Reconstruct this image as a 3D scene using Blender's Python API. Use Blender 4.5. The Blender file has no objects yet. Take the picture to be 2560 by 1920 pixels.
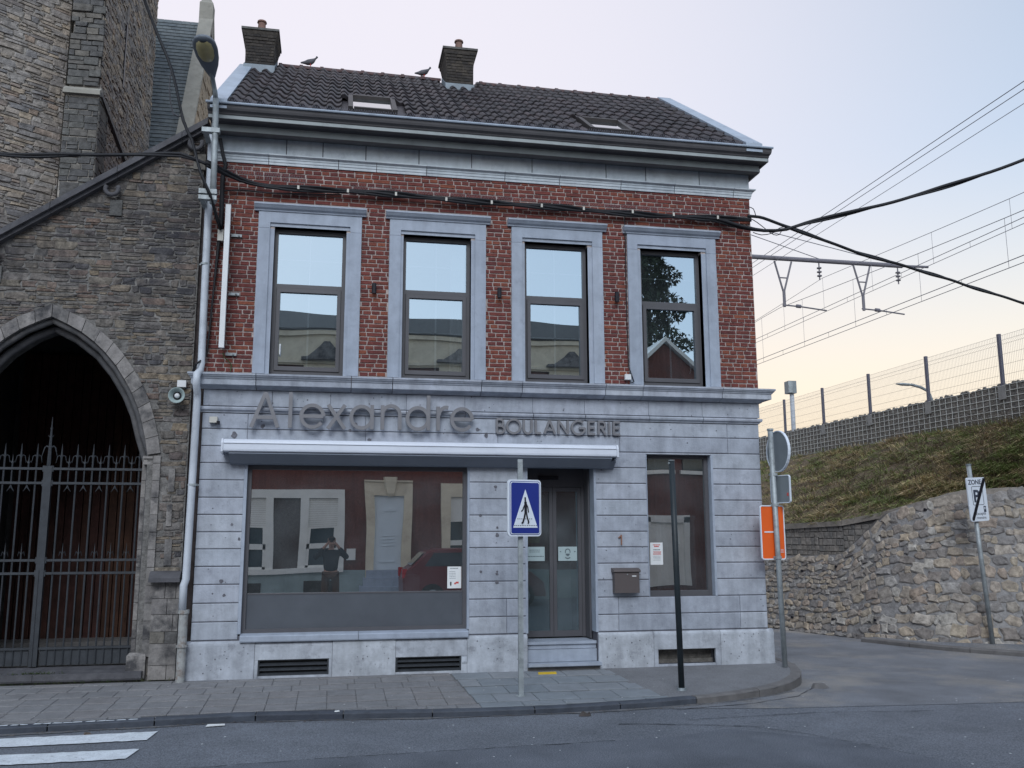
import bpy, bmesh, math, random
from mathutils import Vector, Matrix
random.seed(11)
R = math.radians
S = bpy.context.scene
COL = S.collection

# ------------------------------------------------------------------ camera
cam_d = bpy.data.cameras.new("camera"); cam = bpy.data.objects.new("camera", cam_d); COL.objects.link(cam)
yaw, pitch, roll = R(10.9769), R(9.5241), R(-0.15513)
cy, sy, cp, sp, cr, sr = math.cos(yaw), math.sin(yaw), math.cos(pitch), math.sin(pitch), math.cos(roll), math.sin(roll)
fwd = Vector((sy*cp, cy*cp, sp)); rt = Vector((cy, -sy, 0)); up = rt.cross(fwd)
r2 = rt*cr + up*sr; u2 = up*cr - rt*sr
cam.matrix_world = Matrix(((r2.x, u2.x, -fwd.x, 0), (r2.y, u2.y, -fwd.y, -11.3), (r2.z, u2.z, -fwd.z, 1.8), (0, 0, 0, 1)))
cam_d.sensor_width = 36; cam_d.lens = 2298.18/2560*36; cam_d.clip_end = 3000; cam_d.clip_start = 0.02
S.camera = cam

# ------------------------------------------------------------------ sky, added fill lamp, exposure
FILL_EL, FILL_AZ = R(38.0), R(192)      # azimuth measured from +Y towards +X; direction of the added fill, shared by the sky texture
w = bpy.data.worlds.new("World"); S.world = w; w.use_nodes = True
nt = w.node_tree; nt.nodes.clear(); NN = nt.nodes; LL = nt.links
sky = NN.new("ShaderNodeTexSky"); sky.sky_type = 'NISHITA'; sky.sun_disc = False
sky.sun_elevation = FILL_EL; sky.sun_rotation = FILL_AZ; sky.altitude = 200; sky.air_density = 1.0; sky.dust_density = 1.0; sky.ozone_density = 1.5
def wmath(op, a, b=None, clamp=False):
    n = NN.new("ShaderNodeMath"); n.operation = op; n.use_clamp = clamp
    for i, v in enumerate((a, b)):
        if v is None: continue
        if isinstance(v, (int, float)): n.inputs[i].default_value = v
        else: LL.new(v, n.inputs[i])
    return n.outputs[0]
def wmap(v, a, b, c, d, smooth=True):
    n = NN.new("ShaderNodeMapRange"); n.interpolation_type = 'SMOOTHSTEP' if smooth else 'LINEAR'
    LL.new(v, n.inputs[0])
    for i, q in enumerate((a, b, c, d)): n.inputs[i+1].default_value = q
    return n.outputs[0]
def wmix(f, a, b):
    n = NN.new("ShaderNodeMix"); n.data_type = 'RGBA'
    if isinstance(f, (int, float)): n.inputs[0].default_value = f
    else: LL.new(f, n.inputs[0])
    for i, v in ((6, a), (7, b)):
        if isinstance(v, tuple): n.inputs[i].default_value = (*v, 1)
        else: LL.new(v, n.inputs[i])
    return n.outputs[2]
tc = NN.new("ShaderNodeTexCoord")
def wdot(v):
    n = NN.new("ShaderNodeVectorMath"); n.operation = 'DOT_PRODUCT'; LL.new(tc.outputs['Generated'], n.inputs[0]); n.inputs[1].default_value = v; return n.outputs['Value']
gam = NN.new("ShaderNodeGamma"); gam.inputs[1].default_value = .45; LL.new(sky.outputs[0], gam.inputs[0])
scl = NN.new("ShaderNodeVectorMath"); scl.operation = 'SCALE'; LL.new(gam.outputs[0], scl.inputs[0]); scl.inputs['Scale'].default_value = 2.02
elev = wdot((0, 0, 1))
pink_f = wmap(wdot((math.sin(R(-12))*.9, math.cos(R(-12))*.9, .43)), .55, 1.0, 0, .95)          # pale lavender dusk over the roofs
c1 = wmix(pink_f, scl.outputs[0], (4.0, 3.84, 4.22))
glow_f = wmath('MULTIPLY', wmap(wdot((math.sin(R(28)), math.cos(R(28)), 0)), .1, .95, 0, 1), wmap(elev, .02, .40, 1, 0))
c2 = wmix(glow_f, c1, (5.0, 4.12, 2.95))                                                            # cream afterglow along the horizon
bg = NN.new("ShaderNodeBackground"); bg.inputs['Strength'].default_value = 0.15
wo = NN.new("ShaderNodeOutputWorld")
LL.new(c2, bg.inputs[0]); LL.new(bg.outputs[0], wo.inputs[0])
fill_d = bpy.data.lights.new("sky_fill", 'SUN'); fill_d.energy = 1.15; fill_d.angle = R(30); fill_d.color = (.86, .93, 1)  # added soft fill standing in for bright sky, to lift the facade
sky_fill = bpy.data.objects.new("sky_fill", fill_d); COL.objects.link(sky_fill)
sd = Vector((math.sin(FILL_AZ)*math.cos(FILL_EL), math.cos(FILL_AZ)*math.cos(FILL_EL), math.sin(FILL_EL)))
sky_fill.rotation_euler = sd.to_track_quat('Z', 'Y').to_euler()
S.view_settings.view_transform = 'Standard'; S.view_settings.look = 'None'; S.view_settings.gamma = 1
S.view_settings.use_curve_mapping = False
S.view_settings.exposure = 0.6

# ------------------------------------------------------------------ materials
MATS = {}
def mat(name, pal, scale=6, amt=.25, rough=.85, bump=.25, bscale=60, metal=0, spec=.3, stain=None, sscale=1.2, samt=.5, sth=.52, grain=0, streak=0, gscale=220, blot=0):
    m = bpy.data.materials.new(name); m.use_nodes = True; n = m.node_tree; N = n.nodes; L = n.links
    b = N['Principled BSDF']; b.inputs['Roughness'].default_value = rough; b.inputs['Metallic'].default_value = metal
    b.inputs['Specular IOR Level'].default_value = spec
    geo = N.new('ShaderNodeNewGeometry')
    oi = N.new('ShaderNodeObjectInfo'); at = N.new('ShaderNodeAttribute'); at.attribute_name = 'var'
    add = N.new('ShaderNodeMath'); add.operation = 'ADD'; L.new(oi.outputs['Random'], add.inputs[0]); L.new(at.outputs['Fac'], add.inputs[1])
    fr = N.new('ShaderNodeMath'); fr.operation = 'FRACT'; L.new(add.outputs[0], fr.inputs[0])
    ramp = N.new('ShaderNodeValToRGB'); e = ramp.color_ramp.elements
    while len(e) < len(pal) and len(pal) > 1: e.new(.5)
    for i, c in enumerate(pal):
        e[i].position = i/max(1, len(pal)-1); e[i].color = (*c, 1)
    if len(pal) == 1: e[1].color = (*pal[0], 1)
    L.new(fr.outputs[0], ramp.inputs[0])
    no = N.new('ShaderNodeTexNoise'); no.inputs['Scale'].default_value = scale; no.inputs['Detail'].default_value = 8; no.inputs['Roughness'].default_value = .65
    L.new(geo.outputs['Position'], no.inputs['Vector'])
    mr = N.new('ShaderNodeMapRange'); mr.inputs[1].default_value = .3; mr.inputs[2].default_value = .7; mr.inputs[3].default_value = 1-amt; mr.inputs[4].default_value = 1+amt
    L.new(no.outputs[0], mr.inputs[0])
    vm = N.new('ShaderNodeVectorMath'); vm.operation = 'SCALE'; L.new(ramp.outputs[0], vm.inputs[0]); L.new(mr.outputs[0], vm.inputs['Scale'])
    col = vm.outputs[0]
    if stain is not None:
        n2 = N.new('ShaderNodeTexNoise'); n2.inputs['Scale'].default_value = sscale; n2.inputs['Detail'].default_value = 9; n2.inputs['Roughness'].default_value = .7
        L.new(geo.outputs['Position'], n2.inputs['Vector'])
        m2 = N.new('ShaderNodeMapRange'); m2.inputs[1].default_value = sth; m2.inputs[2].default_value = sth+.16; m2.inputs[3].default_value = 0; m2.inputs[4].default_value = samt
        L.new(n2.outputs[0], m2.inputs[0])
        mx = N.new('ShaderNodeMix'); mx.data_type = 'RGBA'; L.new(m2.outputs[0], mx.inputs[0]); L.new(col, mx.inputs[6]); mx.inputs[7].default_value = (*stain, 1)
        col = mx.outputs[2]
    if streak:
        mpg = N.new('ShaderNodeMapping'); mpg.inputs['Scale'].default_value = (9, 9, .9); L.new(geo.outputs['Position'], mpg.inputs['Vector'])
        n4 = N.new('ShaderNodeTexNoise'); n4.inputs['Scale'].default_value = 1.0; n4.inputs['Detail'].default_value = 6; n4.inputs['Roughness'].default_value = .6
        L.new(mpg.outputs[0], n4.inputs['Vector'])
        m4 = N.new('ShaderNodeMapRange'); m4.inputs[1].default_value = .42; m4.inputs[2].default_value = .68; m4.inputs[3].default_value = 1; m4.inputs[4].default_value = 1-streak
        L.new(n4.outputs[0], m4.inputs[0]); v4 = N.new('ShaderNodeVectorMath'); v4.operation = 'SCALE'; L.new(col, v4.inputs[0]); L.new(m4.outputs[0], v4.inputs['Scale']); col = v4.outputs[0]
    if blot:
        n5 = N.new('ShaderNodeTexNoise'); n5.inputs['Scale'].default_value = .45; n5.inputs['Detail'].default_value = 5; n5.inputs['Roughness'].default_value = .7
        L.new(geo.outputs['Position'], n5.inputs['Vector'])
        m5 = N.new('ShaderNodeMapRange'); m5.inputs[1].default_value = .38; m5.inputs[2].default_value = .66; m5.inputs[3].default_value = 1+blot; m5.inputs[4].default_value = 1-blot
        L.new(n5.outputs[0], m5.inputs[0]); v5 = N.new('ShaderNodeVectorMath'); v5.operation = 'SCALE'; L.new(col, v5.inputs[0]); L.new(m5.outputs[0], v5.inputs['Scale']); col = v5.outputs[0]
    if grain:
        n3 = N.new('ShaderNodeTexNoise'); n3.inputs['Scale'].default_value = gscale; n3.inputs['Detail'].default_value = 2
        L.new(geo.outputs['Position'], n3.inputs['Vector'])
        m3 = N.new('ShaderNodeMapRange'); m3.inputs[1].default_value = .3; m3.inputs[2].default_value = .7; m3.inputs[3].default_value = 1-grain; m3.inputs[4].default_value = 1+grain
        L.new(n3.outputs[0], m3.inputs[0])
        v3 = N.new('ShaderNodeVectorMath'); v3.operation = 'SCALE'; L.new(col, v3.inputs[0]); L.new(m3.outputs[0], v3.inputs['Scale']); col = v3.outputs[0]
    L.new(col, b.inputs['Base Color'])
    if bump:
        nb = N.new('ShaderNodeTexNoise'); nb.inputs['Scale'].default_value = bscale; nb.inputs['Detail'].default_value = 6
        L.new(geo.outputs['Position'], nb.inputs['Vector'])
        bp = N.new('ShaderNodeBump'); bp.inputs['Strength'].default_value = bump; bp.inputs['Distance'].default_value = .01
        L.new(nb.outputs[0], bp.inputs['Height']); L.new(bp.outputs[0], b.inputs['Normal'])
    MATS[name] = m; return m

def glass(name, fac, tint, gcol=(.9, .95, 1), rough=0.0, wav=0.0, veil=.03):
    m = bpy.data.materials.new(name); m.use_nodes = True; n = m.node_tree; N = n.nodes; L = n.links
    N.remove(N['Principled BSDF']); out = N['Material Output']
    tr = N.new('ShaderNodeBsdfTransparent'); tr.inputs[0].default_value = (*tint, 1)
    gl = N.new('ShaderNodeBsdfGlossy'); gl.inputs['Color'].default_value = (*gcol, 1); gl.inputs['Roughness'].default_value = rough
    mx = N.new('ShaderNodeMixShader'); mx.inputs[0].default_value = fac
    if wav:
        geo = N.new('ShaderNodeNewGeometry'); no = N.new('ShaderNodeTexNoise'); no.inputs['Scale'].default_value = 1.3; no.inputs['Detail'].default_value = 0
        L.new(geo.outputs['Position'], no.inputs['Vector'])
        bp = N.new('ShaderNodeBump'); bp.inputs['Strength'].default_value = wav; bp.inputs['Distance'].default_value = .02
        L.new(no.outputs[0], bp.inputs['Height']); L.new(bp.outputs[0], gl.inputs['Normal'])
    L.new(tr.outputs[0], mx.inputs[1]); L.new(gl.outputs[0], mx.inputs[2])
    df = N.new('ShaderNodeBsdfDiffuse'); df.inputs[0].default_value = (.42, .50, .55, 1); m2 = N.new('ShaderNodeMixShader')   # pale diffuse veil: painted haze that lifts dark reflections
    g2 = N.new('ShaderNodeNewGeometry'); n2 = N.new('ShaderNodeTexNoise'); n2.inputs['Scale'].default_value = 2.2; n2.inputs['Detail'].default_value = 5; L.new(g2.outputs['Position'], n2.inputs['Vector'])
    r2 = N.new('ShaderNodeMapRange'); r2.inputs[1].default_value = .35; r2.inputs[2].default_value = .7; r2.inputs[3].default_value = veil*.6; r2.inputs[4].default_value = veil*1.5; L.new(n2.outputs[0], r2.inputs[0])
    L.new(r2.outputs[0], m2.inputs[0]); L.new(mx.outputs[0], m2.inputs[1]); L.new(df.outputs[0], m2.inputs[2]); L.new(m2.outputs[0], out.inputs[0])
    MATS[name] = m; return m

M = MATS
mat('brick_face', [(.14,.040,.036),(.17,.048,.040),(.115,.036,.035),(.195,.058,.042),(.155,.044,.038),(.235,.075,.045),(.125,.040,.038),(.165,.046,.038)], 30, .25, bump=.4, bscale=90, stain=(.085,.034,.034), sscale=1.6, samt=.5, sth=.52, streak=.18)
mat('mortar', [(.43,.37,.35)], 20, .25, bump=.5, bscale=120, stain=(.25,.20,.195), sscale=2, samt=.7, sth=.5, streak=.2)
mat('ashlar', [(.365,.40,.46),(.41,.44,.495),(.33,.36,.42),(.39,.42,.485)], 5, .2, rough=.78, bump=.25, bscale=50, stain=(.21,.225,.265), sscale=6, samt=.6, sth=.54, streak=.17)
mat('ashlar_joint', [(.10,.10,.12)], 10, .2)
mat('plinth_stone', [(.39,.42,.475),(.43,.46,.505)], 5, .25, rough=.85, bump=.4, bscale=35, stain=(.17,.175,.20), sscale=7, samt=.65, sth=.55, streak=.2)
mat('smooth_stone', [(.325,.37,.45),(.36,.405,.48),(.305,.35,.425)], 4, .13, rough=.65, bump=.1, bscale=40, stain=(.24,.27,.33), sscale=7, samt=.5, streak=.12)
mat('frieze_stone', [(.50,.555,.60),(.57,.62,.66),(.45,.505,.555)], 3, .16, rough=.7, bump=.06, bscale=40, stain=(.31,.35,.40), sscale=4, samt=.6, streak=.10)
mat('cornice_paint', [(.10,.098,.105)], 3, .15, rough=.55, bump=.03, stain=(.07,.066,.072), sscale=4, samt=.5)
mat('zinc', [(.36,.42,.50)], 3, .14, rough=.5, bump=.05, bscale=8, metal=.25, stain=(.24,.28,.34), sscale=4, samt=.6)
mat('lead', [(.22,.26,.30)], 5, .2, rough=.6, bump=.1, stain=(.14,.16,.18), sscale=8, samt=.6)
mat('tile', [(.034,.031,.036),(.044,.038,.043),(.024,.023,.027),(.055,.044,.048),(.030,.028,.033)], 22, .4, rough=.5, bump=.3, bscale=70, stain=(.10,.098,.09), sscale=14, samt=.5, sth=.60)
mat('tile_ridge', [(.08,.055,.055),(.10,.06,.06)], 20, .3, rough=.8)
mat('frame_grey', [(.095,.095,.105)], 3, .08, rough=.4, bump=0)
mat('skylight_frame', [(.05,.045,.045)], 3, .08, rough=.5, bump=0)
mat('panel_grey', [(.085,.095,.112)], 2, .12, rough=.5, bump=.05, stain=(.07,.075,.09), sscale=3, samt=.5)
mat('interior', [(.05,.052,.055)], 2, .2, rough=.9, bump=0)
mat('interior_light', [(.22,.21,.20)], 2, .2, rough=.9, bump=0)
mat('muntin', [(.45,.47,.48)], 2, .05, rough=.5, bump=0)
mat('curtain', [(.45,.44,.44)], 6, .15, rough=.95, bump=.3, bscale=30)
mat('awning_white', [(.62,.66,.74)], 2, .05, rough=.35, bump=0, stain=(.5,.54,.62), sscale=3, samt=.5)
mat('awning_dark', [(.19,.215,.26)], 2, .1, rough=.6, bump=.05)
mat('sign_metal', [(.20,.20,.215)], 6, .1, rough=.45, bump=.05, metal=.3)
mat('letterbox', [(.10,.085,.085)], 3, .06, rough=.5, bump=.05)
mat('paper_white', [(.72,.74,.75)], 5, .05, rough=.7, bump=0)
mat('red_print', [(.55,.08,.07)], 3, .05, bump=0)
mat('dark_print', [(.03,.03,.035)], 3, .05, bump=0)
mat('grey_print', [(.12,.15,.17)], 3, .05, bump=0)
mat('brass', [(.28,.15,.11)], 8, .15, rough=.5, bump=0, metal=.3)
mat('pvc', [(.50,.54,.60)], 3, .1, rough=.45, bump=0, stain=(.34,.37,.41), sscale=5, samt=.6, streak=.2)
mat('cast_iron', [(.30,.31,.31)], 8, .3, rough=.75, bump=.4, stain=(.16,.09,.06), sscale=9, samt=.8, sth=.5)
mat('galv', [(.38,.42,.44)], 8, .2, rough=.55, bump=.15, metal=.35, stain=(.22,.24,.25), sscale=9, samt=.7, sth=.5, streak=.3)
mat('galv_dark', [(.22,.25,.27)], 8, .15, rough=.5, bump=.1, metal=.4)
mat('lamp_body', [(.13,.15,.18)], 4, .15, rough=.5, bump=.05)
mat('lamp_glass', [(.33,.29,.15)], 6, .25, rough=.3, bump=.1, spec=.5)
mat('cable', [(.016,.017,.021)], 8, .2, rough=.6, bump=.1)
mat('cable_grey', [(.06,.06,.07)], 8, .2, rough=.6, bump=0)
mat('wire_thin', [(.17,.17,.20)], 8, .1, rough=.5, bump=0)
mat('black_post', [(.022,.030,.036)], 4, .2, rough=.45, bump=.1)
mat('white_plastic', [(.66,.68,.70)], 4, .05, rough=.5, bump=0)
mat('beige_plastic', [(.50,.49,.45)], 4, .1, rough=.5, bump=0)
mat('sign_blue', [(.006,.022,.22)], 3, .04, rough=.3, bump=0, spec=.5)
mat('sign_white', [(.68,.74,.82)], 3, .03, rough=.35, bump=0, spec=.5)
mat('sign_black', [(.012,.012,.018)], 3, .04, rough=.4, bump=0)
mat('sign_orange', [(.75,.12,.02)], 3, .05, rough=.35, bump=0)
mat('sign_back', [(.23,.26,.28)], 3, .1, rough=.45, bump=0, metal=.4)
mat('sign_text', [(.05,.06,.09)], 3, .04, bump=0)
mat('rubble', [(.115,.105,.10),(.17,.150,.125),(.092,.090,.094),(.20,.162,.118),(.128,.120,.118),(.155,.137,.122),(.073,.072,.078),(.165,.122,.10),(.15,.145,.142)], 16, .6, rough=.92, bump=1.0, bscale=40, stain=(.04,.04,.048), sscale=.75, samt=.9, sth=.49)
mat('rubble_mortar', [(.15,.145,.14)], 14, .5, rough=.95, bump=1.0, bscale=50, stain=(.36,.345,.33), sscale=3.2, samt=.7, sth=.57)
mat('tower_stone', [(.25,.225,.205),(.32,.275,.23),(.21,.20,.198),(.34,.285,.225),(.27,.25,.24),(.30,.28,.262),(.18,.175,.18),(.31,.24,.19)], 14, .5, rough=.92, bump=1.0, bscale=36, stain=(.13,.122,.125), sscale=1.0, samt=.65, sth=.51)
mat('tower_mortar', [(.30,.28,.255)], 12, .4, rough=.95, bump=1.0, bscale=50)
mat('quoin_dark', [(.115,.115,.11),(.085,.085,.088),(.15,.14,.125)], 12, .4, rough=.9, bump=.9, bscale=40)
mat('dressed', [(.21,.198,.195),(.27,.255,.245),(.17,.163,.16)], 9, .3, rough=.9, bump=.7, bscale=35, stain=(.055,.055,.06), sscale=3.4, samt=.95, sth=.47, streak=.2)
mat('arch_roll', [(.09,.09,.095)], 8, .3, rough=.7, bump=.4, bscale=30, stain=(.17,.155,.15), sscale=3, samt=.6, sth=.52)
mat('coping', [(.085,.085,.095)], 6, .25, rough=.8, bump=.4, stain=(.14,.14,.15), sscale=3, samt=.5)
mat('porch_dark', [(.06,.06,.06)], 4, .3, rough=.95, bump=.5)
mat('door_wood', [(.055,.022,.018),(.045,.018,.015),(.065,.03,.018)], 6, .4, rough=.75, bump=.3, streak=.4)
mat('iron', [(.05,.056,.065)], 8, .2, rough=.5, bump=.15, metal=.3)
mat('slate', [(.125,.145,.155),(.15,.17,.18),(.105,.125,.14)], 10, .25, rough=.7, bump=.3)
mat('end_strip', [(.06,.05,.05)], 9, .4, rough=.95, bump=.8)
mat('gable_stone', [(.36,.29,.215),(.31,.26,.20),(.42,.34,.25)], 8, .3, rough=.9, bump=.9, bscale=30)
mat('pinnacle', [(.30,.29,.26)], 8, .2, rough=.85, bump=.4, stain=(.15,.15,.14), sscale=4, samt=.5)
mat('chimney_brick', [(.038,.034,.033),(.055,.048,.043),(.030,.028,.028),(.07,.06,.05)], 20, .4, rough=.9, bump=.6, bscale=60, stain=(.15,.14,.13), sscale=10, samt=.5, sth=.64)
mat('pot', [(.20,.12,.10),(.10,.085,.085)], 10, .2, rough=.8, bump=.2)
mat('asphalt', [(.150,.164,.190)], 1.6, .2, rough=.9, bump=.7, bscale=120, stain=(.112,.124,.146), sscale=.8, samt=.7, sth=.5, grain=.5, gscale=95, blot=.1)
mat('asphalt_patch', [(.118,.130,.154)], 1.6, .2, rough=.9, bump=.7, bscale=120, stain=(.145,.158,.182), sscale=1.0, samt=.6, grain=.5, gscale=95, blot=.1)
mat('asphalt_light', [(.168,.178,.198)], 1.4, .2, rough=.9, bump=.7, bscale=100, stain=(.30,.278,.25), sscale=.55, samt=.75, sth=.49, grain=.45, gscale=95, blot=.12)
mat('asphalt_walk', [(.178,.182,.194)], 2.2, .14, rough=.88, bump=.5, bscale=120, stain=(.14,.143,.155), sscale=1, samt=.6, grain=.35, gscale=110)
mat('gutter_dust', [(.155,.158,.165)], 6, .25, rough=.95, bump=.6, bscale=80, stain=(.10,.108,.125), sscale=4, samt=.9, sth=.46, grain=.4, gscale=120)
mat('crack', [(.03,.032,.036)], 6, .2, rough=.95, bump=0)
mat('paver', [(.198,.201,.212),(.212,.212,.220),(.188,.191,.202),(.205,.200,.205)], 6, .15, rough=.88, bump=.5, bscale=90, stain=(.15,.15,.158), sscale=1.6, samt=.5, grain=.25, gscale=130, blot=.06)
mat('paver_blue', [(.20,.225,.25),(.215,.235,.26),(.185,.21,.235),(.23,.245,.265)], 5, .12, rough=.8, bump=.3, bscale=90, stain=(.16,.175,.19), sscale=2, samt=.5, grain=.1)
mat('paver_joint', [(.165,.165,.172)], 9, .25, rough=.95, bump=.5)
mat('kerb_stone', [(.055,.065,.085),(.065,.075,.095),(.048,.056,.075)], 6, .25, rough=.7, bump=.4, bscale=50, stain=(.10,.11,.13), sscale=4, samt=.5)
mat('kerb_concrete', [(.15,.145,.145)], 6, .25, rough=.85, bump=.4, bscale=50, stain=(.08,.08,.085), sscale=3, samt=.6)
mat('road_paint', [(.68,.73,.78)], 9, .15, rough=.75, bump=.4, bscale=120, stain=(.16,.175,.20), sscale=22, samt=.9, sth=.565, grain=.15, gscale=120)
mat('ret_stone', [(.32,.28,.235),(.36,.31,.245),(.26,.24,.22),(.38,.315,.24),(.29,.265,.245),(.19,.178,.172),(.33,.265,.215),(.38,.36,.33),(.29,.28,.275),(.15,.14,.138)], 12, .5, rough=.9, bump=1.0, bscale=26, stain=(.18,.16,.145), sscale=3.5, samt=.65, sth=.5)
mat('ret_mortar', [(.235,.23,.232)], 9, .4, rough=.95, bump=1.0, bscale=30, stain=(.38,.36,.345), sscale=3.5, samt=.6, sth=.55)
mat('upper_stone', [(.20,.19,.18),(.24,.22,.20),(.17,.165,.16)], 9, .3, rough=.9, bump=.7, bscale=30)
mat('upper_mortar', [(.11,.105,.10)], 8, .25, rough=.95, bump=.7)
mat('wall_cap', [(.26,.235,.21)], 6, .3, rough=.9, bump=.7, stain=(.15,.14,.13), sscale=3, samt=.6)
mat('soil', [(.13,.10,.07)], 3, .4, rough=.95, bump=.9, bscale=15, stain=(.08,.075,.045), sscale=1.4, samt=.8, sth=.5)
mat('grass_blade', [(.46,.35,.21),(.54,.42,.27),(.29,.215,.14),(.38,.27,.18),(.17,.20,.065),(.13,.20,.06),(.28,.26,.12),(.45,.35,.20)], 1.3, .3, rough=.85, bump=0, stain=(.17,.125,.09), sscale=1.6, samt=.5, sth=.55)
mat('gabion_stone', [(.17,.16,.15),(.22,.20,.18),(.13,.125,.12),(.19,.175,.16)], 14, .3, rough=.95, bump=.6)
mat('gabion_core', [(.03,.03,.03)], 5, .2, rough=1, bump=0)
mat('mesh_wire', [(.52,.52,.50)], 5, .1, rough=.5, bump=0)
mat('fence_post', [(.10,.10,.14)], 5, .1, rough=.5, bump=0)
mat('fence_wire', [(.22,.22,.22)], 5, .1, rough=.5, bump=0)
mat('concrete', [(.26,.255,.25)], 5, .2, rough=.9, bump=.3)
mat('gantry', [(.15,.145,.17)], 5, .1, rough=.5, bump=0)
mat('marker_yellow', [(.62,.42,.03)], 5, .15, rough=.6, bump=0)
mat('pigeon', [(.10,.10,.115)], 20, .3, rough=.8, bump=0)
mat('opp_brick', [(.16,.062,.05)], 20, .35, rough=.9, bump=.5, streak=.25, stain=(.10,.05,.045), sscale=1.5, samt=.6)
mat('opp_cream', [(.72,.63,.48)], 3, .12, rough=.9, bump=.2, stain=(.45,.39,.30), sscale=2, samt=.5)
mat('opp_white', [(.80,.79,.74)], 3, .08, rough=.7, bump=.1)
mat('opp_door', [(.68,.74,.78)], 3, .04, rough=.5, bump=0)
mat('opp_base', [(.30,.37,.37)], 3, .15, rough=.9, bump=.2)
mat('opp_roof', [(.045,.042,.04)], 8, .4, rough=.9, bump=.6)
mat('opp_glass', [(.03,.05,.06)], 3, .1, rough=.15, bump=0, spec=.6)
mat('opp_panel', [(.10,.085,.08)], 20, .3, rough=.9, bump=.5)
mat('conifer', [(.02,.035,.018),(.03,.045,.02),(.015,.025,.015)], 3, .3, rough=.9, bump=0)
mat('bark', [(.08,.06,.045)], 10, .3, rough=.95, bump=.6)
mat('car_red', [(.15,.014,.018)], 2, .03, rough=.35, bump=0, spec=.5)
mat('car_glass', [(.03,.035,.04)], 2, .03, rough=.05, bump=0, spec=.8)
mat('tyre', [(.02,.02,.02)], 4, .1, rough=.9, bump=.2)
mat('lamp_red', [(.5,.02,.03)], 2, .02, rough=.2, bump=0)
mat('skin', [(.42,.24,.18)], 8, .08, rough=.6, bump=.05)
mat('jacket', [(.018,.022,.03)], 8, .15, rough=.85, bump=.2)
mat('trousers', [(.09,.05,.035)], 8, .15, rough=.85, bump=.2)
mat('hair', [(.035,.025,.02)], 20, .3, rough=.8, bump=.4)
mat('litter_brown', [(.09,.07,.055),(.16,.13,.11),(.05,.045,.045)], 15, .3, rough=.9, bump=.4)
mat('weed', [(.045,.085,.03),(.08,.09,.04)], 8, .3, rough=.9, bump=0)
glass('glass_upper', .62, (.55, .6, .62), (.70, .87, 1.0), 0.0, .10)
glass('glass_shop', .62, (.40, .45, .48), (.90, .96, 1.0), 0.0, .10, .06)
glass('glass_door', .24, (.45, .58, .60), (.70, .95, 1.0), 0.0, .15, .13)
glass('glass_skylight', .75, (.2, .2, .22), (1, 1, 1), 0.02)

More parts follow.
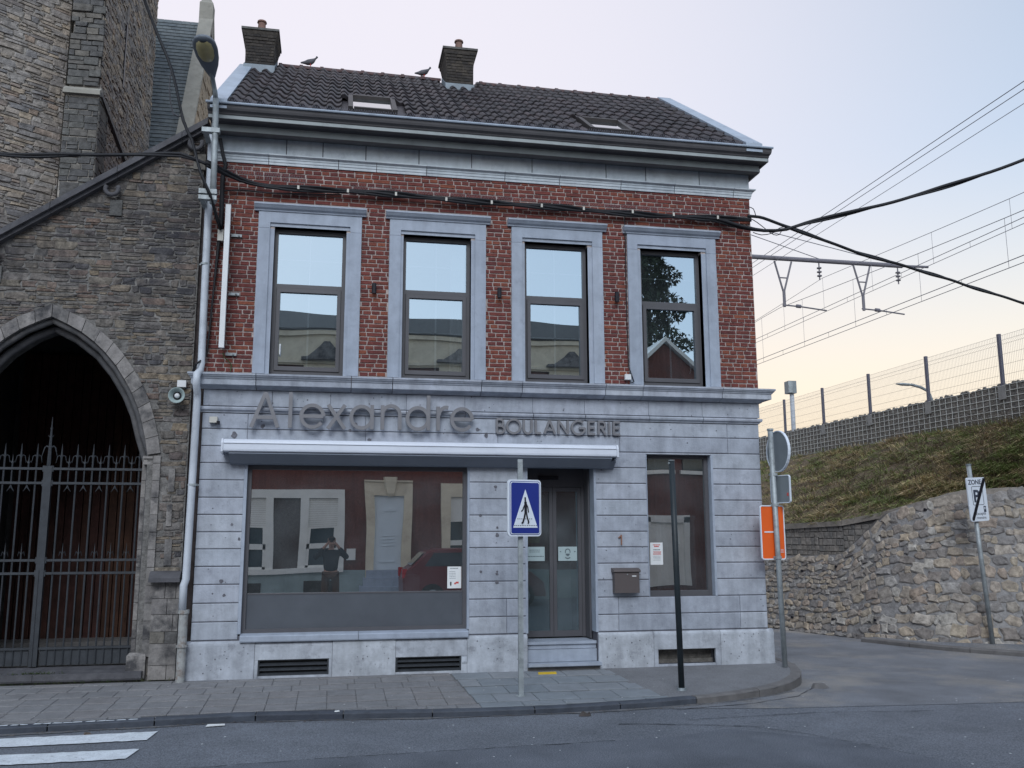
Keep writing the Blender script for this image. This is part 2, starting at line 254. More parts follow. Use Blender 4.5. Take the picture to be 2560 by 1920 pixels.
# ------------------------------------------------------------------ mesh builder
class MB:
    def __init__(s): s.v = []; s.f = []; s.mi = []; s.var = []; s.usevar = False
    def _f(s, fs, mi=0, var=None):
        s.f += fs; s.mi += [mi]*len(fs)
        if var is not None: s.usevar = True
        s.var += [var or 0.0]*len(fs)
    def box(s, x0, x1, y0, y1, z0, z1, mi=0, var=None):
        b = len(s.v); s.v += [(x0,y0,z0),(x1,y0,z0),(x1,y1,z0),(x0,y1,z0),(x0,y0,z1),(x1,y0,z1),(x1,y1,z1),(x0,y1,z1)]
        s._f([(b,b+3,b+2,b+1),(b+4,b+5,b+6,b+7),(b,b+1,b+5,b+4),(b+1,b+2,b+6,b+5),(b+2,b+3,b+7,b+6),(b+3,b,b+4,b+7)], mi, var); return s
    def hexa(s, p, mi=0, var=None):      # eight points ordered as box()
        b = len(s.v); s.v += [tuple(q) for q in p]
        s._f([(b,b+3,b+2,b+1),(b+4,b+5,b+6,b+7),(b,b+1,b+5,b+4),(b+1,b+2,b+6,b+5),(b+2,b+3,b+7,b+6),(b+3,b,b+4,b+7)], mi, var); return s
    def poly(s, pts, mi=0, var=None):
        b = len(s.v); s.v += [tuple(p) for p in pts]; s._f([tuple(range(b, b+len(pts)))], mi, var); return s
    def prism(s, pts, y0, y1, mi=0):     # polygon in (x,z), clockwise or not, between y0 (front) and y1
        a = sum(pts[i][0]*pts[(i+1) % len(pts)][1]-pts[(i+1) % len(pts)][0]*pts[i][1] for i in range(len(pts)))
        if a < 0: pts = pts[::-1]
        n = len(pts); b = len(s.v)
        s.v += [(x, y0, z) for x, z in pts]+[(x, y1, z) for x, z in pts]
        s._f([tuple(range(b, b+n)), tuple(range(b+2*n-1, b+n-1, -1))]+[(b+(i+1) % n, b+i, b+n+i, b+n+(i+1) % n) for i in range(n)], mi); return s
    def profx(s, prof, x0, x1, mi=0):    # closed (y,z) profile extruded along x
        n = len(prof); b = len(s.v); s.v += [(x0, y, z) for y, z in prof]+[(x1, y, z) for y, z in prof]
        s._f([tuple(range(b, b+n)), tuple(range(b+2*n-1, b+n-1, -1))]+[(b+(i+1) % n, b+i, b+n+i, b+n+(i+1) % n) for i in range(n)], mi); return s
    def rings(s, rings, closed=True, cap=True, mi=0):
        n = len(rings[0]); b = len(s.v)
        for r in rings: s.v += [tuple(p) for p in r]
        fs = []
        for k in range(len(rings)-1):
            for i in range(n if closed else n-1):
                j = (i+1) % n; fs.append((b+k*n+i, b+k*n+j, b+(k+1)*n+j, b+(k+1)*n+i))
        if cap: fs += [tuple(range(b+n-1, b-1, -1)), tuple(range(b+(len(rings)-1)*n, b+len(rings)*n))]
        s._f(fs, mi); return s
    def tube(s, pts, r, n=6, mi=0):
        pts = [Vector(p) for p in pts]; rr = r if isinstance(r, (list, tuple)) else [r]*len(pts); rings = []
        t0 = (pts[1]-pts[0]).normalized(); a = t0.cross(Vector((0, 0, 1)))
        if a.length < .1: a = t0.cross(Vector((1, 0, 0)))
        a.normalize()
        for i, p in enumerate(pts):
            t = (pts[min(i+1, len(pts)-1)]-pts[max(i-1, 0)]).normalized()
            a = (a-t*a.dot(t)).normalized(); c = t.cross(a)
            rings.append([p+(a*math.cos(2*math.pi*k/n)+c*math.sin(2*math.pi*k/n))*rr[i] for k in range(n)])
        return s.rings(rings, mi=mi)
    def cyl(s, x, y, z0, z1, r, n=12, r1=None, mi=0):
        r1 = r if r1 is None else r1
        return s.rings([[(x+math.cos(2*math.pi*k/n)*q, y+math.sin(2*math.pi*k/n)*q, z) for k in range(n)] for z, q in ((z0, r), (z1, r1))], mi=mi)
    def build(s, name, m, parent=None, smooth=False, kind=None, shadow=True):
        me = bpy.data.meshes.new(name); me.from_pydata(s.v, [], s.f)
        ms = m if isinstance(m, list) else [m]
        for q in ms: me.materials.append(MATS[q])
        if len(ms) > 1: me.polygons.foreach_set('material_index', s.mi)
        if s.usevar:
            a = me.attributes.new('var', 'FLOAT', 'FACE'); a.data.foreach_set('value', s.var)
        if smooth: me.polygons.foreach_set('use_smooth', [True]*len(me.polygons))
        me.update()
        o = bpy.data.objects.new(name, me); COL.objects.link(o)
        if parent: o.parent = parent; o.matrix_parent_inverse = parent.matrix_world.inverted()
        if kind: o['kind'] = kind
        return o
def tag(o, label, cat, group=None):
    o['label'] = label; o['category'] = cat
    if group: o['group'] = group
    return o
def thing(name, label, cat, group=None, loc=(0, 0, 0)):
    o = bpy.data.objects.new(name, None); COL.objects.link(o); o.location = loc; o.empty_display_size = .2
    bpy_m = Matrix.Translation(loc); o.matrix_world = bpy_m
    return tag(o, label, cat, group)
def struct(o): o['kind'] = 'structure'; return o
def inst(name, mesh, parent, M4):
    o = bpy.data.objects.new(name, mesh); COL.objects.link(o); o.parent = parent
    o.matrix_parent_inverse = parent.matrix_world.inverted(); o.matrix_basis = M4; return o

# a stone: outer ring at depth 0, jittered inner ring proud by 1; local x,z in [-.5,.5], y towards viewer is negative
def stone_mesh(name, m, inset=.09, jit=.05, corners=8, seed=0, boxy=True, depth0=1.0):
    rn = random.Random(seed); pts = []
    if boxy:
        base = [(-.5,-.5),(0,-.5),(.5,-.5),(.5,0),(.5,.5),(0,.5),(-.5,.5),(-.5,0)]
    else:
        base = [(.56*math.cos(a), .56*math.sin(a)) for a in [2*math.pi*(i+rn.uniform(-.25, .25))/7 for i in range(7)]]
        base = [(max(-.5, min(.5, x)), max(-.5, min(.5, z))) for x, z in base]
    ring = [(x+rn.uniform(-jit, jit) if abs(x) > .1 or not boxy else x+rn.uniform(-.2, .2), z+rn.uniform(-jit, jit)) for x, z in base]
    n = len(ring); v = [(x, depth0, z) for x, z in ring]+[(x, -.45, z) for x, z in ring]+[(x*(1-2*inset), -1+rn.uniform(-.35, .35), z*(1-2*inset)) for x, z in ring]
    f = []
    for k in range(2):
        for i in range(n): f.append((k*n+i, k*n+(i+1) % n, (k+1)*n+(i+1) % n, (k+1)*n+i))
    f.append(tuple(range(2*n, 3*n)))
    me = bpy.data.meshes.new(name); me.from_pydata(v, [], f); me.materials.append(MATS[m]); me.update(); return me
def place_pieces(name, variants, parent, items, stuff_name, limit=300, key=None):
    """items: (centre, ux, uz, w, h, depth). The ones that show largest become objects, the rest one mesh."""
    cpos = Vector((0, -11.3, 1.8))
    def size(it): return it[3]*it[4]/((it[0]-cpos).length**2)
    items = sorted(items, key=size, reverse=True)
    for i, (c, ux, uz, w_, h_, d_) in enumerate(items[:limit]):
        n_ = ux.cross(uz)*-1   # local +y
        n_ = uz.cross(ux)
        M4 = Matrix(((ux.x*w_, n_.x*d_, uz.x*h_, c.x), (ux.y*w_, n_.y*d_, uz.y*h_, c.y), (ux.z*w_, n_.z*d_, uz.z*h_, c.z), (0, 0, 0, 1)))
        inst(name, variants[random.randrange(len(variants))], parent, M4)
    rest = items[limit:]
    if rest:
        mb = MB()
        cache = [([v.co.copy() for v in me.vertices], [tuple(p.vertices) for p in me.polygons]) for me in variants]
        for c, ux, uz, w_, h_, d_ in rest:
            n_ = uz.cross(ux)
            vs, fs = cache[random.randrange(len(cache))]; b = len(mb.v)
            mb.v += [tuple(c+ux*(p.x*w_)+n_*(p.y*d_)+uz*(p.z*h_)) for p in vs]
            mb._f([tuple(b+i for i in f) for f in fs], 0, random.random())
        mb.build(stuff_name, variants[0].materials[0].name, parent, kind='stuff')
X_, Z_ = Vector((1, 0, 0)), Vector((0, 0, 1))
def wall_cells(mb, x0, x1, z0, z1, holes, y0, y1, mi=0):
    xs = sorted({x0, x1, *[h[0] for h in holes], *[h[1] for h in holes]}); zs = sorted({z0, z1, *[h[2] for h in holes], *[h[3] for h in holes]})
    xs = [x for x in xs if x0 <= x <= x1]; zs = [z for z in zs if z0 <= z <= z1]
    for zi in range(len(zs)-1):
        run = None
        for xi in range(len(xs)-1):
            cx, cz = (xs[xi]+xs[xi+1])/2, (zs[zi]+zs[zi+1])/2
            solid = not any(h[0] < cx < h[1] and h[2] < cz < h[3] for h in holes)
            if solid and run is None: run = xs[xi]
            if not solid and run is not None: mb.box(run, xs[xi], y0, y1, zs[zi], zs[zi+1], mi); run = None
        if run is not None: mb.box(run, xs[-1], y0, y1, zs[zi], zs[zi+1], mi)

# ================================================================== GROUND
g = MB(); g.poly([(-400,-400,.07),(400,-400,.07),(400,400,.07),(-400,400,.07)]); struct(g.build('road', 'asphalt'))
kerb = [(-9,-2.25),(-5,-2.05),(-2.87,-1.92),(-1.99,-1.86),(-.81,-1.76),(.42,-1.86),(1.31,-1.95),(2.23,-1.96),(3.41,-1.84),(4.07,-1.70),(4.52,-1.55),(4.90,-1.37),(5.22,-1.14),(5.48,-.86),(5.68,-.54),(5.82,-.13),(5.88,.35),(5.86,.95),(5.80,1.6)]
def kz(y): return .13+(min(0, y)+1.95)*.05 if y < 0 else .2275
pv = MB(); inner = [(x, y) for x, y in kerb]
# pavement sheet: strip between kerb line and facade
for (xa, ya), (xb, yb) in zip(kerb[:-1], kerb[1:]):
    if ya < 0:
        if yb > .01: yb = 0.0
        pv.poly([(xa,ya,kz(ya)-.012),(xb,yb,kz(yb)-.012),(min(xb,5.8),.02,.2155),(min(xa,5.8),.02,.2155)])
        pv.poly([(min(xa,5.8),.02,.2155),(min(xb,5.8),.02,.2155),(min(xb,5.8),.9,.2155),(min(xa,5.8),.9,.2155)])
    else: pv.poly([(xa,ya,.2135),(xb,yb,.2135),(5.5,yb,.2135),(5.5,ya,.2135)])
pave = struct(pv.build('pavement', 'paver_joint'))
aw = MB()  # asphalt part of the pavement round the corner
ak = [p for p in kerb if p[0] > 3.3 and p[1] < .96]
prev = None
for (xa, ya), (xb, yb) in zip(ak[:-1], ak[1:]):
    def t(x): return min(x, 5.8)
    def kin(x, y): y_ = min(y+.085, .015); return (x-.025-max(0, x-5)*.07, y_, .13+(y_+1.95)*.05-.003)
    if ya < 0: aw.poly([kin(xa, ya), kin(xb, yb), (t(xb)-.1,.02,.2255), (t(xa)-.1,.02,.2255)])
aw.poly([(5.4,.02,.2255),(5.82,.02,.2255),(5.84,.35,.2255),(5.82,.95,.2255),(5.76,1.5,.2255),(5.4,1.5,.2255)])
aw.build('asphalt_surface', 'asphalt_walk', pave)
# paving slabs
def kerb_y(x):
    for (xa, ya), (xb, yb) in zip(kerb[:-1], kerb[1:]):
        if xa <= x <= xb: return ya+(yb-ya)*(x-xa)/(xb-xa)
    return -1.9
slab_g = []; slab_b = []
def slab_mesh(name, m):
    out = []
    for k in range(4):
        rn = random.Random(k); j = [rn.uniform(-.08, .08) for _ in range(4)]
        v = [(-.5,-.5,-1),(.5,-.5,-1),(.5,.5,-1),(-.5,.5,-1),(-.5,-.5,-.3),(.5,-.5,-.3),(.5,.5,-.3),(-.5,.5,-.3),(-.485,-.48,j[0]),(.485,-.48,j[1]),(.485,.48,j[2]),(-.485,.48,j[3])]
        f = [(0,1,5,4),(1,2,6,5),(2,3,7,6),(3,0,4,7),(4,5,9,8),(5,6,10,9),(6,7,11,10),(7,4,8,11),(8,9,10,11)]
        me = bpy.data.meshes.new(name); me.from_pydata(v, [], f); me.materials.append(MATS[m]); me.update(); out.append(me)
    return out
SG, SB = slab_mesh('paving_slab', 'paver'), slab_mesh('paving_slab', 'paver_blue')
def slab(x0, x1, y0, y1, variants, g=.005):
    ky0 = max(kerb_y(x0), kerb_y(x1))+.115
    if y1 <= ky0+.05: return
    y0 = max(y0, ky0); cx, cyy = (x0+x1)/2, (y0+y1)/2
    sl = .05; c = Vector((cx, cyy, .13+(cyy+1.95)*.05+random.uniform(-.0012, .0012)))
    W, Dp = x1-x0-g, y1-y0-g
    M4 = Matrix(((W,0,0,c.x),(0,Dp,0,c.y),(0,Dp*sl,.012,c.z),(0,0,0,1)))
    inst('paving_slab', random.choice(variants), pave, M4)
for r in range(7):
    y1 = -.16-.30*r; off = random.choice((0, .15, .08, .22)) if r % 2 else 0
    x = -6.0+off
    while x < 1.42:
        x1 = min(x+.30, 1.42+.02*r)
        if x1-x > .06: slab(x, x1, y1-.30, y1, SG)
        x += .30
x = -6.0
while x < 1.4:
    L_ = random.choice((.45, .5, .6)); slab(x, min(x+L_, 1.42), -.155, -.005, SG); x += L_
for r in range(5):
    y1 = -.02-.4*r; off = (r % 2)*.22; x = 1.44+.02*r-off
    while x < 3.35:
        wd = .44; xa = max(x, 1.44+.02*r)
        xb_ = min(x+wd, 3.36+.04*r+random.uniform(-.03,.03))
        if xb_-xa > .08: slab(xa, xb_, y1-.4, y1, SB, .007)
        x += wd
# kerb stones
def kerb_run(name, pts, label_parent, seg, m, ztop, w_=.12, zbot=.05):
    # resample
    P_ = [Vector((*p, 0)) for p in pts]; d = [0]
    for a, b in zip(P_[:-1], P_[1:]): d.append(d[-1]+(b-a).length)
    def at(s):
        s = max(0, min(d[-1]-1e-4, s))
        for i in range(len(P_)-1):
            if d[i] <= s <= d[i+1]: return P_[i].lerp(P_[i+1], (s-d[i])/(d[i+1]-d[i]))
        return P_[-1]
    s = 0
    while s < d[-1]-.2:
        e_ = min(s+seg*random.uniform(.85, 1.15), d[-1]); k = 4; rings = []
        for i in range(k+1):
            q = s+.006+(e_-s-.012)*i/k; p = at(q); t_ = (at(q+.05)-at(q-.05)).normalized(); n_ = Vector((-t_.y, t_.x, 0))
            if name == 'right': n_ = -n_
            zt = ztop(p) if callable(ztop) else ztop; jz = random.uniform(-.002, .002)
            rings.append([p+Vector((0,0,zbot)), p+n_*.0+Vector((0,0,zt-.02)), p+n_*.012+Vector((0,0,zt-.006+jz)), p+n_*.03+Vector((0,0,zt+jz)), p+n_*w_+Vector((0,0,zt+jz)), p+n_*w_+Vector((0,0,zbot))])
        mb = MB(); mb.rings(rings)
        mm = m(at((s+e_)/2)) if callable(m) else m
        mb.build('kerbstone', mm, label_parent)
        s = e_
kerbo = thing('kerb', 'dark bluestone kerb along the front pavement edge', 'kerb'); 
del kerbo['category'], kerbo['label']; kerbo['kind'] = 'structure'
kerb_run('left', kerb, kerbo, .95, lambda p: 'kerb_stone' if p.x < 3.55 else 'kerb_concrete', lambda p: max(.13, kz(p.y)-.0)+.004)
# white paint worn on the two left kerbstones
kp = MB()
for i in range(26):
    x = -3.9+i*.09+random.uniform(-.02, .02)
    if x > -1.75: break
    y = kerb_y(x); kp.poly([(x,y+.034,.1405),(x+.085,kerb_y(x+.085)+.034,.1405),(x+.08,kerb_y(x+.08)+.034+random.uniform(.02,.06),.1405),(x+.01,y+.034+random.uniform(.02,.055),.1405)])
kp.build('paint', 'road_paint', kerbo)
# darker foreground patch, lighter side street, seams
p_ = MB(); p_.poly([(-9,-3.95,.074),(-2.3,-3.70,.074),(-.01,-3.45,.074),(2.54,-3.28,.074),(3.0,-3.24,.074),(3.6,-3.0,.074),(4.35,-3.6,.074),(4.83,-4.73,.074),(6,-7.5,.074),(6,-30,.074),(-9,-30,.074)])
struct(p_.build('asphalt_patch', 'asphalt_patch'))
p_ = MB(); p_.poly([(3.2,-1.9,.0735),(4.6,-2.15,.0735),(6.5,-2.3,.0735),(9,-2.4,.0735),(16,-3.2,.0735),(16,3,.0735),(9,9,.0735),(8,30,.0735),(5,30,.0735),(5.4,0,.0735),(4.8,-1.2,.0735)])
struct(p_.build('side_street', 'asphalt_light'))
for nm, pts, wd in [('road_seam', [(-9,-3.95),(-2.3,-3.70),(-.01,-3.45),(2.54,-3.28)], .016), ('road_crack', [(2.7,-2.6),(3.3,-2.75),(3.87,-2.95),(4.2,-3.35),(4.5,-3.9),(4.83,-4.73)], .022), ('road_seam', [(3.4,-2.55),(4.8,-2.45),(6.1,-2.62)], .014), ('gutter_joint', [(3.5,-2.02),(4.4,-1.86),(5.1,-1.52),(5.6,-.98)], .02)]:
    mb = MB(); last = None; 
    fine = []
    for a, b in zip(pts[:-1], pts[1:]):
        n_ = max(2, int(math.dist(a, b)/.08))
        for i in range(n_): fine.append((a[0]+(b[0]-a[0])*i/n_+random.uniform(-.008,.008), a[1]+(b[1]-a[1])*i/n_+random.uniform(-.012,.012)))
    for a, b in zip(fine[:-1], fine[1:]):
        q = wd*random.uniform(.3, 1)*.5
        mb.poly([(a[0],a[1]-q,.0775),(b[0],b[1]-q,.0775),(b[0],b[1]+q,.0775),(a[0],a[1]+q,.0775)])
    struct(mb.build(nm, 'crack'))
# dusty grit line in the gutter
mb = MB(); x = -5.0; w0 = .05
while x < 5.2:
    y0_, y1_ = kerb_y(x), kerb_y(x+.07); w1 = max(.015, min(.16 if x > 3.3 else .085, w0+random.uniform(-.02, .02)))
    mb.poly([(x,y0_-w0,.0757),(x+.07,y1_-w1,.0757),(x+.07,y1_+.01,.0757),(x,y0_+.01,.0757)]); w0 = w1; x += .07
struct(mb.build('gutter_dust', 'gutter_dust'))
mb = MB(); rn = random.Random(8)
for k in range(420):
    x = rn.uniform(-4, 5.3); y = kerb_y(x)-abs(rn.gauss(0, .07))-.01; r_ = rn.uniform(.004,.015); a0 = rn.uniform(0, 6)
    mb.poly([(x+r_*rn.uniform(.6,1)*math.cos(a0+q), y+r_*.6*math.sin(a0+q), .0795+rn.uniform(0,.004)) for q in (0,1.3,2.5,3.8,5.1)], 0, rn.random())
mb.build('gutter_litter', 'litter_brown', kind='stuff')
# zebra stripes
for i, (c, lb) in enumerate([([(-5.0,-2.22),(-1.50,-2.09),(-1.53,-2.45),(-5.0,-2.62)], 'worn white zebra crossing stripe nearest the kerb'), ([(-5.0,-2.86),(-1.52,-2.80),(-1.56,-3.15),(-5.0,-3.27)], 'worn white zebra crossing stripe second from the kerb')]):
    mb = MB(); n_ = 70
    for k in range(n_):
        a, b = k/n_, (k+1)/n_
        def lp(p, q, t): return p[0]+(q[0]-p[0])*t, p[1]+(q[1]-p[1])*t
        q = [lp(c[0], c[1], a), lp(c[0], c[1], b), lp(c[3], c[2], b), lp(c[3], c[2], a)]
        if k == 0: e0 = [random.uniform(-.012, .012), random.uniform(-.012, .012)]
        e1 = [random.uniform(-.012, .012), random.uniform(-.012, .012)]
        mb.poly([(q[0][0], q[0][1]+e0[0], .079), (q[1][0], q[1][1]+e1[0], .079), (q[2][0], q[2][1]+e1[1], .079), (q[3][0], q[3][1]+e0[1], .079)]); e0 = e1
    o = struct(mb.build('zebra_stripe', 'road_paint')); o['label'] = lb
# right-hand pavement with kerb
rp = [(8.75,3.2),(9.06,2.38),(9.3,1.85),(9.57,1.41),(9.95,.92),(10.6,.35),(12,-.5),(15,-1.6),(20,-2.6)]
mb = MB()
def rnorm(i):
    a_ = Vector(rp[max(0, i-1)]); b_ = Vector(rp[min(len(rp)-1, i+1)]); t_ = (b_-a_).normalized(); return Vector((-t_.y, t_.x))
for i in range(len(rp)-1):
    a_, b_ = Vector(rp[i]), Vector(rp[i+1]); na, nb = rnorm(i), rnorm(i+1)
    mb.poly([(*(a_+na*.06),.132), (*(b_+nb*.06),.132), (*(b_+nb*2.6),.132), (*(a_+na*(.9 if i == 0 else 2.6)),.132)])
struct(mb.build('far_pavement', 'asphalt_light'))
kr = bpy.data.objects.new('far_kerb', None); COL.objects.link(kr); struct(kr)
kerb_run('left', rp, kr, 1.0, 'kerb_concrete', .145)

# ================================================================== BAKERY HOUSE
HX0, HX1 = -1.56, 5.555
house = thing('bakery_house', 'two-storey corner bakery with grey stone ground floor, red brick upper storey and dark tiled roof', 'house', loc=(2, 0, .2))
WIN = [(-.805,.075),(.79,1.66),(2.365,3.215),(3.945,4.81)]
SUR = [(-1.0,.26),(.615,1.85),(2.19,3.415),(3.76,5.015)]
WZ0, WZ1 = 3.77, 5.63
# --- upper brick wall: mortar bed with real holes, bricks proud of it
bw = MB(); holes = [(a, b, WZ0-.05, WZ1) for a, b in WIN]
wall_cells(bw, HX0, HX1, 3.6, 6.9, holes, .012, .30)
brickwall = bw.build('brick_wall', 'mortar', house)
BV = []
for k in range(10): BV.append(stone_mesh('brick', 'brick_face', inset=.015, jit=.018 if k % 3 else .035, seed=k))
items = []; rh = .0557; z = 3.775; row = 0
while z < 6.425:
    zc = z+rh/2
    if z < 5.80: iv = [(HX0,-1.0),(.26,.615),(1.85,2.19),(3.415,3.76),(5.015,HX1)]
    elif z < 5.91: iv = [(HX0,-1.06),(.32,.555),(1.91,2.13),(3.475,3.70),(5.075,HX1)]
    else: iv = [(HX0, HX1)]
    L_ = .212 if row % 2 else .106
    for a, b in iv:
        x = a-random.uniform(0, L_)
        while x < b-.012:
            l_ = L_*random.uniform(.93, 1.06)
            if row % 2 and random.random() < .12: l_ *= .5
            xa, xb = max(x, a), min(x+l_, b)
            if xb-xa > .03:
                zj = random.uniform(-.0025, .0025)
                items.append((Vector(((xa+xb)/2, .008, zc+zj)), X_, Z_, xb-xa-.013, rh-.0145+random.uniform(-.003, .002), .006+random.uniform(-.002, .002)))
            x += l_
    z += rh; row += 1
place_pieces('brick', BV, brickwall, items, 'brick_field')
# side and back body, gables
bd = MB(); bd.box(HX1-.02, HX1-.002, .31, 6, 3.6, 7.0); bd.box(HX0+.01, HX0+.25, .3, 6, .2, 7.0); bd.box(HX0, HX1, 5.8, 6, .2, 7.0)
for xx in (HX0+.02, HX1-.04): bd.hexa([(xx,.1,7.0),(xx+.02,.1,7.0),(xx+.02,5.7,7.0),(xx,5.7,7.0),(xx,2.86,9.1),(xx+.02,2.86,9.1),(xx+.02,2.88,9.1),(xx,2.88,9.1)])
bd.build('side_walls', 'brick_face', house)
bd = MB(); bd.box(HX1-.06, HX1-.03, .31, 6, .2, 3.6); bd.build('side_base', 'ashlar', house)
inn = MB()
inn.box(HX0+.26, HX1-.03, 4.0, 4.05, .3, 7); inn.box(HX0+.26, HX1-.03, .31, 4.0, 3.35, 3.55); inn.box(HX0+.26, HX1-.03, .31, 4.0, 6.3, 6.4); inn.box(HX0+.26, HX1-.03, .31, 4.0, .3, .42)
for x in (.45, 2.0, 3.6): inn.box(x, x+.08, .32, 4.0, 3.56, 6.29)
inn.box(3.6, 3.68, .5, 4.0, .43, 3.34)
inn.build('interior_walls', 'interior', house)

# --- window surrounds and windows
def window(i, x0, x1):
    s0, s1 = SUR[i]; zt = 5.815
    sm = MB()
    sm.box(s0, s0+.14, -.018, .10, WZ0, 5.60); sm.box(s0+.14, x0, .002, .20, WZ0, 5.60)
    sm.box(s1-.14, s1, -.018, .10, WZ0, 5.60); sm.box(x1, s1-.14, .002, .20, WZ0, 5.60)
    sm.build('window_surround', 'smooth_stone', house)
    lt = MB(); lt.box(s0, s1, -.018, .10, 5.675, zt); lt.box(s0, s0+.14, -.018, .10, 5.603, 5.675); lt.box(s1-.14, s1, -.018, .10, 5.603, 5.675)
    lt.box(s0+.14, s1-.14, .002, .20, 5.63, 5.675); lt.build('lintel', 'smooth_stone', house)
    hd = MB(); hd.profx([(.05,5.817),(-.03,5.817),(-.034,5.832),(-.06,5.85),(-.085,5.882),(-.09,5.885),(-.09,5.905),(.05,5.912)], s0-.055, s1+.055)
    hd.build('hood_mould', 'smooth_stone', house)
    fr = MB(); y0, y1 = .105, .165; f = .045
    fr.box(x0, x0+f, y0, y1, WZ0, WZ1); fr.box(x1-f, x1, y0, y1, WZ0, WZ1); fr.box(x0+f, x1-f, y0, y1, WZ1-.05, WZ1); fr.box(x0+f, x1-f, y0, y1, WZ0, WZ0+.06); fr.box(x0+f, x1-f, y0, y1, 4.875, 4.925)
    fo = fr.build('window_frame', 'frame_grey', house)
    sa = MB(); a, b = x0+f+.004, x1-f-.004; y0s = .09
    sa.box(a, a+.045, y0s, .15, WZ0+.062, 4.87); sa.box(b-.045, b, y0s, .15, WZ0+.062, 4.87); sa.box(a+.045, b-.045, y0s, .15, 4.82, 4.87); sa.box(a+.045, b-.045, y0s, .15, WZ0+.062, WZ0+.115)
    sa.build('sash', 'frame_grey', fo)
    g1 = MB(); g1.poly([(x0+f,.135,4.925),(x1-f,.135,4.925),(x1-f,.135,WZ1-.05),(x0+f,.135,WZ1-.05)]); g1.build('upper_pane', 'glass_upper', fo)
    g2 = MB(); g2.poly([(a+.045,.125,WZ0+.115),(b-.045,.125,WZ0+.115),(b-.045,.125,4.82),(a+.045,.125,4.82)]); g2.build('lower_pane', 'glass_upper', fo)
    mt = MB(); xm = (x0+x1)/2
    mt.box(xm-.006, xm+.006, .139, .145, 4.925, WZ1-.05); mt.box(x0+f, x1-f, .139, .145, 5.245, 5.255)
    mt.box(xm-.011, xm+.011, .131, .139, WZ0+.115, 4.82); mt.box(a+.045, b-.045, .131, .139, 4.36, 4.38)
    mt.build('glazing_bars', 'muntin', fo)
    dr = MB()     # reveal sides
    dr.box(x0-.002, x0+.002, .20, .30, WZ0, WZ1); dr.build('reveal', 'frame_grey', fo)
    return fo
WF = [window(i, a, b) for i, (a, b) in enumerate(WIN)]
# curtains and an open casement behind the glass
def drape(x0, x1, z0, z1, y, folds, parent, m='curtain', pinch=0):
    mb = MB(); n = folds*6; rr = []
    for j in range(9):
        zz = z1+(z0-z1)*j/8; k = 1-pinch*(j/8)
        rr.append([(x0+(x1-x0)*k*i/n, y+.02*math.sin(i/n*folds*2*math.pi), zz) for i in range(n+1)])
    mb.rings(rr, closed=False, cap=False); return mb.build('curtain', m, parent, smooth=True)
drape(1.42, 1.60, 3.85, 5.55, .24, 4, WF[1]); drape(2.40, 2.48, 3.85, 5.55, .24, 2, WF[2])
oc = MB(); oc.box(4.02, 4.06, .22, .50, 3.86, 4.80); oc.box(4.09, 4.11, .25, .28, 3.86, 4.8); oc.build('open_casement', 'white_plastic', WF[3])
hn = MB(); hn.tube([(-.69,.12,4.02),(-.69,.085,4.03),(-.69,.08,4.14),(-.69,.12,4.16)], .01); hn.build('handle', 'white_plastic', WF[0])
hn = MB(); hn.tube([(4.66,.18,3.98),(4.66,.15,4.0),(4.66,.15,4.10),(4.66,.18,4.12)], .01); hn.build('handle', 'white_plastic', WF[3])

# --- cornice, gutter, frieze, mouldings
def ret_profile(prof, name, m, parent, splits, xend=True, gap=.0045, wob=0):
    """profile (d outward, z) run along the front between x splits, mitred return at the right end."""
    for i in range(len(splits)-1):
        a, b = splits[i], splits[i+1]; mb = MB(); last = i == len(splits)-2; first = i == 0
        n = len(prof); rings = []
        yy = random.uniform(-wob, wob)
        if first: rings.append([(a-d*.9, -d+yy, z_) for d, z_ in prof])
        else: rings.append([(a+gap, -d+yy, z_) for d, z_ in prof])
        if last:
            rings.append([(b+d, -d+yy, z_) for d, z_ in prof]); rings.append([(b+d, 1.5, z_) for d, z_ in prof])
        else: rings.append([(b-gap, -d+yy, z_) for d, z_ in prof])
        mb.rings(rings); mb.build(name, m, parent)
corn = [(-.03,6.775),(.03,6.775),(.05,6.762),(.09,6.758),(.10,6.742),(.16,6.738),(.185,6.735),(.19,6.74),(.20,6.745),(.20,6.835),(.205,6.845),(.24,6.852),(.26,6.848),(.30,6.835),(.355,6.832),(.36,6.832),(.36,6.880),(.372,6.890),(.376,6.905),(.39,6.915),(.412,6.925),(.425,6.95),(.430,6.972),(.43,6.985),(-.03,6.99)]
cb = MB()
rings = [[(HX0-.02-d*.1,-d,z_) for d, z_ in corn], [(HX1+.01+max(0,d)*.32,-d,z_) for d, z_ in corn], [(HX1+.01+max(0,d)*.32,1.2,z_) for d, z_ in corn]]
cb.rings(rings); cb.build('cornice', 'cornice_paint', house)
gt = MB(); gp = [(-.43,6.987),(-.455,6.987),(-.460,7.0),(-.455,7.012),(-.435,7.012),(-.43,7.0)]
gt.profx(gp, HX0-.08, HX1+.16); gt.box(HX0-.05, HX1+.15, -.43, -.2, 6.991, 6.995); gt.build('gutter', 'zinc', house)
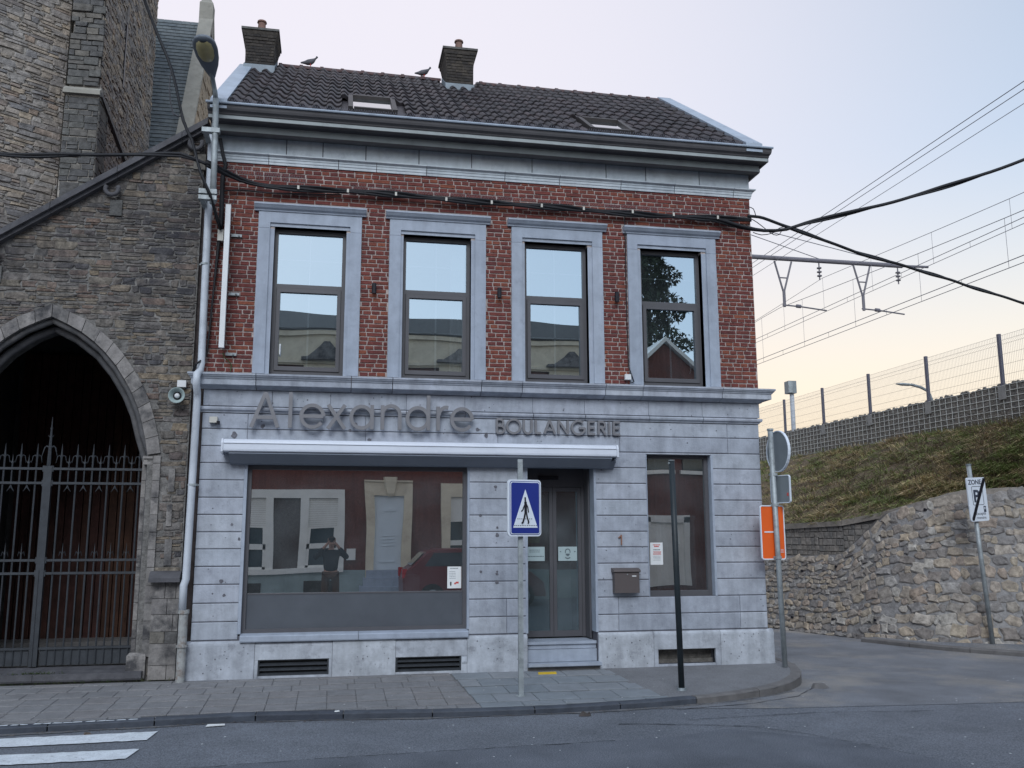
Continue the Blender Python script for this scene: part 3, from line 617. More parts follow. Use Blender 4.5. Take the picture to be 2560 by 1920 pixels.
# light fillets of the cornice: painted boards a little lighter
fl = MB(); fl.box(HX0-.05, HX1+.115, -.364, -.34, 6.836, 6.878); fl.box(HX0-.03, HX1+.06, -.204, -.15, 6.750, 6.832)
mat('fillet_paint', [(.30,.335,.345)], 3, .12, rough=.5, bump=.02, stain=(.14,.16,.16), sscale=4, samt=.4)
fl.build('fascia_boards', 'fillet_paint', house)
fb = MB(); fb.box(HX0+.002, HX1-.003, .004, .0115, 6.43, 6.78); fb.build('frieze_backing', 'ashlar_joint', house)
fx = [HX0,-.70,-.25,.29,.97,1.66,2.47,3.49,4.05,4.82,HX1]
for a, b in zip(fx[:-1], fx[1:]):
    mb = MB(); mb.box(a+.006, b-.006, -.008+random.uniform(-.002,.002), .0035, 6.562, 6.772); mb.build('frieze_slab', 'frieze_stone', house)
mold = [(-.01,6.43),(.012,6.43),(.014,6.462),(.022,6.465),(.024,6.496),(.032,6.50),(.034,6.522),(.055,6.53),(.068,6.538),(.07,6.552),(-.01,6.56)]
ret_profile(mold, 'string_mould', 'frieze_stone', house, [HX0,-.91,-.05,.43,1.07,2.10,2.84,3.69,4.45,5.31,HX1])
belt = [(-.02,3.565),(.02,3.565),(.028,3.575),(.10,3.600),(.118,3.604),(.12,3.61),(.12,3.672),(.13,3.675),(.135,3.688),(.15,3.70),(.155,3.712),(.165,3.718),(.165,3.738),(.155,3.742),(-.02,3.768)]
ret_profile(belt, 'belt_stone', 'ashlar', house, [HX0-.01,-.94,.18,.68,1.78,2.30,3.39,3.89,4.98,HX1], wob=.003)
string = [(-.01,3.285),(.012,3.285),(.016,3.30),(.04,3.315),(.045,3.335),(.04,3.352),(-.01,3.36)]
ret_profile(string, 'string_course', 'ashlar', house, [HX0,-.75,-.06,.86,1.59,2.46,3.14,4.0,4.74,HX1-.03])
# --- ground-floor masonry
gw = MB(); gh = [(-1.03,1.65,.70,2.70),(2.38,3.26,.0,2.70),(3.95,4.84,1.07,2.86),(-.79,.01,.25,.43),(.76,1.56,.25,.42),(4.03,4.79,.25,.43)]
wall_cells(gw, HX0+.02, HX1-.03, .15, 3.60, gh, .010, .30); gwo = gw.build('ashlar_wall', 'ashlar_joint', house)
rows = [3.28,3.09,2.885,2.685,2.485,2.28,2.08,1.88,1.685,1.485,1.28,1.07,.86,.655]
def block(x0, x1, z0, z1, m='ashlar', proud=.0, parent=gwo, name='stone_block', ch=.008):
    j = .006; x0 += j*.35; x1 -= j*.35; z0 += j; z1 -= j*.6; y = proud+random.uniform(-.002, .002); mb = MB()
    mb.rings([[(x0,.02,z0),(x1,.02,z0),(x1,.02,z1),(x0,.02,z1)], [(x0,y+ch*.6,z0),(x1,y+ch*.6,z0),(x1,y+ch*.6,z1),(x0,y+ch*.6,z1)], [(x0+ch,y,z0+ch),(x1-ch,y,z0+ch),(x1-ch,y,z1-ch),(x0+ch,y,z1-ch)]], cap=False)
    b = len(mb.v); mb._f([(b-4,b-3,b-2,b-1)]); mb.build(name, m, parent)
GX0, GX1 = -1.545, 5.53
for a, b in zip([GX0,-.75,-.06,.86,1.59,2.46,3.14,4.0,4.74], [-.75,-.06,.86,1.59,2.46,3.14,4.0,4.74,GX1+.02]): block(a, b, 3.362, 3.562, ch=.004)
for r in range(13):
    z1, z0 = rows[r], rows[r+1]
    if r < 2: sp = list(zip([GX0,-1.02,.37,2.01,3.60,5.08], [-1.02,.37,2.01,3.60,5.08,GX1]))
    elif r == 2: sp = [(GX0,-1.03),(-1.03,.3),(.3,1.65),(1.65,2.38),(2.38,3.26),(3.26,3.95),(4.84,GX1)]
    elif r < 11: sp = [(GX0,-1.03),(1.65,2.38),(3.26,3.95),(4.84,GX1)]
    else: sp = [(GX0,-1.03),(1.65,2.12),(2.12,2.38),(3.26,3.54),(3.54,5.16),(5.16,GX1)]
    for a, b in sp: block(a, b, z0, z1)
block(3.945, 4.845, 2.86, 2.885, ch=.003)
# jamb lining stones (drafted margins)
for x0, x1, z0, z1 in [(-1.035,-1.0,.72,2.70),(1.63,1.655,.72,2.70),(2.355,2.385,.655,2.70),(3.245,3.275,.655,2.70),(3.945,3.955,1.07,2.86),(4.83,4.86,1.07,2.86)]:
    jm = MB(); jm.box(x0, x1, -.003, .20, z0, z1); jm.build('jamb', 'smooth_stone', house)
# plinth
PY = -.035
def plinth(x0, x1, z0=.17, z1=.65):
    mb = MB(); mb.profx([(.05,z0),(PY,z0),(PY,z1-.05),(PY+.004,z1-.03),(-.005,z1-.004),(.05,z1)], x0+.002, x1-.002); mb.build('plinth_stone', 'plinth_stone', house)
plinth(-1.585,-.83); plinth(.045,.78); plinth(1.63,2.37); plinth(3.265,3.975); plinth(4.86,5.59)
for x0, x1, zb in [(-.83,.045,.43),(.78,1.63,.42),(3.975,4.86,.43)]:
    plinth(x0, x1, zb, .63 if x0 < 2 else .65)
for x0, x1, a, b, zz in [(-.83,.045,-.79,.01,.43),(.78,1.63,.76,1.56,.42),(3.975,4.86,4.03,4.79,.43)]:
    mb = MB()
    if a > x0: mb.box(x0+.002, a, PY, .05, .17, zz-.002)
    if b < x1: mb.box(b, x1-.002, PY, .05, .17, zz-.002)
    mb.box(max(a,x0), min(b,x1), PY+.012, .05, .17, .25); mb.build('plinth_stone', 'plinth_stone', house)
# cellar openings
for i, (x0, x1) in enumerate([(-.79,.01),(.785,1.56),(4.03,4.79)]):
    mb = MB(); zt = .428 if i != 1 else .418
    if i < 2:
        mb.box(x0, x1, .03, .035, .25, zt, 1)
        for z_ in (.252, .305, .36, zt-.012): mb.box(x0, x1, -.02, .025, z_, z_+.012)
        mb.box(x0, x0+.018, -.025, .028, .25, zt); mb.box(x1-.018, x1, -.025, .028, .25, zt)
        for k in range(3):
            z_ = .262+k*.054; mb.hexa([(x0+.018,-.018,z_),(x1-.018,-.018,z_),(x1-.018,.02,z_+.02),(x0+.018,.02,z_+.02),(x0+.018,-.018,z_+.004),(x1-.018,-.018,z_+.004),(x1-.018,.02,z_+.024),(x0+.018,.02,z_+.024)])
        mb.build('cellar_grille', ['iron', 'gabion_core'], house)
    else:
        mb.box(x0, x1, .12, .13, .25, zt); mb.box(x0, x1, .08, .12, .25, .30); mb.build('cellar_board', 'quoin_dark', house)
mb = MB(); mb.box(1.565, 1.625, PY-.012, PY, .34, .405); mb.box(1.585, 1.607, PY-.018, PY-.012, .355, .39, 0); mb.build('gas_hatch', 'pvc', house)
# --- shop window
sw = MB(); y0, y1 = .06, .15
sw.box(-1.0, -.955, y0, y1, .72, 2.70); sw.box(1.585, 1.63, y0, y1, .72, 2.70); sw.box(-.955, 1.585, y0, y1, 2.62, 2.70); sw.box(-.955, 1.585, y0, y1, .72, .765)
sw.box(-.955, 1.585, y0+.02, y1, 1.155, 1.172); sfo = sw.build('shop_window', 'frame_grey', house)
mb = MB(); mb.box(-.955, 1.585, .085, .13, .765, 1.155); mb.build('infill_panel', 'panel_grey', sfo)
mb = MB(); mb.poly([(-.955,.10,1.172),(1.585,.10,1.172),(1.585,.10,2.62),(-.955,.10,2.62)]); mb.build('pane', 'glass_shop', sfo)
for a, b in ((-1.0,.34),(.345,1.64)):
    mb = MB(); mb.profx([(.06,.632),(-.065,.632),(-.07,.645),(-.07,.695),(-.06,.705),(.06,.722)], a, b); mb.build('sill_stone', 'smooth_stone', house)
# --- right-hand window
rw = MB(); x0, x1 = 3.955, 4.83
rw.box(x0, x0+.03, .10, .17, 1.07, 2.86); rw.box(x1-.05, x1, .10, .17, 1.07, 2.86); rw.box(x0+.03, x1-.05, .10, .17, 2.82, 2.86); rw.box(x0+.03, x1-.05, .09, .17, 1.07, 1.135)
rwo = rw.build('narrow_window', 'frame_grey', house)
mb = MB(); mb.poly([(x0+.03,.13,1.135),(x1-.05,.13,1.135),(x1-.05,.13,2.82),(x0+.03,.13,2.82)]); mb.build('pane', 'glass_shop', rwo)
drape(4.18, 4.32, 1.15, 2.05, .30, 3, rwo, pinch=.0); drape(4.56, 4.70, 1.15, 2.05, .30, 3, rwo)
mb = MB(); mb.box(4.16, 4.72, .30, .32, 2.05, 2.09); mb.build('curtain_rail', 'muntin', rwo)
# --- entrance: two glazed leaves set back, transom, steps
dr = MB(); Yd = .42
dr.box(2.385, 3.245, Yd, Yd+.08, 2.46, 2.70); dr.box(2.385, 2.40, .21, Yd, .56, 2.70); dr.box(3.225, 3.245, .21, Yd, .56, 2.70); dr.box(2.40, 2.43, Yd, Yd+.08, .56, 2.46); dr.box(3.19, 3.225, Yd, Yd+.08, .56, 2.46)
dfo = dr.build('door_frame', 'frame_grey', house)
mb = MB(); mb.box(2.62, 2.88, Yd-.03, Yd, 2.55, 2.60); mb.build('door_sensor', 'sign_black', dfo)
for a, b in ((2.432,2.808),(2.812,3.188)):
    mb = MB(); f = .045
    mb.box(a, a+f, Yd+.01, Yd+.06, .565, 2.455); mb.box(b-f, b, Yd+.01, Yd+.06, .565, 2.455); mb.box(a+f, b-f, Yd+.01, Yd+.06, .565, .64); mb.box(a+f, b-f, Yd+.01, Yd+.06, 2.40, 2.455)
    lf = mb.build('door_leaf', 'frame_grey', house)
    mb = MB(); mb.poly([(a+f,Yd+.03,.64),(b-f,Yd+.03,.64),(b-f,Yd+.03,2.40),(a+f,Yd+.03,2.40)]); mb.build('pane', 'glass_door', lf)
for x0, x1, ya, z0, z1 in ((2.375,3.255,.06,.46,.545),(2.375,3.255,.03,.31,.455),(2.365,3.275,-.10,.265,.305)):
    mb = MB(); mb.box(x0, x1, ya-.0, .42+.08, z0, z1)
    if z1 in (.545, .305): mb.box(x0-.001, x1+.001, ya-.025, ya+.02, z1-.03, z1+.004)
    mb.build('doorstep', 'smooth_stone', house)
mb = MB(); mb.box(2.37, 3.27, -.06, .4, .17, .263); mb.build('step_base', 'kerb_concrete', house)
# shop counter and back light-coloured room parts seen through the glass
mb = MB(); mb.box(2.3, 3.4, 1.8, 2.2, .42, 1.45); mb.box(-.6, 1.2, 1.6, 2.0, .42, 1.3); mb.build('counter', 'interior_light', house)

# --- roof
SL = .697; EY, EZ = -.30, 7.045; RY = 2.87
def rz(y): return EZ+(y-EY)*SL
SLn = Vector((0, -SL, 1)).normalized(); SLu = Vector((0, 1, SL)).normalized()
rb = MB(); rb.hexa([(HX0,EY,EZ-.05),(HX1,EY,EZ-.05),(HX1,RY,rz(RY)-.05),(HX0,RY,rz(RY)-.05),(HX0,EY,EZ-.0),(HX1,EY,EZ-.0),(HX1,RY,rz(RY)),(HX0,RY,rz(RY))])
rb.hexa([(HX0,RY,rz(RY)-.05),(HX1,RY,rz(RY)-.05),(HX1,6.1,rz(RY)-2.25),(HX0,6.1,rz(RY)-2.25),(HX0,RY,rz(RY)),(HX1,RY,rz(RY)),(HX1,6.1,rz(RY)-2.2),(HX0,6.1,rz(RY)-2.2)])
roof = rb.build('roof', 'tile', house)
def tile_mesh(seed):
    rn = random.Random(seed); n = 9; tw, tl, th = .186, .37, .054; v = []; f = []
    def prof(u): # S profile across: roll on the left, trough on the right
        return th*(.5+.5*math.cos(2*math.pi*(u-.22)))**1.25
    tl_ = rn.uniform(-.004, .004)
    for k, (s_, dz) in enumerate(((0, -.018), (0, .030+tl_), (.012, .036+tl_), (tl, .008))):
        for i in range(n):
            u = i/(n-1); v.append(((u-.5)*tw, s_, prof(u)+dz))
    for k in range(3):
        for i in range(n-1): f.append((k*n+i, k*n+i+1, (k+1)*n+i+1, (k+1)*n+i))
    me = bpy.data.meshes.new('roof_tile'); me.from_pydata(v, [], f); me.materials.append(MATS['tile']); me.polygons.foreach_set('use_smooth', [p.index >= n-1 for p in me.polygons]); me.update(); return me
TV = [tile_mesh(k) for k in range(5)]
cols, nrow = 40, 11; tx0, tx1 = -1.385, 5.325; tpx = (tx1-tx0)/cols; slen = (Vector((0,RY,rz(RY)))-Vector((0,EY,EZ))).length; tpy = (slen-.02)/nrow
blocked = [(.0,.72,-.26,.66),(3.16,3.88,-.28,.50),(-1.6,-1.05,2.2,2.9),(1.55,2.05,2.2,2.9)]
tl_items = []
for r in range(nrow):
    for c in range(cols):
        x = tx0+(c+.5)*tpx; s_ = r*tpy; p = Vector((x, EY, EZ))+SLu*s_; mid = p+SLu*(tpy*.6)
        if any(a < x < b and y0 < mid.y < y1 for a, b, y0, y1 in blocked): continue
        tl_items.append((p, random.randrange(5), random.uniform(-.012, .012)))
cp_ = Vector((0,-11.3,1.8)); tl_items.sort(key=lambda t: (t[0]-cp_).length)
rest = MB()
for i, (p, k, a) in enumerate(tl_items):
    Rm = Matrix(((1,0,0),(0,SLu.y,SLn.y),(0,SLu.z,SLn.z))).to_4x4() @ Matrix.Rotation(a, 4, 'Z')
    Rm.translation = p+SLn*.006
    if i < 300: inst('roof_tile', TV[k], roof, Rm)
    else:
        b = len(rest.v); rest.v += [tuple(Rm @ v.co) for v in TV[k].vertices]; rest._f([tuple(b+q for q in pl.vertices) for pl in TV[k].polygons], 0, random.random())
rest.build('tile_field', 'tile', roof, smooth=True, kind='stuff')
for i in range(20):
    x = -1.05+i*.325
    if 1.5 < x+.16 < 2.1 and x > 1.4 and x < 1.9: continue
    mb = MB(); n = 7; L_ = .33
    mb.rings([[(x+xx, RY+.02+.10*rr*math.cos(a), rz(RY)-.01+.085*rr*math.sin(a)) for a in [math.pi*k/(n-1) for k in range(n)]] for xx, rr in ((0,1.12),(.05,1.12),(.055,1),(L_,.96))], closed=False, cap=False)
    mb.build('ridge_tile', 'tile_ridge', roof, smooth=False)
# verges
def verge(x0, x1, top=RY):
    mb = MB(); h0, h1 = -.02, .10
    a = Vector((0,EY-.13,rz(EY-.13))); b = Vector((0,top,rz(top)))
    P_ = []
    for h in (h0, h1):
        P_ += [(x0,a.y,a.z+h),(x1,a.y,a.z+h),(x1,b.y,b.z+h),(x0,b.y,b.z+h)]
    mb.hexa(P_); mb.build('verge_flashing', 'zinc', roof)
verge(HX0-.03, -1.395, 2.35); verge(5.335, HX1+.012)
# skylights
for x0, x1, ya, yb in ((.05,.67,-.19,.60),(3.21,3.84,-.22,.43)):
    mb = MB()
    def on(x, y, h): return tuple(Vector((x,y,rz(y)))+SLn*h)
    def bar(xa, xb, y0, y1, h0, h1):
        mb.hexa([on(xa,y0,h0),on(xb,y0,h0),on(xb,y1,h0),on(xa,y1,h0),on(xa,y0,h1),on(xb,y0,h1),on(xb,y1,h1),on(xa,y1,h1)])
    bar(x0, x0+.06, ya, yb, 0, .085); bar(x1-.06, x1, ya, yb, 0, .085); bar(x0+.06, x1-.06, yb-.055, yb, 0, .095); bar(x0+.07, x1-.07, ya, ya+.05, 0, .08)
    so = mb.build('skylight', 'skylight_frame', roof)
    mb2 = MB(); mb2.poly([on(x0+.055,ya+.05,.05),on(x1-.055,ya+.05,.05),on(x1-.055,yb-.05,.05),on(x0+.055,yb-.05,.05)]); so2 = mb2.build('skylight_pane', 'glass_skylight', roof)
# chimneys
def chimney(xc, w_, y0, d_, zb, zt, pm):
    mb = MB(); h = w_/2
    lv = [(zb-.5,0,0),(zt-.38,0,0),(zt-.20,.012,.01),(zt-.08,.035,.03),(zt-.05,.05,.04),(zt,.055,.045)]
    mb.rings([[(xc-h-e,y0-g_,z_),(xc+h+e,y0-g_,z_),(xc+h+e,y0+d_+g_,z_),(xc-h-e,y0+d_+g_,z_)] for z_, e, g_ in lv])
    co = mb.build('chimney', 'mortar' if False else 'chimney_brick', house)
    bk = MB(); z_ = zb+.06; r_ = 0
    while z_ < zt-.06:
        L_ = .10 if r_ % 2 else .19; x = xc-h-random.uniform(0, L_); e = max(0, (z_-(zt-.25))/.2)*.04
        while x < xc+h:
            a, b = max(x, xc-h-e), min(x+L_, xc+h+e)
            if b-a > .02: bk.box(a+.004, b-.004, y0-e-.008-random.uniform(0,.006), y0+.02, z_+.003, z_+.042, 0, random.random())
            x += L_
        y = y0
        while y < y0+d_:
            bk.box(xc+h-.01, xc+h+e+.007, y+.004, min(y+L_, y0+d_)-.004, z_+.003, z_+.042, 0, random.random()); y += L_
        z_ += .048; r_ += 1
    bk.build('brick_courses', 'chimney_brick', co, kind='stuff')
    cm = MB(); cm.box(xc-h-.07, xc+h+.07, y0-.06, y0+d_+.06, zt, zt+.035); cm.build('cap', 'quoin_dark', co)
    pt = MB(); pt.cyl(xc, y0+.15, zt+.035, zt+.23, .064, 14, .056); pt.cyl(xc, y0+.15, zt+.23, zt+.255, .074, 14, .068); pt.build('chimney_pot', 'pot', co)
    fl_ = MB(); fl_.box(xc-h-.02, xc+h+.02, y0-.025, y0-.012, zb-.12, zb+.05); fl_.hexa([(xc-h-.03,y0-.10,zb-.14),(xc+h+.03,y0-.10,zb-.14),(xc+h+.03,y0,zb-.06),(xc-h-.03,y0,zb-.06),(xc-h-.03,y0-.10,zb-.13),(xc+h+.03,y0-.10,zb-.13),(xc+h+.03,y0,zb-.05),(xc-h-.03,y0,zb-.05)])
    for xx in (xc-h-.02, xc+h+.012):
        fl_.hexa([(xx,y0,zb-.05),(xx+.01,y0,zb-.05),(xx+.01,y0+d_,zb+.3),(xx,y0+d_,zb+.3),(xx,y0,zb+.06),(xx+.01,y0,zb+.06),(xx+.01,y0+d_,zb+.42),(xx,y0+d_,zb+.42)])
    fl_.build('flashing', 'lead', co)
chimney(-1.29, .42, 2.18, .55, 8.86, 9.46, 0); chimney(1.785, .42, 2.18, .55, 8.84, 9.46, 0)
# bird netting wire along the gutter and over the facade cable
def netting(path, h, parent, step=.028, tilt=(0,0,1), name='bird_netting', r=.0016):
    mb = MB(); P_ = [Vector(p) for p in path]; up_ = Vector(tilt)
    def tri(a, b):
        d = (b-a).normalized(); s_ = d.cross(Vector((0,1,0))); 
        if s_.length < .1: s_ = d.cross(Vector((1,0,0)))
        s_ = s_.normalized()*r; q = Vector((0,-r,0)); bb = len(mb.v)
        mb.v += [tuple(a+s_), tuple(a-s_), tuple(a+q), tuple(b+s_), tuple(b-s_), tuple(b+q)]
        mb._f([(bb,bb+1,bb+4,bb+3),(bb+1,bb+2,bb+5,bb+4),(bb+2,bb,bb+3,bb+5)])
    d = [0]
    for a, b in zip(P_[:-1], P_[1:]): d.append(d[-1]+(b-a).length)
    def at(s):
        for i in range(len(P_)-1):
            if s <= d[i+1]: return P_[i].lerp(P_[i+1], (s-d[i])/(d[i+1]-d[i]))
        return P_[-1]
    s = 0; k = 0
    while s < d[-1]-step*2:
        rnd = lambda: Vector((random.uniform(-.004,.004), random.uniform(-.012,.012), random.uniform(-.006,.006)))
        a, c = at(s)+rnd(), at(s+step*1.4)+up_*h+rnd(); a2, c2 = at(s+step*1.4)+rnd(), at(s)+up_*h+rnd()
        tri(a, c); tri(a2, c2); s += step
    return mb.build(name, 'wire_thin', parent)
netting([(-1.5,-.40,7.0),(5.6,-.40,7.0)], .085, house, .030, (0,.15,1))

# ================================================================== THINGS ON THE FACADE
# --- lettering: strokes swept in the facade plane
def arc(cx, cz, rx, rz_, a0, a1, n=20): return [(cx+rx*math.cos(R(a0+(a1-a0)*i/n)), cz+rz_*math.sin(R(a0+(a1-a0)*i/n))) for i in range(n+1)]
def stroke(mb, pts, w_, y0, y1, closed=False):
    n = len(pts); L_, Rr = [], []
    for i in range(n):
        if closed: a, b = pts[(i-1) % n], pts[(i+1) % n]
        else: a, b = pts[max(0, i-1)], pts[min(n-1, i+1)]
        dx, dz = b[0]-a[0], b[1]-a[1]; l_ = math.hypot(dx, dz) or 1; nx, nz = -dz/l_*w_/2, dx/l_*w_/2
        L_.append((pts[i][0]+nx, pts[i][1]+nz)); Rr.append((pts[i][0]-nx, pts[i][1]-nz))
    b = len(mb.v)
    for (lx, lz), (rx, rz__) in zip(L_, Rr): mb.v += [(lx,y0,lz),(rx,y0,rz__),(rx,y1,rz__),(lx,y1,lz)]
    fs = []; m_ = n if closed else n-1
    for i in range(m_):
        p, q = b+4*i, b+4*((i+1) % n)
        for k in range(4): fs.append((p+k, p+(k+1) % 4, q+(k+1) % 4, q+k))
    if not closed: fs += [(b+3,b+2,b+1,b),(b+4*(n-1),b+4*(n-1)+1,b+4*(n-1)+2,b+4*(n-1)+3)]
    mb._f(fs)
def letters(defs, parent, w_, y0, y1, m):
    for ch, strokes in defs:
        mb = MB()
        for i, st in enumerate(strokes):
            cl = st[0] == 'c'; pts = st[1] if cl else st
            stroke(mb, pts, w_, y0-.0005*i, y1+.0005*i, cl)
        o = mb.build('letter', m, parent); o['label'] = 'letter '+ch
zb, zx, zc_ = 3.105, 3.395, 3.525; hw = .02
def circ(cx, cz, r, rz_=None, n=28): return ('c', arc(cx, cz, r, rz_ or r, 0, 360-360/n, n-1))
xh = (zx+zb)/2; r_ = .128
A1 = [('A', [[(-.975,zb),(-.82,zc_)],[(-.82,zc_),(-.668,zb)],[(-.925,3.225),(-.715,3.225)]]),
 ('l', [[(-.528,zb),(-.528,zc_+.01)]]),
 ('e', [[(-.397,xh),(-.14,xh)], arc(-.27,xh,.130,.132,0,325,26)]),
 ('x', [[(-.085,zb),(.115,zx)],[(-.085,zx),(.115,zb)]]),
 ('a', [circ(.315,xh,.125,.132),[(.44,zb),(.44,zx+.008)]]),
 ('n', [[(.565,zb),(.565,zx+.008)], arc(.67,3.29,.105,.107,180,0,14)+[(.775,zb)]]),
 ('d', [circ(.995,xh,.128,.132),[(1.125,zb),(1.125,zc_+.012)]]),
 ('r', [[(1.245,zb),(1.245,zx+.008)], arc(1.345,3.28,.095,.115,170,75,8)]),
 ('e', [[(1.415,xh),(1.665,xh)], arc(1.54,xh,.126,.132,0,325,26)])]
sgn = thing('shop_name_sign', 'large thin grey metal letters reading Alexandre above the awning', 'sign', loc=(.3,-.04,3.1))
letters(A1, sgn, .044, -.115, -.075, 'sign_metal')
mb = MB()
for x, z_ in [(-.93,3.2),(-.7,3.2),(-.528,3.2),(-.528,3.45),(-.39,3.3),(-.15,3.2),(-.05,3.16),(.09,3.16),(.20,3.3),(.44,3.3),(.565,3.3),(.775,3.2),(.88,3.3),(1.125,3.45),(1.245,3.2),(1.43,3.3),(1.6,3.15)]: mb.tube([(x,-.08,z_),(x,.0,z_)], .006, 5)
mb.build('spacers', 'galv', sgn)
c0, c1 = 3.10, 3.272; cm_ = (c0+c1)/2; hh = (c1-c0)/2
B1 = [('B', [[(1.99,c0),(1.99,c1)],[(1.99,c1)]+arc(2.03,c1-.041,.042,.041,90,-90,8)+[(1.99,c1-.082)],[(1.99,c1-.083)]+arc(2.035,c0+.045,.05,.045,90,-90,8)+[(1.99,c0)]]),
 ('O', [circ(2.205,cm_,.086,.086)]),
 ('U', [[(2.335,c1),(2.335,c0+.055)]+arc(2.385,c0+.055,.05,.055,180,360,10)+[(2.435,c1)]]),
 ('L', [[(2.49,c1),(2.49,c0)],[(2.49,c0+.008),(2.555,c0+.008)]]),
 ('A', [[(2.60,c0),(2.668,c1)],[(2.668,c1),(2.737,c0)],[(2.625,c0+.05),(2.712,c0+.05)]]),
 ('N', [[(2.785,c0),(2.785,c1)],[(2.785,c1),(2.905,c0)],[(2.905,c0),(2.905,c1)]]),
 ('G', [arc(3.045,cm_,.086,.086,48,360,20),[(3.131,cm_-.006),(3.055,cm_-.006)]]),
 ('E', [[(3.18,c0),(3.18,c1)],[(3.18,c1-.008),(3.262,c1-.008)],[(3.18,cm_),(3.258,cm_)],[(3.18,c0+.008),(3.262,c0+.008)]]),
 ('R', [[(3.312,c0),(3.312,c1)],[(3.312,c1-.006)]+arc(3.355,c1-.044,.042,.038,90,-90,8)+[(3.312,c1-.082)],[(3.35,c1-.085),(3.405,c0)]]),
 ('I', [[(3.452,c0),(3.452,c1)]]),
 ('E', [[(3.512,c0),(3.512,c1)],[(3.512,c1-.008),(3.594,c1-.008)],[(3.512,cm_),(3.59,cm_)],[(3.512,c0+.008),(3.594,c0+.008)]])]
sg2 = thing('bakery_word_sign', 'smaller grey metal capital letters reading BOULANGERIE right of the shop name', 'sign', loc=(2.8,-.03,3.1))
letters(B1, sg2, .027, -.045, -.015, 'sign_metal')
# --- awning cassette
aw = thing('awning', 'long retracted white and grey awning cassette over shop window and door', 'awning', loc=(1.1,0,2.8))
mb = MB(); mb.profx([(-.02,2.93),(-.17,2.955),(-.225,2.945),(-.25,2.925),(-.262,2.90),(-.265,2.83),(-.262,2.81),(-.25,2.80),(-.02,2.80)], -1.262, 3.475); mb.build('cassette', 'awning_white', aw)
mb = MB(); mb.box(-1.255, 3.47, -.268, -.262, 2.893, 2.898); mb.build('seam', 'awning_dark', aw)
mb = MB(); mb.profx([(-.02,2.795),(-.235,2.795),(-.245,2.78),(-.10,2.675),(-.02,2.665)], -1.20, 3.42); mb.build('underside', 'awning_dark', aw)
for a, b in ((-1.285,-1.264),(3.477,3.50)):
    mb = MB(); mb.profx([(-.02,2.935),(-.17,2.962),(-.24,2.95),(-.272,2.90),(-.272,2.80),(-.25,2.775),(-.02,2.775)], a, b); mb.build('end_cap', 'awning_white', aw)
mb = MB(); mb.profx([(.0,2.77),(-.14,2.77),(-.14,2.745),(-.02,2.665),(.0,2.665)], 3.425, 3.50); mb.build('bracket', 'awning_dark', aw)
# --- letterbox, house number, wall lights, sensor, boxes
lb = thing('letterbox', 'brown-grey metal letterbox with sloped lid on the stone beside the door', 'letterbox', loc=(3.62,0,1.12))
mb = MB(); mb.box(3.465, 3.785, -.10, .0, 1.125, 1.375); mb.build('body', 'letterbox', lb)
mb = MB(); mb.profx([(.0,1.378),(-.112,1.378),(-.118,1.385),(-.112,1.405),(-.05,1.425),(.0,1.43)], 3.45, 3.80); mb.build('lid', 'letterbox', lb)
mb = MB(); mb.box(3.69, 3.745, -.103, -.100, 1.325, 1.337); mb.build('name_plate', 'paper_white', lb)
mb = MB(); mb.tube([(3.63,-.10,1.352),(3.63,-.106,1.352)], .008, 8); mb.build('lock', 'galv', lb)
hn = MB(); stroke(hn, [(3.553,1.80),(3.588,1.83)], .013, -.022, -.004); stroke(hn, [(3.590,1.84),(3.590,1.715)], .015, -.0215, -.0035)
tag(hn.build('house_number', 'brass'), 'small copper-coloured house number 1 on the stone between door and narrow window', 'house number')
for x, z_, lbx in [(.43,4.88,'between the first and second upper windows'),(2.02,4.90,'between the second and third upper windows'),(3.59,4.92,'between the third and fourth upper windows')]:
    t_ = thing('wall_light', 'small black cylindrical wall light on brick pier '+lbx, 'wall light', 'black wall lights between upper windows', (x,0,z_))
    mb = MB(); mb.cyl(x, -.055, z_-.065, z_+.065, .028, 14); mb.build('cylinder', 'sign_black', t_); mb = MB(); mb.box(x-.015, x+.015, -.04, -.002, z_-.02, z_+.02); mb.build('bracket', 'sign_black', t_)
t_ = thing('motion_sensor', 'small beige sensor box on the stone at the left above the awning', 'sensor', loc=(-1.41,0,3.17))
mb = MB(); mb.box(-1.455, -1.365, -.07, -.002, 3.155, 3.225); mb.build('box', 'beige_plastic', t_); mb = MB(); mb.cyl(-1.36, -.05, 3.135, 3.175, .025, 10); mb.build('eye', 'sign_black', t_)
t_ = thing('socket_box', 'small white junction box at the foot of the brick left of the fourth upper window', 'junction box', loc=(3.71,0,3.8))
mb = MB(); mb.box(3.675, 3.755, -.062, -.02, 3.825, 3.895); mb.build('cover', 'white_plastic', t_); mb = MB(); mb.tube([(3.73,-.03,6.05),(3.728,-.03,5.3),(3.726,-.03,4.6),(3.735,-.03,4.0),(3.80,-.04,3.80),(3.78,-.04,3.79),(3.74,-.04,3.80)], .007); mb.build('lead', 'cable', t_)
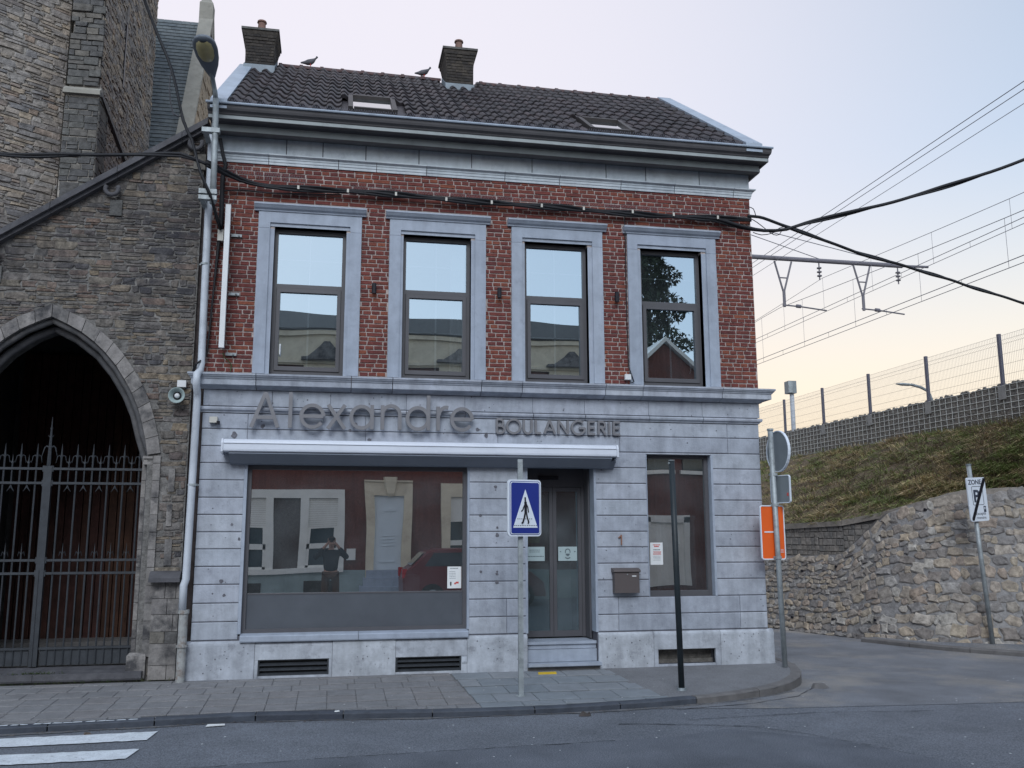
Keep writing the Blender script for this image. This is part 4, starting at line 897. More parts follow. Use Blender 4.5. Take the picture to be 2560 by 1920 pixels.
# --- projecting lightbox seen edge-on
t_ = thing('projecting_sign', 'narrow white lightbox sign seen edge-on, bracketed to the brick at the left', 'sign', loc=(-1.3,0,4.0))
mb = MB(); mb.box(-1.375, -1.315, -.22, -.16, 4.03, 5.80); mb.build('edge_profile', 'white_plastic', t_)
mb = MB(); mb.box(-1.362, -1.328, -.158, -.03, 4.05, 5.78); mb.build('light_box', 'frame_grey', t_)
for z_ in (5.47,4.73,3.985):
    mb = MB(); mb.box(-1.315, -1.19, -.028, -.004, z_-.012, z_+.022); mb.cyl(-1.225, -.03, z_-.004, z_+.012, .012, 8); mb.build('bracket', 'galv', t_)
mb = MB(); mb.tube([(-1.34,-.06,4.0),(-1.33,-.05,3.95),(-1.27,-.03,3.90),(-1.24,-.02,3.86),(-1.25,-.02,3.78)], .006); mb.build('lead', 'weed', t_)
mb = MB(); mb.tube([(-1.335,-.1,5.80),(-1.33,-.05,5.84),(-1.29,-.03,5.95),(-1.24,-.03,6.10)], .004, 4); mb.build('lead', 'cable_grey', t_)
# --- posters
def sheet(name, label, x0, x1, z0, z1, y, m, prints, tilt=0):
    t_ = thing(name, label, 'poster', loc=((x0+x1)/2, y, z0)); mb = MB(); mb.box(x0, x1, y-.002, y, z0, z1); mb.build('paper', m, t_)
    byc = {}
    for (a, b, c, d, mm) in prints: byc.setdefault(mm, []).append((a, b, c, d))
    for mm, L_ in byc.items():
        q = MB()
        for a, b, c, d in L_:
            q.box(x0+(x1-x0)*a, x0+(x1-x0)*b, y-.0035, y-.0025, z0+(z1-z0)*c, z0+(z1-z0)*d)
        q.build('print', mm, t_)
    return t_
mat('paper_pale', [(.40,.50,.52)], 5, .05, rough=.7, bump=0)
def lines(n, z1, z0, m, l0=.15, l1=.85, th=.02):
    out = []
    for i in range(n):
        z_ = z1-(z1-z0)*i/max(1, n-1); x = l0+random.uniform(0,.06)
        while x < l1-.05:
            e = min(l1, x+random.uniform(.05,.16)); out.append((x, e, z_, z_+th, m)); x = e+.02
    return out
sheet('window_notice', 'white notice with small red icons low in the right corner of the shop window', 1.40, 1.57, 1.20, 1.46, .096, 'paper_white', lines(1,.9,.9,'grey_print',.2,.8,.03)+lines(5,.76,.45,'grey_print',.1,.6,.015)+[(.2,.3,.14,.3,'dark_print'),(.23,.27,.1,.15,'dark_print'),(.5,.62,.18,.26,'red_print'),(.6,.82,.22,.30,'red_print')])
sheet('red_text_notice', 'white notice with red and dark text at the left of the narrow window', 4.015, 4.185, 1.46, 1.74, .126, 'paper_white', lines(1,.88,.88,'red_print',.2,.8,.035)+lines(1,.80,.80,'red_print',.28,.75,.055)+lines(1,.66,.66,'dark_print',.2,.8,.03)+lines(4,.58,.45,'red_print',.2,.85,.022)+lines(4,.38,.2,'grey_print',.2,.8,.012))
sheet('inner_notice', 'pale notice hung between the curtains inside the narrow window', 4.40, 4.50, 1.72, 1.90, .34, 'paper_white', [(.2,.4,.6,.75,'red_print'),(.5,.8,.4,.7,'red_print'),(.1,.3,.5,.6,'dark_print'),(.0,1,-.12,-.02,'dark_print')])
sheet('opening_notice', 'pale green printed notice on the left glass door leaf', 2.45, 2.70, 1.51, 1.69, .442, 'paper_pale', lines(2,.75,.62,'grey_print',.15,.75,.04)+lines(1,.3,.3,'grey_print',.1,.95,.05))
mk = sheet('mask_notice', 'pale notice with a masked face drawing on the right glass door leaf', 2.88, 3.13, 1.51, 1.69, .442, 'paper_pale', [(.08,.16,.62,.68,'grey_print'),(.84,.92,.62,.68,'grey_print')])
q = MB(); cx, cz = 3.005, 1.607
stroke(q, arc(cx, cz+.018, .032, .036, 200, -20, 14), .011, .4365, .438); q.prism([(cx+.027*math.cos(a), cz-.005+.03*math.sin(a)) for a in [math.pi+math.pi*k/10 for k in range(11)]], .4362, .4378); stroke(q, arc(cx, cz-.02, .045, .045, 225, 315, 8), .012, .4365, .438)
q.build('mask_drawing', 'grey_print', mk)
t_ = thing('flower_poster', 'small colourful flower picture inside the left door leaf', 'poster', loc=(2.6,.6,1.8)); q = MB(); q.box(2.45, 2.66, .56, .57, 1.74, 1.92); q.build('paper', 'weed', t_); q = MB(); q.box(2.50, 2.60, .553, .558, 1.82, 1.89); q.build('print', 'red_print', t_)

# --- damage spots: chipped patches as shallow dark plugs in the stone
rs = random.Random(5)
def chips(name, spots, y, m='ashlar_joint'):
    mb = MB()
    for x, z_, r in spots:
        n = 9; pts = [(x+r*rs.uniform(.6,1.1)*math.cos(2*math.pi*k/n), z_+r*rs.uniform(.7,1.15)*math.sin(2*math.pi*k/n)) for k in range(n)]
        mb.poly([(a, y, b) for a, b in pts])
    return mb
mat('chip', [(.13,.13,.15)], 20, .4, rough=.95, bump=.8)
sp = [(-1.17,3.02,.042),(-1.15,1.97,.018),(-1.06,1.80,.02),(-1.24,1.32,.026),(-1.20,1.16,.02),(-1.33,1.18,.012),(.245,3.165,.035),(.18,3.10,.022),(.42,2.98,.03),(1.75,3.14,.028),(1.86,3.07,.034),(-.85,3.13,.03),(1.98,2.43,.024),(1.98,2.39,.012),(1.79,2.08,.02),(2.0,1.93,.017),(2.0,1.84,.027),(1.80,1.40,.018),(2.0,1.40,.014),(2.0,1.37,.022),(2.0,1.27,.026)]
sp2 = [(rs.uniform(-1.5,5.5), rs.uniform(3.0,3.55), rs.uniform(.004,.010)) for _ in range(70)]+[(rs.choice([rs.uniform(-1.5,-1.1), rs.uniform(3.7,3.93), rs.uniform(4.9,5.5), rs.uniform(1.7,2.3), rs.uniform(3.3,3.4)]), rs.uniform(.7,2.9), rs.uniform(.003,.009)) for _ in range(70)]
mb = chips('chips', sp+sp2, -.0035); mb.build('chipped_patches', 'chip', gwo)
mb = chips('chips', [(rs.choice([rs.uniform(-1.5,-.9), rs.uniform(.1,.7), rs.uniform(1.7,2.3), rs.uniform(3.3,3.9), rs.uniform(4.9,5.5)]), rs.uniform(.25,.6), rs.uniform(.003,.010)) for _ in range(90)], PY-.0025); mb.build('chipped_patches', 'chip', gwo)

# --- pipes at the party wall
dp = thing('downpipe', 'white plastic rainwater pipe with rusty cast-iron foot at the left corner of the bakery', 'downpipe', loc=(-1.6,-.1,.2))
mb = MB(); mb.tube([(-1.60,-.03,6.80),(-1.595,-.10,6.70),(-1.585,-.10,5.1),(-1.575,-.10,3.85),(-1.585,-.13,3.75),(-1.60,-.235,3.70),(-1.60,-.235,3.58),(-1.60,-.12,3.50),(-1.60,-.10,3.40),(-1.605,-.10,2.5),(-1.615,-.10,1.35),(-1.635,-.11,1.28),(-1.635,-.11,1.0)], .043, 14); mb.build('white_pipe', 'pvc', dp, smooth=True)
mb = MB(); mb.tube([(-1.62,-.10,1.0),(-1.62,-.10,.22)], .05, 14); mb.tube([(-1.62,-.10,.97),(-1.62,-.10,1.01)], .062, 14); mb.tube([(-1.62,-.10,.60),(-1.62,-.10,.625)], .064, 14); mb.build('iron_foot', 'cast_iron', dp)
for z_ in (5.07,2.42): mb = MB(); mb.tube([(-1.595,-.10,z_-.012),(-1.595,-.10,z_+.012)], .05, 14); mb.box(-1.66, -1.53, -.08, -.07, z_-.008, z_+.008); mb.build('pipe_clamp', 'galv', dp)
# --- street lamp on its wall pole
sl = thing('street_lamp', 'grey street lamp with amber glass on a galvanised pole clamped at the roof corner', 'street lamp', loc=(-1.52,-.45,5.7))
mb = MB(); mb.tube([(-1.50,-.42,5.72),(-1.505,-.44,6.3),(-1.515,-.47,6.9),(-1.52,-.48,7.02)], .036, 12); mb.build('pole', 'galv', sl, smooth=True)
mb = MB(); mb.tube([(-1.52,-.48,7.0),(-1.53,-.49,7.1),(-1.545,-.52,7.18),(-1.555,-.60,7.235),(-1.56,-.70,7.25)], [.03,.028,.026,.026,.026], 10); mb.build('arm', 'galv_dark', sl, smooth=True)
def lamp_ring(t):   # along the head from tail (0) to nose (1)
    c = Vector((-1.555,-.60,7.24)).lerp(Vector((-1.585,-1.30,7.36)), t); ax = (Vector((-1.585,-1.30,7.36))-Vector((-1.555,-.60,7.24))).normalized(); side = ax.cross(Z_).normalized(); u_ = side.cross(ax)
    return c, side, u_
prof = [(0,.035,.035),(.12,.06,.06),(.3,.10,.085),(.5,.128,.10),(.7,.138,.10),(.85,.128,.085),(.95,.095,.055),(1.0,.04,.02)]
mb = MB(); rr = []
for t, a, h in prof:
    c, s_, u_ = lamp_ring(t); rr.append([c+s_*(a*math.cos(q))+u_*((h if math.sin(q) > 0 else h*.45)*math.sin(q)) for q in [2*math.pi*k/18 for k in range(18)]])
mb.rings(rr); mb.build('lamp_head', 'lamp_body', sl, smooth=True)
mb = MB(); rr = []
for t, a, h in ((.42,.04,.03),(.48,.078,.06),(.60,.098,.085),(.75,.104,.09),(.87,.09,.075),(.93,.05,.05)):
    c, s_, u_ = lamp_ring(t); rr.append([c+s_*(a*math.cos(q))+u_*(h*math.sin(q)) for q in [math.pi+math.pi*k/12 for k in range(13)]])
mb.rings(rr, closed=False, cap=False); mb.build('lamp_glass', 'lamp_glass', sl, smooth=True)
for z_, y_ in ((6.62,-.45),(5.86,-.42)):
    mb = MB(); mb.box(-1.66, -1.455, y_-.045, y_+.03, z_-.028, z_+.028); mb.box(-1.655, -1.60, y_+.03, -.06, z_-.02, z_+.02)
    if z_ < 6: mb.box(-1.66, -1.455, y_-.045, y_+.03, z_-.10, z_-.05); mb.box(-1.655, -1.60, y_+.03, -.06, z_-.09, z_-.05)
    mb.build('pole_clamp', 'galv', sl)
# --- conduit lump with tape behind the pole
t_ = thing('cable_conduit', 'dark taped cable conduit running down beside the white downpipe', 'cable', loc=(-1.5,-.06,3.8))
mb = MB(); mb.tube([(-1.50,-.06,6.70),(-1.46,-.07,6.5),(-1.42,-.06,6.36),(-1.45,-.05,6.2),(-1.44,-.05,5.6),(-1.46,-.05,5.3),(-1.49,-.05,4.7),(-1.51,-.05,4.23),(-1.53,-.06,3.95),(-1.62,-.20,3.82),(-1.70,-.02,3.70)], [.022,.022,.026,.03,.03,.02,.013,.012,.012,.012,.012], 8); mb.build('sheath', 'cable', t_)
mb = MB(); mb.box(-1.47, -1.40, -.09, -.01, 5.38, 5.52); mb.build('box', 'beige_plastic', t_)
# --- cables
def cable(name, label, strands, r, parent_loc, cat='cable', m='cable', twist=.02, clips=None, seg=.12, clipm='beige_plastic'):
    t_ = thing(name, label, cat, loc=parent_loc)
    for s_i, path in enumerate(strands):
        P_ = [Vector(p) for p in path]; fine = []
        for i in range(len(P_)-1):
            p0 = P_[max(0,i-1)]; p1 = P_[i]; p2 = P_[i+1]; p3 = P_[min(len(P_)-1,i+2)]; n = max(2, int((p2-p1).length/seg))
            for k in range(n):
                t = k/n; fine.append(.5*((2*p1)+(-p0+p2)*t+(2*p0-5*p1+4*p2-p3)*t*t+(-p0+3*p1-3*p2+p3)*t**3))
        fine.append(P_[-1]); ph = s_i*2.1+random.uniform(0,1)
        fine = [p+Vector((0, math.cos(i*.55+ph)*twist, math.sin(i*.55+ph)*twist)) for i, p in enumerate(fine)]
        mb = MB(); mb.tube(fine, r if not isinstance(r, list) else r[s_i], 6); mb.build('strand', m, t_, smooth=True)
    if clips:
        for c in clips:
            mb = MB(); mb.box(c[0]-.012, c[0]+.012, c[1]-.03, c[1]+.03, c[2]-.03, c[2]-.02); mb.box(c[0]-.016, c[0]+.010, c[1]-.034, c[1]-.028, c[2]-.035, c[2]+.012); mb.build('clip', clipm, t_)
    return t_
fac = [(-1.59,-.46,6.22),(-1.40,-.22,6.21),(-1.12,-.10,6.15),(-.78,-.09,6.12),(-.2,-.085,6.125),(.35,-.08,6.135),(1.53,-.08,6.11),(2.76,-.08,6.10),(4.03,-.08,6.08),(5.09,-.08,6.10),(5.52,-.08,6.11)]
ln = [(-9,-3.0,5.4),(-6,-1.6,5.9),(-3.97,-.75,6.03),(-2.95,-.6,6.15),(-2.01,-.5,6.27),(-1.84,-.49,6.27),(-1.68,-.48,6.23),(-1.59,-.46,6.20)]
# the left span hangs in front of the church wall
cable('facade_cable_bundle', 'thick black cable bundle clipped along the brick above the upper windows', [fac, [(x,y,z-.016) for x,y,z in fac], [(x,y-.005,z-.034) for x,y,z in fac], [(x,y-.01,z+.012) for x,y,z in fac]], [.021,.019,.016,.013], (2,-.1,6.1), twist=.010, seg=.09, clips=[(.62*i-.55+random.uniform(-.03,.03),-.09,6.125 if i < 3 else 6.10) for i in range(10)])
cable('left_span_cable', 'black cable bundle crossing in front of the church wall to the lamp pole', [ln, [(x,y-.01,z-.02) for x,y,z in ln]], [.02,.015], (-4,-.8,5.9), twist=.008)
lo = [(-1.45,-.06,6.02),(-1.2,-.05,6.05),(-.9,-.06,6.03),(-.5,-.06,6.06),(0,-.06,6.08)]
cable('slack_cable', 'slack thin dark cable sagging under the bundle at the left end of the brick', [lo], .009, (-1,-.1,6.0), twist=.008)
hn_ = [(-2.55,-.9,8.9),(-2.43,-.55,8.30),(-2.27,-.45,7.9),(-2.05,-.45,7.36),(-1.88,-.45,6.72),(-1.77,-.45,6.50),(-1.64,-.50,6.06),(-1.53,-.48,5.80),(-1.47,-.30,5.62),(-1.43,-.10,5.52)]
cable('hanging_cable', 'twisted black cable dropping from the top of the picture past the lamp to the brick', [hn_, [(x+.012*math.sin(i*2),y-.02,z) for i,(x,y,z) in enumerate(hn_)]], [.019,.014], (-1.6,-.3,5.6), twist=.014)
cable('upward_cable', 'thin grey loop beside the twisted cable left of the lamp', [[(-2.05,-.47,7.36),(-2.06,-.45,7.1),(-2.0,-.45,6.8),(-1.90,-.45,6.78)]], .008, (-2,-.5,6.8), m='cable_grey', twist=0)
r1 = [(4.6,-.07,6.09),(5.0,-.08,6.07),(5.36,-.10,5.99),(5.68,-.12,5.95),(6.01,-.15,5.98),(6.24,-.25,6.04),(6.92,-.4,6.21),(7.79,-.7,6.42),(8.93,-1.2,6.77),(10.49,-1.8,7.35),(12.31,-2.8,8.05)]
r2_ = [(5.48,-.09,6.14),(5.68,0,6.17),(5.85,.05,6.16),(6.16,.12,6.11),(7.45,.5,5.93),(9.0,1.1,5.88),(11.48,2.0,5.73),(15.56,3.4,5.54),(22.8,5.6,5.25)]
cable('upper_span_cable', 'thick black cable bundle rising to the right from the house corner', [r1, [(x,y+.01,z-.015) for x,y,z in r1]], [.023,.015], (5.6,-.1,6), twist=.010)
cable('lower_span_cable', 'thick dark cable bundle falling to the right from the house corner', [r2_, [(x,y+.01,z+.018) for x,y,z in r2_]], [.021,.014], (5.6,-.1,6.1), twist=.008)
cable('loop_cable', 'thin cable loops hanging at the right house corner under the crossing bundles', [[(5.56,-.05,5.93),(5.68,-.05,5.90),(5.85,-.05,5.94),(5.95,-.05,6.02),(6.02,-.05,6.04)],[(5.75,-.05,5.98),(5.86,-.05,5.92),(5.95,-.05,5.93),(6.0,-.05,6.02)],[(5.52,-.08,6.12),(5.62,-.06,6.08),(5.70,-.06,6.02),(5.73,-.08,5.98)],[(5.50,-.08,6.28),(5.57,-.07,6.26),(5.60,-.07,6.16)]], .006, (5.6,-.1,5.9), m='cable_grey', twist=.003)
netting([(.1,-.085,6.145),(5.5,-.085,6.12)], .07, house, .034, (0,.2,1), 'bird_netting', .0012)
netting([(-1.40,-.09,6.25),(-.4,-.08,6.15)], .13, house, .03, (0,.3,1), 'bird_netting', .0012)
cable('thin_wall_wire', 'thin grey wire running diagonally across the church wall down from the conduit', [[(-1.45,-.02,5.35),(-1.72,-.02,5.18),(-2.3,.08,4.95),(-2.9,.08,4.72),(-3.3,.08,4.58),(-4.2,.08,4.15)]], .0035, (-3,.1,4.6), m='cable_grey', twist=0)
# speaker and its junction box
sp_ = thing('horn_speaker', 'round pale green horn loudspeaker on the church wall beside the bakery', 'loudspeaker', loc=(-1.84,.1,3.5))
mb = MB(); n = 20; cx, cz = -1.84, 3.47
mb.rings([[(cx+q*math.cos(a), y, cz+q*math.sin(a)) for a in [2*math.pi*k/n for k in range(n)]] for y, q in ((.12,.03),(.05,.035),(-.02,.055),(-.06,.085),(-.065,.094),(-.058,.095),(-.05,.088),(.10,.04))], cap=False)
mb.build('horn', 'opp_base', sp_, smooth=True)
mb = MB(); mb.rings([[(cx+q*math.cos(a), y, cz+q*math.sin(a)) for a in [2*math.pi*k/n for k in range(n)]] for y, q in ((.10,.02),(-.02,.03),(-.035,.024))]); mb.build('driver', 'white_plastic', sp_, smooth=True)
mb = MB(); mb.rings([[(cx+q*math.cos(a), y, cz+q*math.sin(a)) for a in [2*math.pi*k/n for k in range(n)]] for y, q in ((-.0,.05),(.001,.0301))], cap=True); mb.build('throat', 'sign_black', sp_)
mb = MB(); mb.box(-1.855, -1.755, .03, .12, 3.585, 3.665); tag(mb.build('wall_junction_box', 'white_plastic'), 'small white box on the church wall just above the horn loudspeaker', 'junction box')

# --- pigeons
def pigeon(x, y, z_, s_, facing, lb):
    t_ = thing('pigeon', lb, 'pigeon', 'pigeons on the roof ridge', (x,y,z_)); f = facing
    mb = MB(); body = [(-.17,.065,.012),(-.10,.075,.03),(-.04,.085,.055),(.03,.10,.06),(.08,.13,.045),(.105,.165,.028),(.115,.19,.030),(.13,.205,.026),(.15,.203,.008)]
    rr = [[(x+f*px*s_, y+q*s_*math.cos(a)*.9, z_+(pz+q*math.sin(a))*s_) for a in [2*math.pi*k/10 for k in range(10)]] for px, pz, q in body]
    mb.rings(rr); mb.build('body', 'pigeon', t_, smooth=True)
    for q in (-.018, .018): mb = MB(); mb.tube([(x+.01*f,y+q,z_+.05*s_),(x+.015*f,y+q,z_)], .006, 5); mb.build('leg', 'red_print', t_)
pigeon(-.57, 2.88, 9.33, .85, 1, 'grey pigeon on the ridge between the two chimneys, nearer the left one')
pigeon(1.27, 2.88, 9.33, .85, 1, 'grey pigeon on the ridge just left of the right chimney')

# ================================================================== STREET SIGNS
def rrect(x0, x1, z0, z1, r, n=5):
    pts = []
    for cx, cz, a in ((x1-r,z1-r,0),(x0+r,z1-r,90),(x0+r,z0+r,180),(x1-r,z0+r,270)):
        pts += [(cx+r*math.cos(R(a+90*i/n)), cz+r*math.sin(R(a+90*i/n))) for i in range(n+1)]
    return pts
def text(s, size, m, parent, loc, rot, ext=.0006, bold=0):
    c = bpy.data.curves.new('text', 'FONT'); c.body = s; c.size = size; c.extrude = ext; c.align_x = 'CENTER'; c.offset = bold
    o = bpy.data.objects.new('text', c); COL.objects.link(o); bpy.context.view_layer.update()
    me = bpy.data.meshes.new_from_object(o.evaluated_get(bpy.context.evaluated_depsgraph_get())); bpy.data.objects.remove(o)
    me.materials.clear(); me.materials.append(MATS[m]); q = bpy.data.objects.new('lettering', me); COL.objects.link(q); q.parent = parent
    q.matrix_parent_inverse = parent.matrix_world.inverted()
    q.matrix_basis = rot @ Matrix.Translation(loc) @ Matrix.Rotation(R(90), 4, 'X'); return q
def setrot(objs, M4):
    for o in objs: o.matrix_basis = M4 @ o.matrix_basis
def plate_at(px, py, ang):  # local plate frame: origin on pole, x right, y back
    return Matrix.Translation((px, py, 0)) @ Matrix.Rotation(ang, 4, 'Z')
# pedestrian crossing sign
PX, PYy = 2.015, -1.385
ps = thing('pedestrian_crossing_sign', 'blue and white pedestrian crossing sign on a galvanised post before the door', 'traffic sign', loc=(PX,PYy,.155))
mb = MB(); mb.box(PX-.030, PX+.022, PYy-.02, PYy+.02, .15, 2.655); mb.build('post', 'galv', ps)
mb = MB(); mb.cyl(PX-.004, PYy, .155, .163, .055, 14); mb.build('foot_ring', 'galv', ps)
F = plate_at(PX+.030, PYy-.045, R(14)); parts = []
mb = MB(); mb.prism(rrect(-.20,.20,1.82,2.43,.04), -.012, .012); parts.append(mb.build('plate', 'sign_white', ps))
mb = MB(); mb.prism(rrect(-.178,.188,1.835,2.413,.03), -.0150, -.0125); parts.append(mb.build('blue_border', 'sign_blue', ps))
mb = MB(); mb.prism(rrect(-.172,.182,1.842,2.406,.026), -.0175, -.0155); parts.append(mb.build('white_line', 'sign_white', ps))
mb = MB(); mb.prism(rrect(-.163,.173,1.851,2.397,.02), -.0200, -.0180); parts.append(mb.build('blue_field', 'sign_blue', ps))
mb = MB(); mb.prism([(-.142,1.912),(.152,1.912),(.005,2.325)], -.0225, -.0205); parts.append(mb.build('white_triangle', 'sign_white', ps))
mb = MB(); y0, y1 = -.0255, -.0230
def ms(pts, w_): stroke(mb, pts, w_, y0-.0001*len(mb.f), y1)
ms([(.002,2.240),(.002,2.205),(.005,2.19)], .017); ms([(.005,2.19),(.007,2.10),(.006,2.075)], .030); ms([(.0,2.165),(-.018,2.13),(-.026,2.105),(-.046,2.085)], .012)
ms([(.015,2.165),(.032,2.13),(.040,2.075)], .011); ms([(.002,2.085),(-.010,2.02),(-.026,1.975),(-.034,1.958)], .017); ms([(.012,2.085),(.024,2.02),(.042,1.972),(.034,1.956)], .014); ms([(-.028,1.958),(-.045,1.965)], .010)
for k in range(13):
    q = -.128+k*.0215; mb.box(q, q+.011, y0, y1, 1.932, 1.939)
for k in range(8):
    q = -.092+k*.0235
    mb.box(q, q+.011, y0, y1, 2.003, 2.010)
parts.append(mb.build('walking_figure', 'sign_black', ps)); setrot(parts, F)
# dark slim post
t_ = thing('dark_post', 'slim dark green bollard-like post standing free before the narrow window', 'post', loc=(3.80,-1.38,.16))
mb = MB(); mb.tube([(3.805,-1.38,.16),(3.770,-1.38,2.665)], .033, 14); mb.build('shaft', 'black_post', t_, smooth=True)
mb = MB(); mb.cyl(3.804, -1.38, .155, .185, .055, 14, .045); mb.build('collar', 'galv_dark', t_)
mb = MB(); mb.tube([(3.745,-1.385,2.635),(3.728,-1.39,2.635)], .012, 8); mb.tube([(3.770,-1.38,2.665),(3.770,-1.38,2.672)], .035, 14); mb.build('cap', 'galv', t_)
# corner post with three plates
cpx, cpy = 5.56, -.31
cs = thing('corner_sign_post', 'galvanised corner post with round and square sign backs and an orange detour board', 'traffic sign', loc=(cpx,cpy,.2))
mb = MB(); mb.tube([(cpx+.02,cpy,.19),(cpx-.025,cpy,3.17)], .034, 14); mb.build('post', 'galv', cs, smooth=True)
mb = MB(); mb.tube([(cpx-.025,cpy,3.165),(cpx-.025,cpy,3.19)], .042, 14); mb.build('cap', 'galv', cs)
Fr = plate_at(cpx+.085, cpy+.02, R(-86)); pts = []
mb = MB(); n = 28; mb.prism([(.0+.265*math.cos(2*math.pi*k/n), 2.90+.265*math.sin(2*math.pi*k/n)) for k in range(n)], -.012, .010); a = mb.build('round_plate', 'sign_back', cs)
mb = MB(); stroke(mb, [(.0+.263*math.cos(2*math.pi*k/n), 2.90+.263*math.sin(2*math.pi*k/n)) for k in range(n)], .012, -.020, .014, True); b = mb.build('rim', 'sign_white', cs); setrot([a, b], Fr)
Fs = plate_at(cpx+.06, cpy+.03, R(-70))
mb = MB(); mb.prism(rrect(-.115,.205,2.235,2.585,.03), -.008, .008); a = mb.build('square_plate', 'sign_back', cs); mb = MB(); stroke(mb, rrect(-.113,.203,2.237,2.583,.03), .010, -.014, .012, True); b = mb.build('rim', 'sign_white', cs)
mb = MB(); mb.box(.155, .18, -.011, -.009, 2.32, 2.36); c = mb.build('sticker', 'red_print', cs); setrot([a, b, c], Fs)
Fo = plate_at(cpx-.005, cpy+.045, R(4))
mb = MB(); mb.prism(rrect(-.205,.135,1.525,2.205,.03), -.008, .008); a = mb.build('orange_board', 'sign_orange', cs); mb = MB(); stroke(mb, rrect(-.200,.130,1.530,2.200,.028), .014, -.013, .010, True); b = mb.build('rim', 'sign_white', cs)
mb = MB(); mb.box(-.155, -.02, -.0115, -.0085, 1.862, 1.878); mb.build_ = 0; c = mb.build('white_bar', 'sign_white', cs)
mb = MB()
for k in range(3): mb.box(.065, .105, -.0115, -.0085, 1.612+k*.016, 1.617+k*.016)
d = mb.build('sticker', 'sign_white', cs); setrot([a, b, c, d], Fo)
for z_ in (2.60, 2.21, 1.55): mb = MB(); mb.tube([(cpx,cpy,z_-.018),(cpx,cpy,z_+.018)], .043, 12); mb.box(cpx-.05, cpx+.05, cpy+.02, cpy+.045, z_-.015, z_+.015); mb.build('clamp', 'galv', cs)
# zone sign
zx_, zy_ = 10.25, 1.99
zs = thing('end_of_zone_sign', 'white end of resident parking zone sign with black diagonal bar before the stone wall', 'traffic sign', loc=(zx_,zy_,.12))
mb = MB(); mb.tube([(10.29,1.97,.12),(10.15,2.0,2.95)], .036, 12); mb.build('post', 'galv', zs, smooth=True)
mb = MB(); mb.tube([(10.15,2.0,2.945),(10.149,2.0,2.975)], .043, 12); mb.build('cap', 'galv_dark', zs)
Fz = plate_at(10.205, 1.93, R(12)) @ Matrix.Translation((0,0,2.40)) @ Matrix.Rotation(R(-3.0), 4, 'Y')
def zpl(): pass
mb = MB(); mb.prism(rrect(-.205,.205,-.35,.35,.035), -.010, .010); a = mb.build('plate', 'sign_white', zs)
mb = MB(); stroke(mb, rrect(-.112,.125,-.09,.205,.02), .008, -.0125, -.0105, True); b = mb.build('frame_line', 'sign_text', zs)
mb = MB(); mb.prism([(.155,.335),(.205,.335),(.205,.30),(-.135,-.335),(-.175,-.335),(-.175,-.29)], -.0175, -.0155); c = mb.build('black_bar', 'sign_black', zs)
mb = MB(); mb.box(.105,.155,-.0125,-.0105,-.128,-.112); mb.box(.105,.118,-.0126,-.0105,-.21,-.112); mb.box(.142,.155,-.0127,-.0105,-.21,-.112); mb.box(.105,.155,-.0128,-.0105,-.21,-.165); d = mb.build('symbol', 'sign_text', zs)
T_ = [text('ZONE', .105, 'sign_text', zs, (-.03,-.0115,.240), Fz, bold=.0025), text('P', .27, 'sign_text', zs, (-.025,-.0120,-.04), Fz, bold=.008), text('Excepté', .068, 'sign_text', zs, (.03,-.0115,-.25), Fz), text('riverains', .064, 'sign_text', zs, (.03,-.0115,-.315), Fz)]
setrot([a, b, c, d], Fz)
# --- small litter
q = MB(); q.hexa([(-1.10,-1.97,.0795),(-.93,-1.94,.0795),(-.94,-1.87,.0795),(-1.09,-1.90,.0795),(-1.10,-1.97,.082),(-.93,-1.94,.088),(-.94,-1.87,.083),(-1.09,-1.90,.090)]); tag(q.build('paper_scrap', 'paper_white'), 'white crumpled paper scrap in the gutter below the left kerb', 'litter')
q = MB(); q.hexa([(2.44,-.31,.214),(2.66,-.31,.214),(2.68,-.20,.219),(2.46,-.20,.219),(2.44,-.31,.222),(2.66,-.31,.222),(2.68,-.20,.227),(2.46,-.20,.227)]); tag(q.build('yellow_floor_plate', 'marker_yellow'), 'small yellow sticker plate on the pavement before the doorstep', 'marker')
def scrap(x, y, z_, s_, m, lb):
    q = MB(); n = 7; rn = random.Random(int(x*100)); ring = [(x+s_*rn.uniform(.5,1.2)*math.cos(2*math.pi*k/n), y+s_*.6*rn.uniform(.5,1.2)*math.sin(2*math.pi*k/n)) for k in range(n)]
    q.rings([[(a,b,z_) for a,b in ring],[(x+(a-x)*.7, y+(b-y)*.7, z_+s_*rn.uniform(.1,.5)) for a,b in ring]]); tag(q.build('debris', m), lb, 'litter')
scrap(2.50,-2.12,.073,.09,'litter_brown','brown crumpled leaf litter in the gutter right of the crossing sign')
scrap(5.62,-1.05,.073,.13,'kerb_concrete','broken piece of kerb lying in the road at the pavement corner')
scrap(.10,-1.80,.142,.03,'paper_white','tiny white scrap lying on the kerb below the shop window')
scrap(-2.1,-2.10,.079,.05,'litter_brown','brown dead leaf on the road beside the first zebra stripe')
scrap(-2.95,-2.28,.080,.05,'litter_brown','brown leaf on the zebra stripe nearest the kerb')
st = MB(); rn = random.Random(3)
for i in range(150):
    x, y = rn.uniform(-3.5,9), rn.uniform(-5.5,-.3)
    onp = y > kerb_y(x)+.15 if x < 4.6 else False
    z_ = (.13+(y+1.95)*.05+.004) if onp else .0785
    if not onp and x < 5.4 and y > kerb_y(min(x,5.4))-.02: continue
    r_ = rn.uniform(.004,.012); st.poly([(x+r_*math.cos(a), y+r_*math.sin(a), z_+.001) for a in [2*math.pi*k/5 for k in range(5)]])
st.build('grit_and_spots', 'paper_white', kind='stuff')

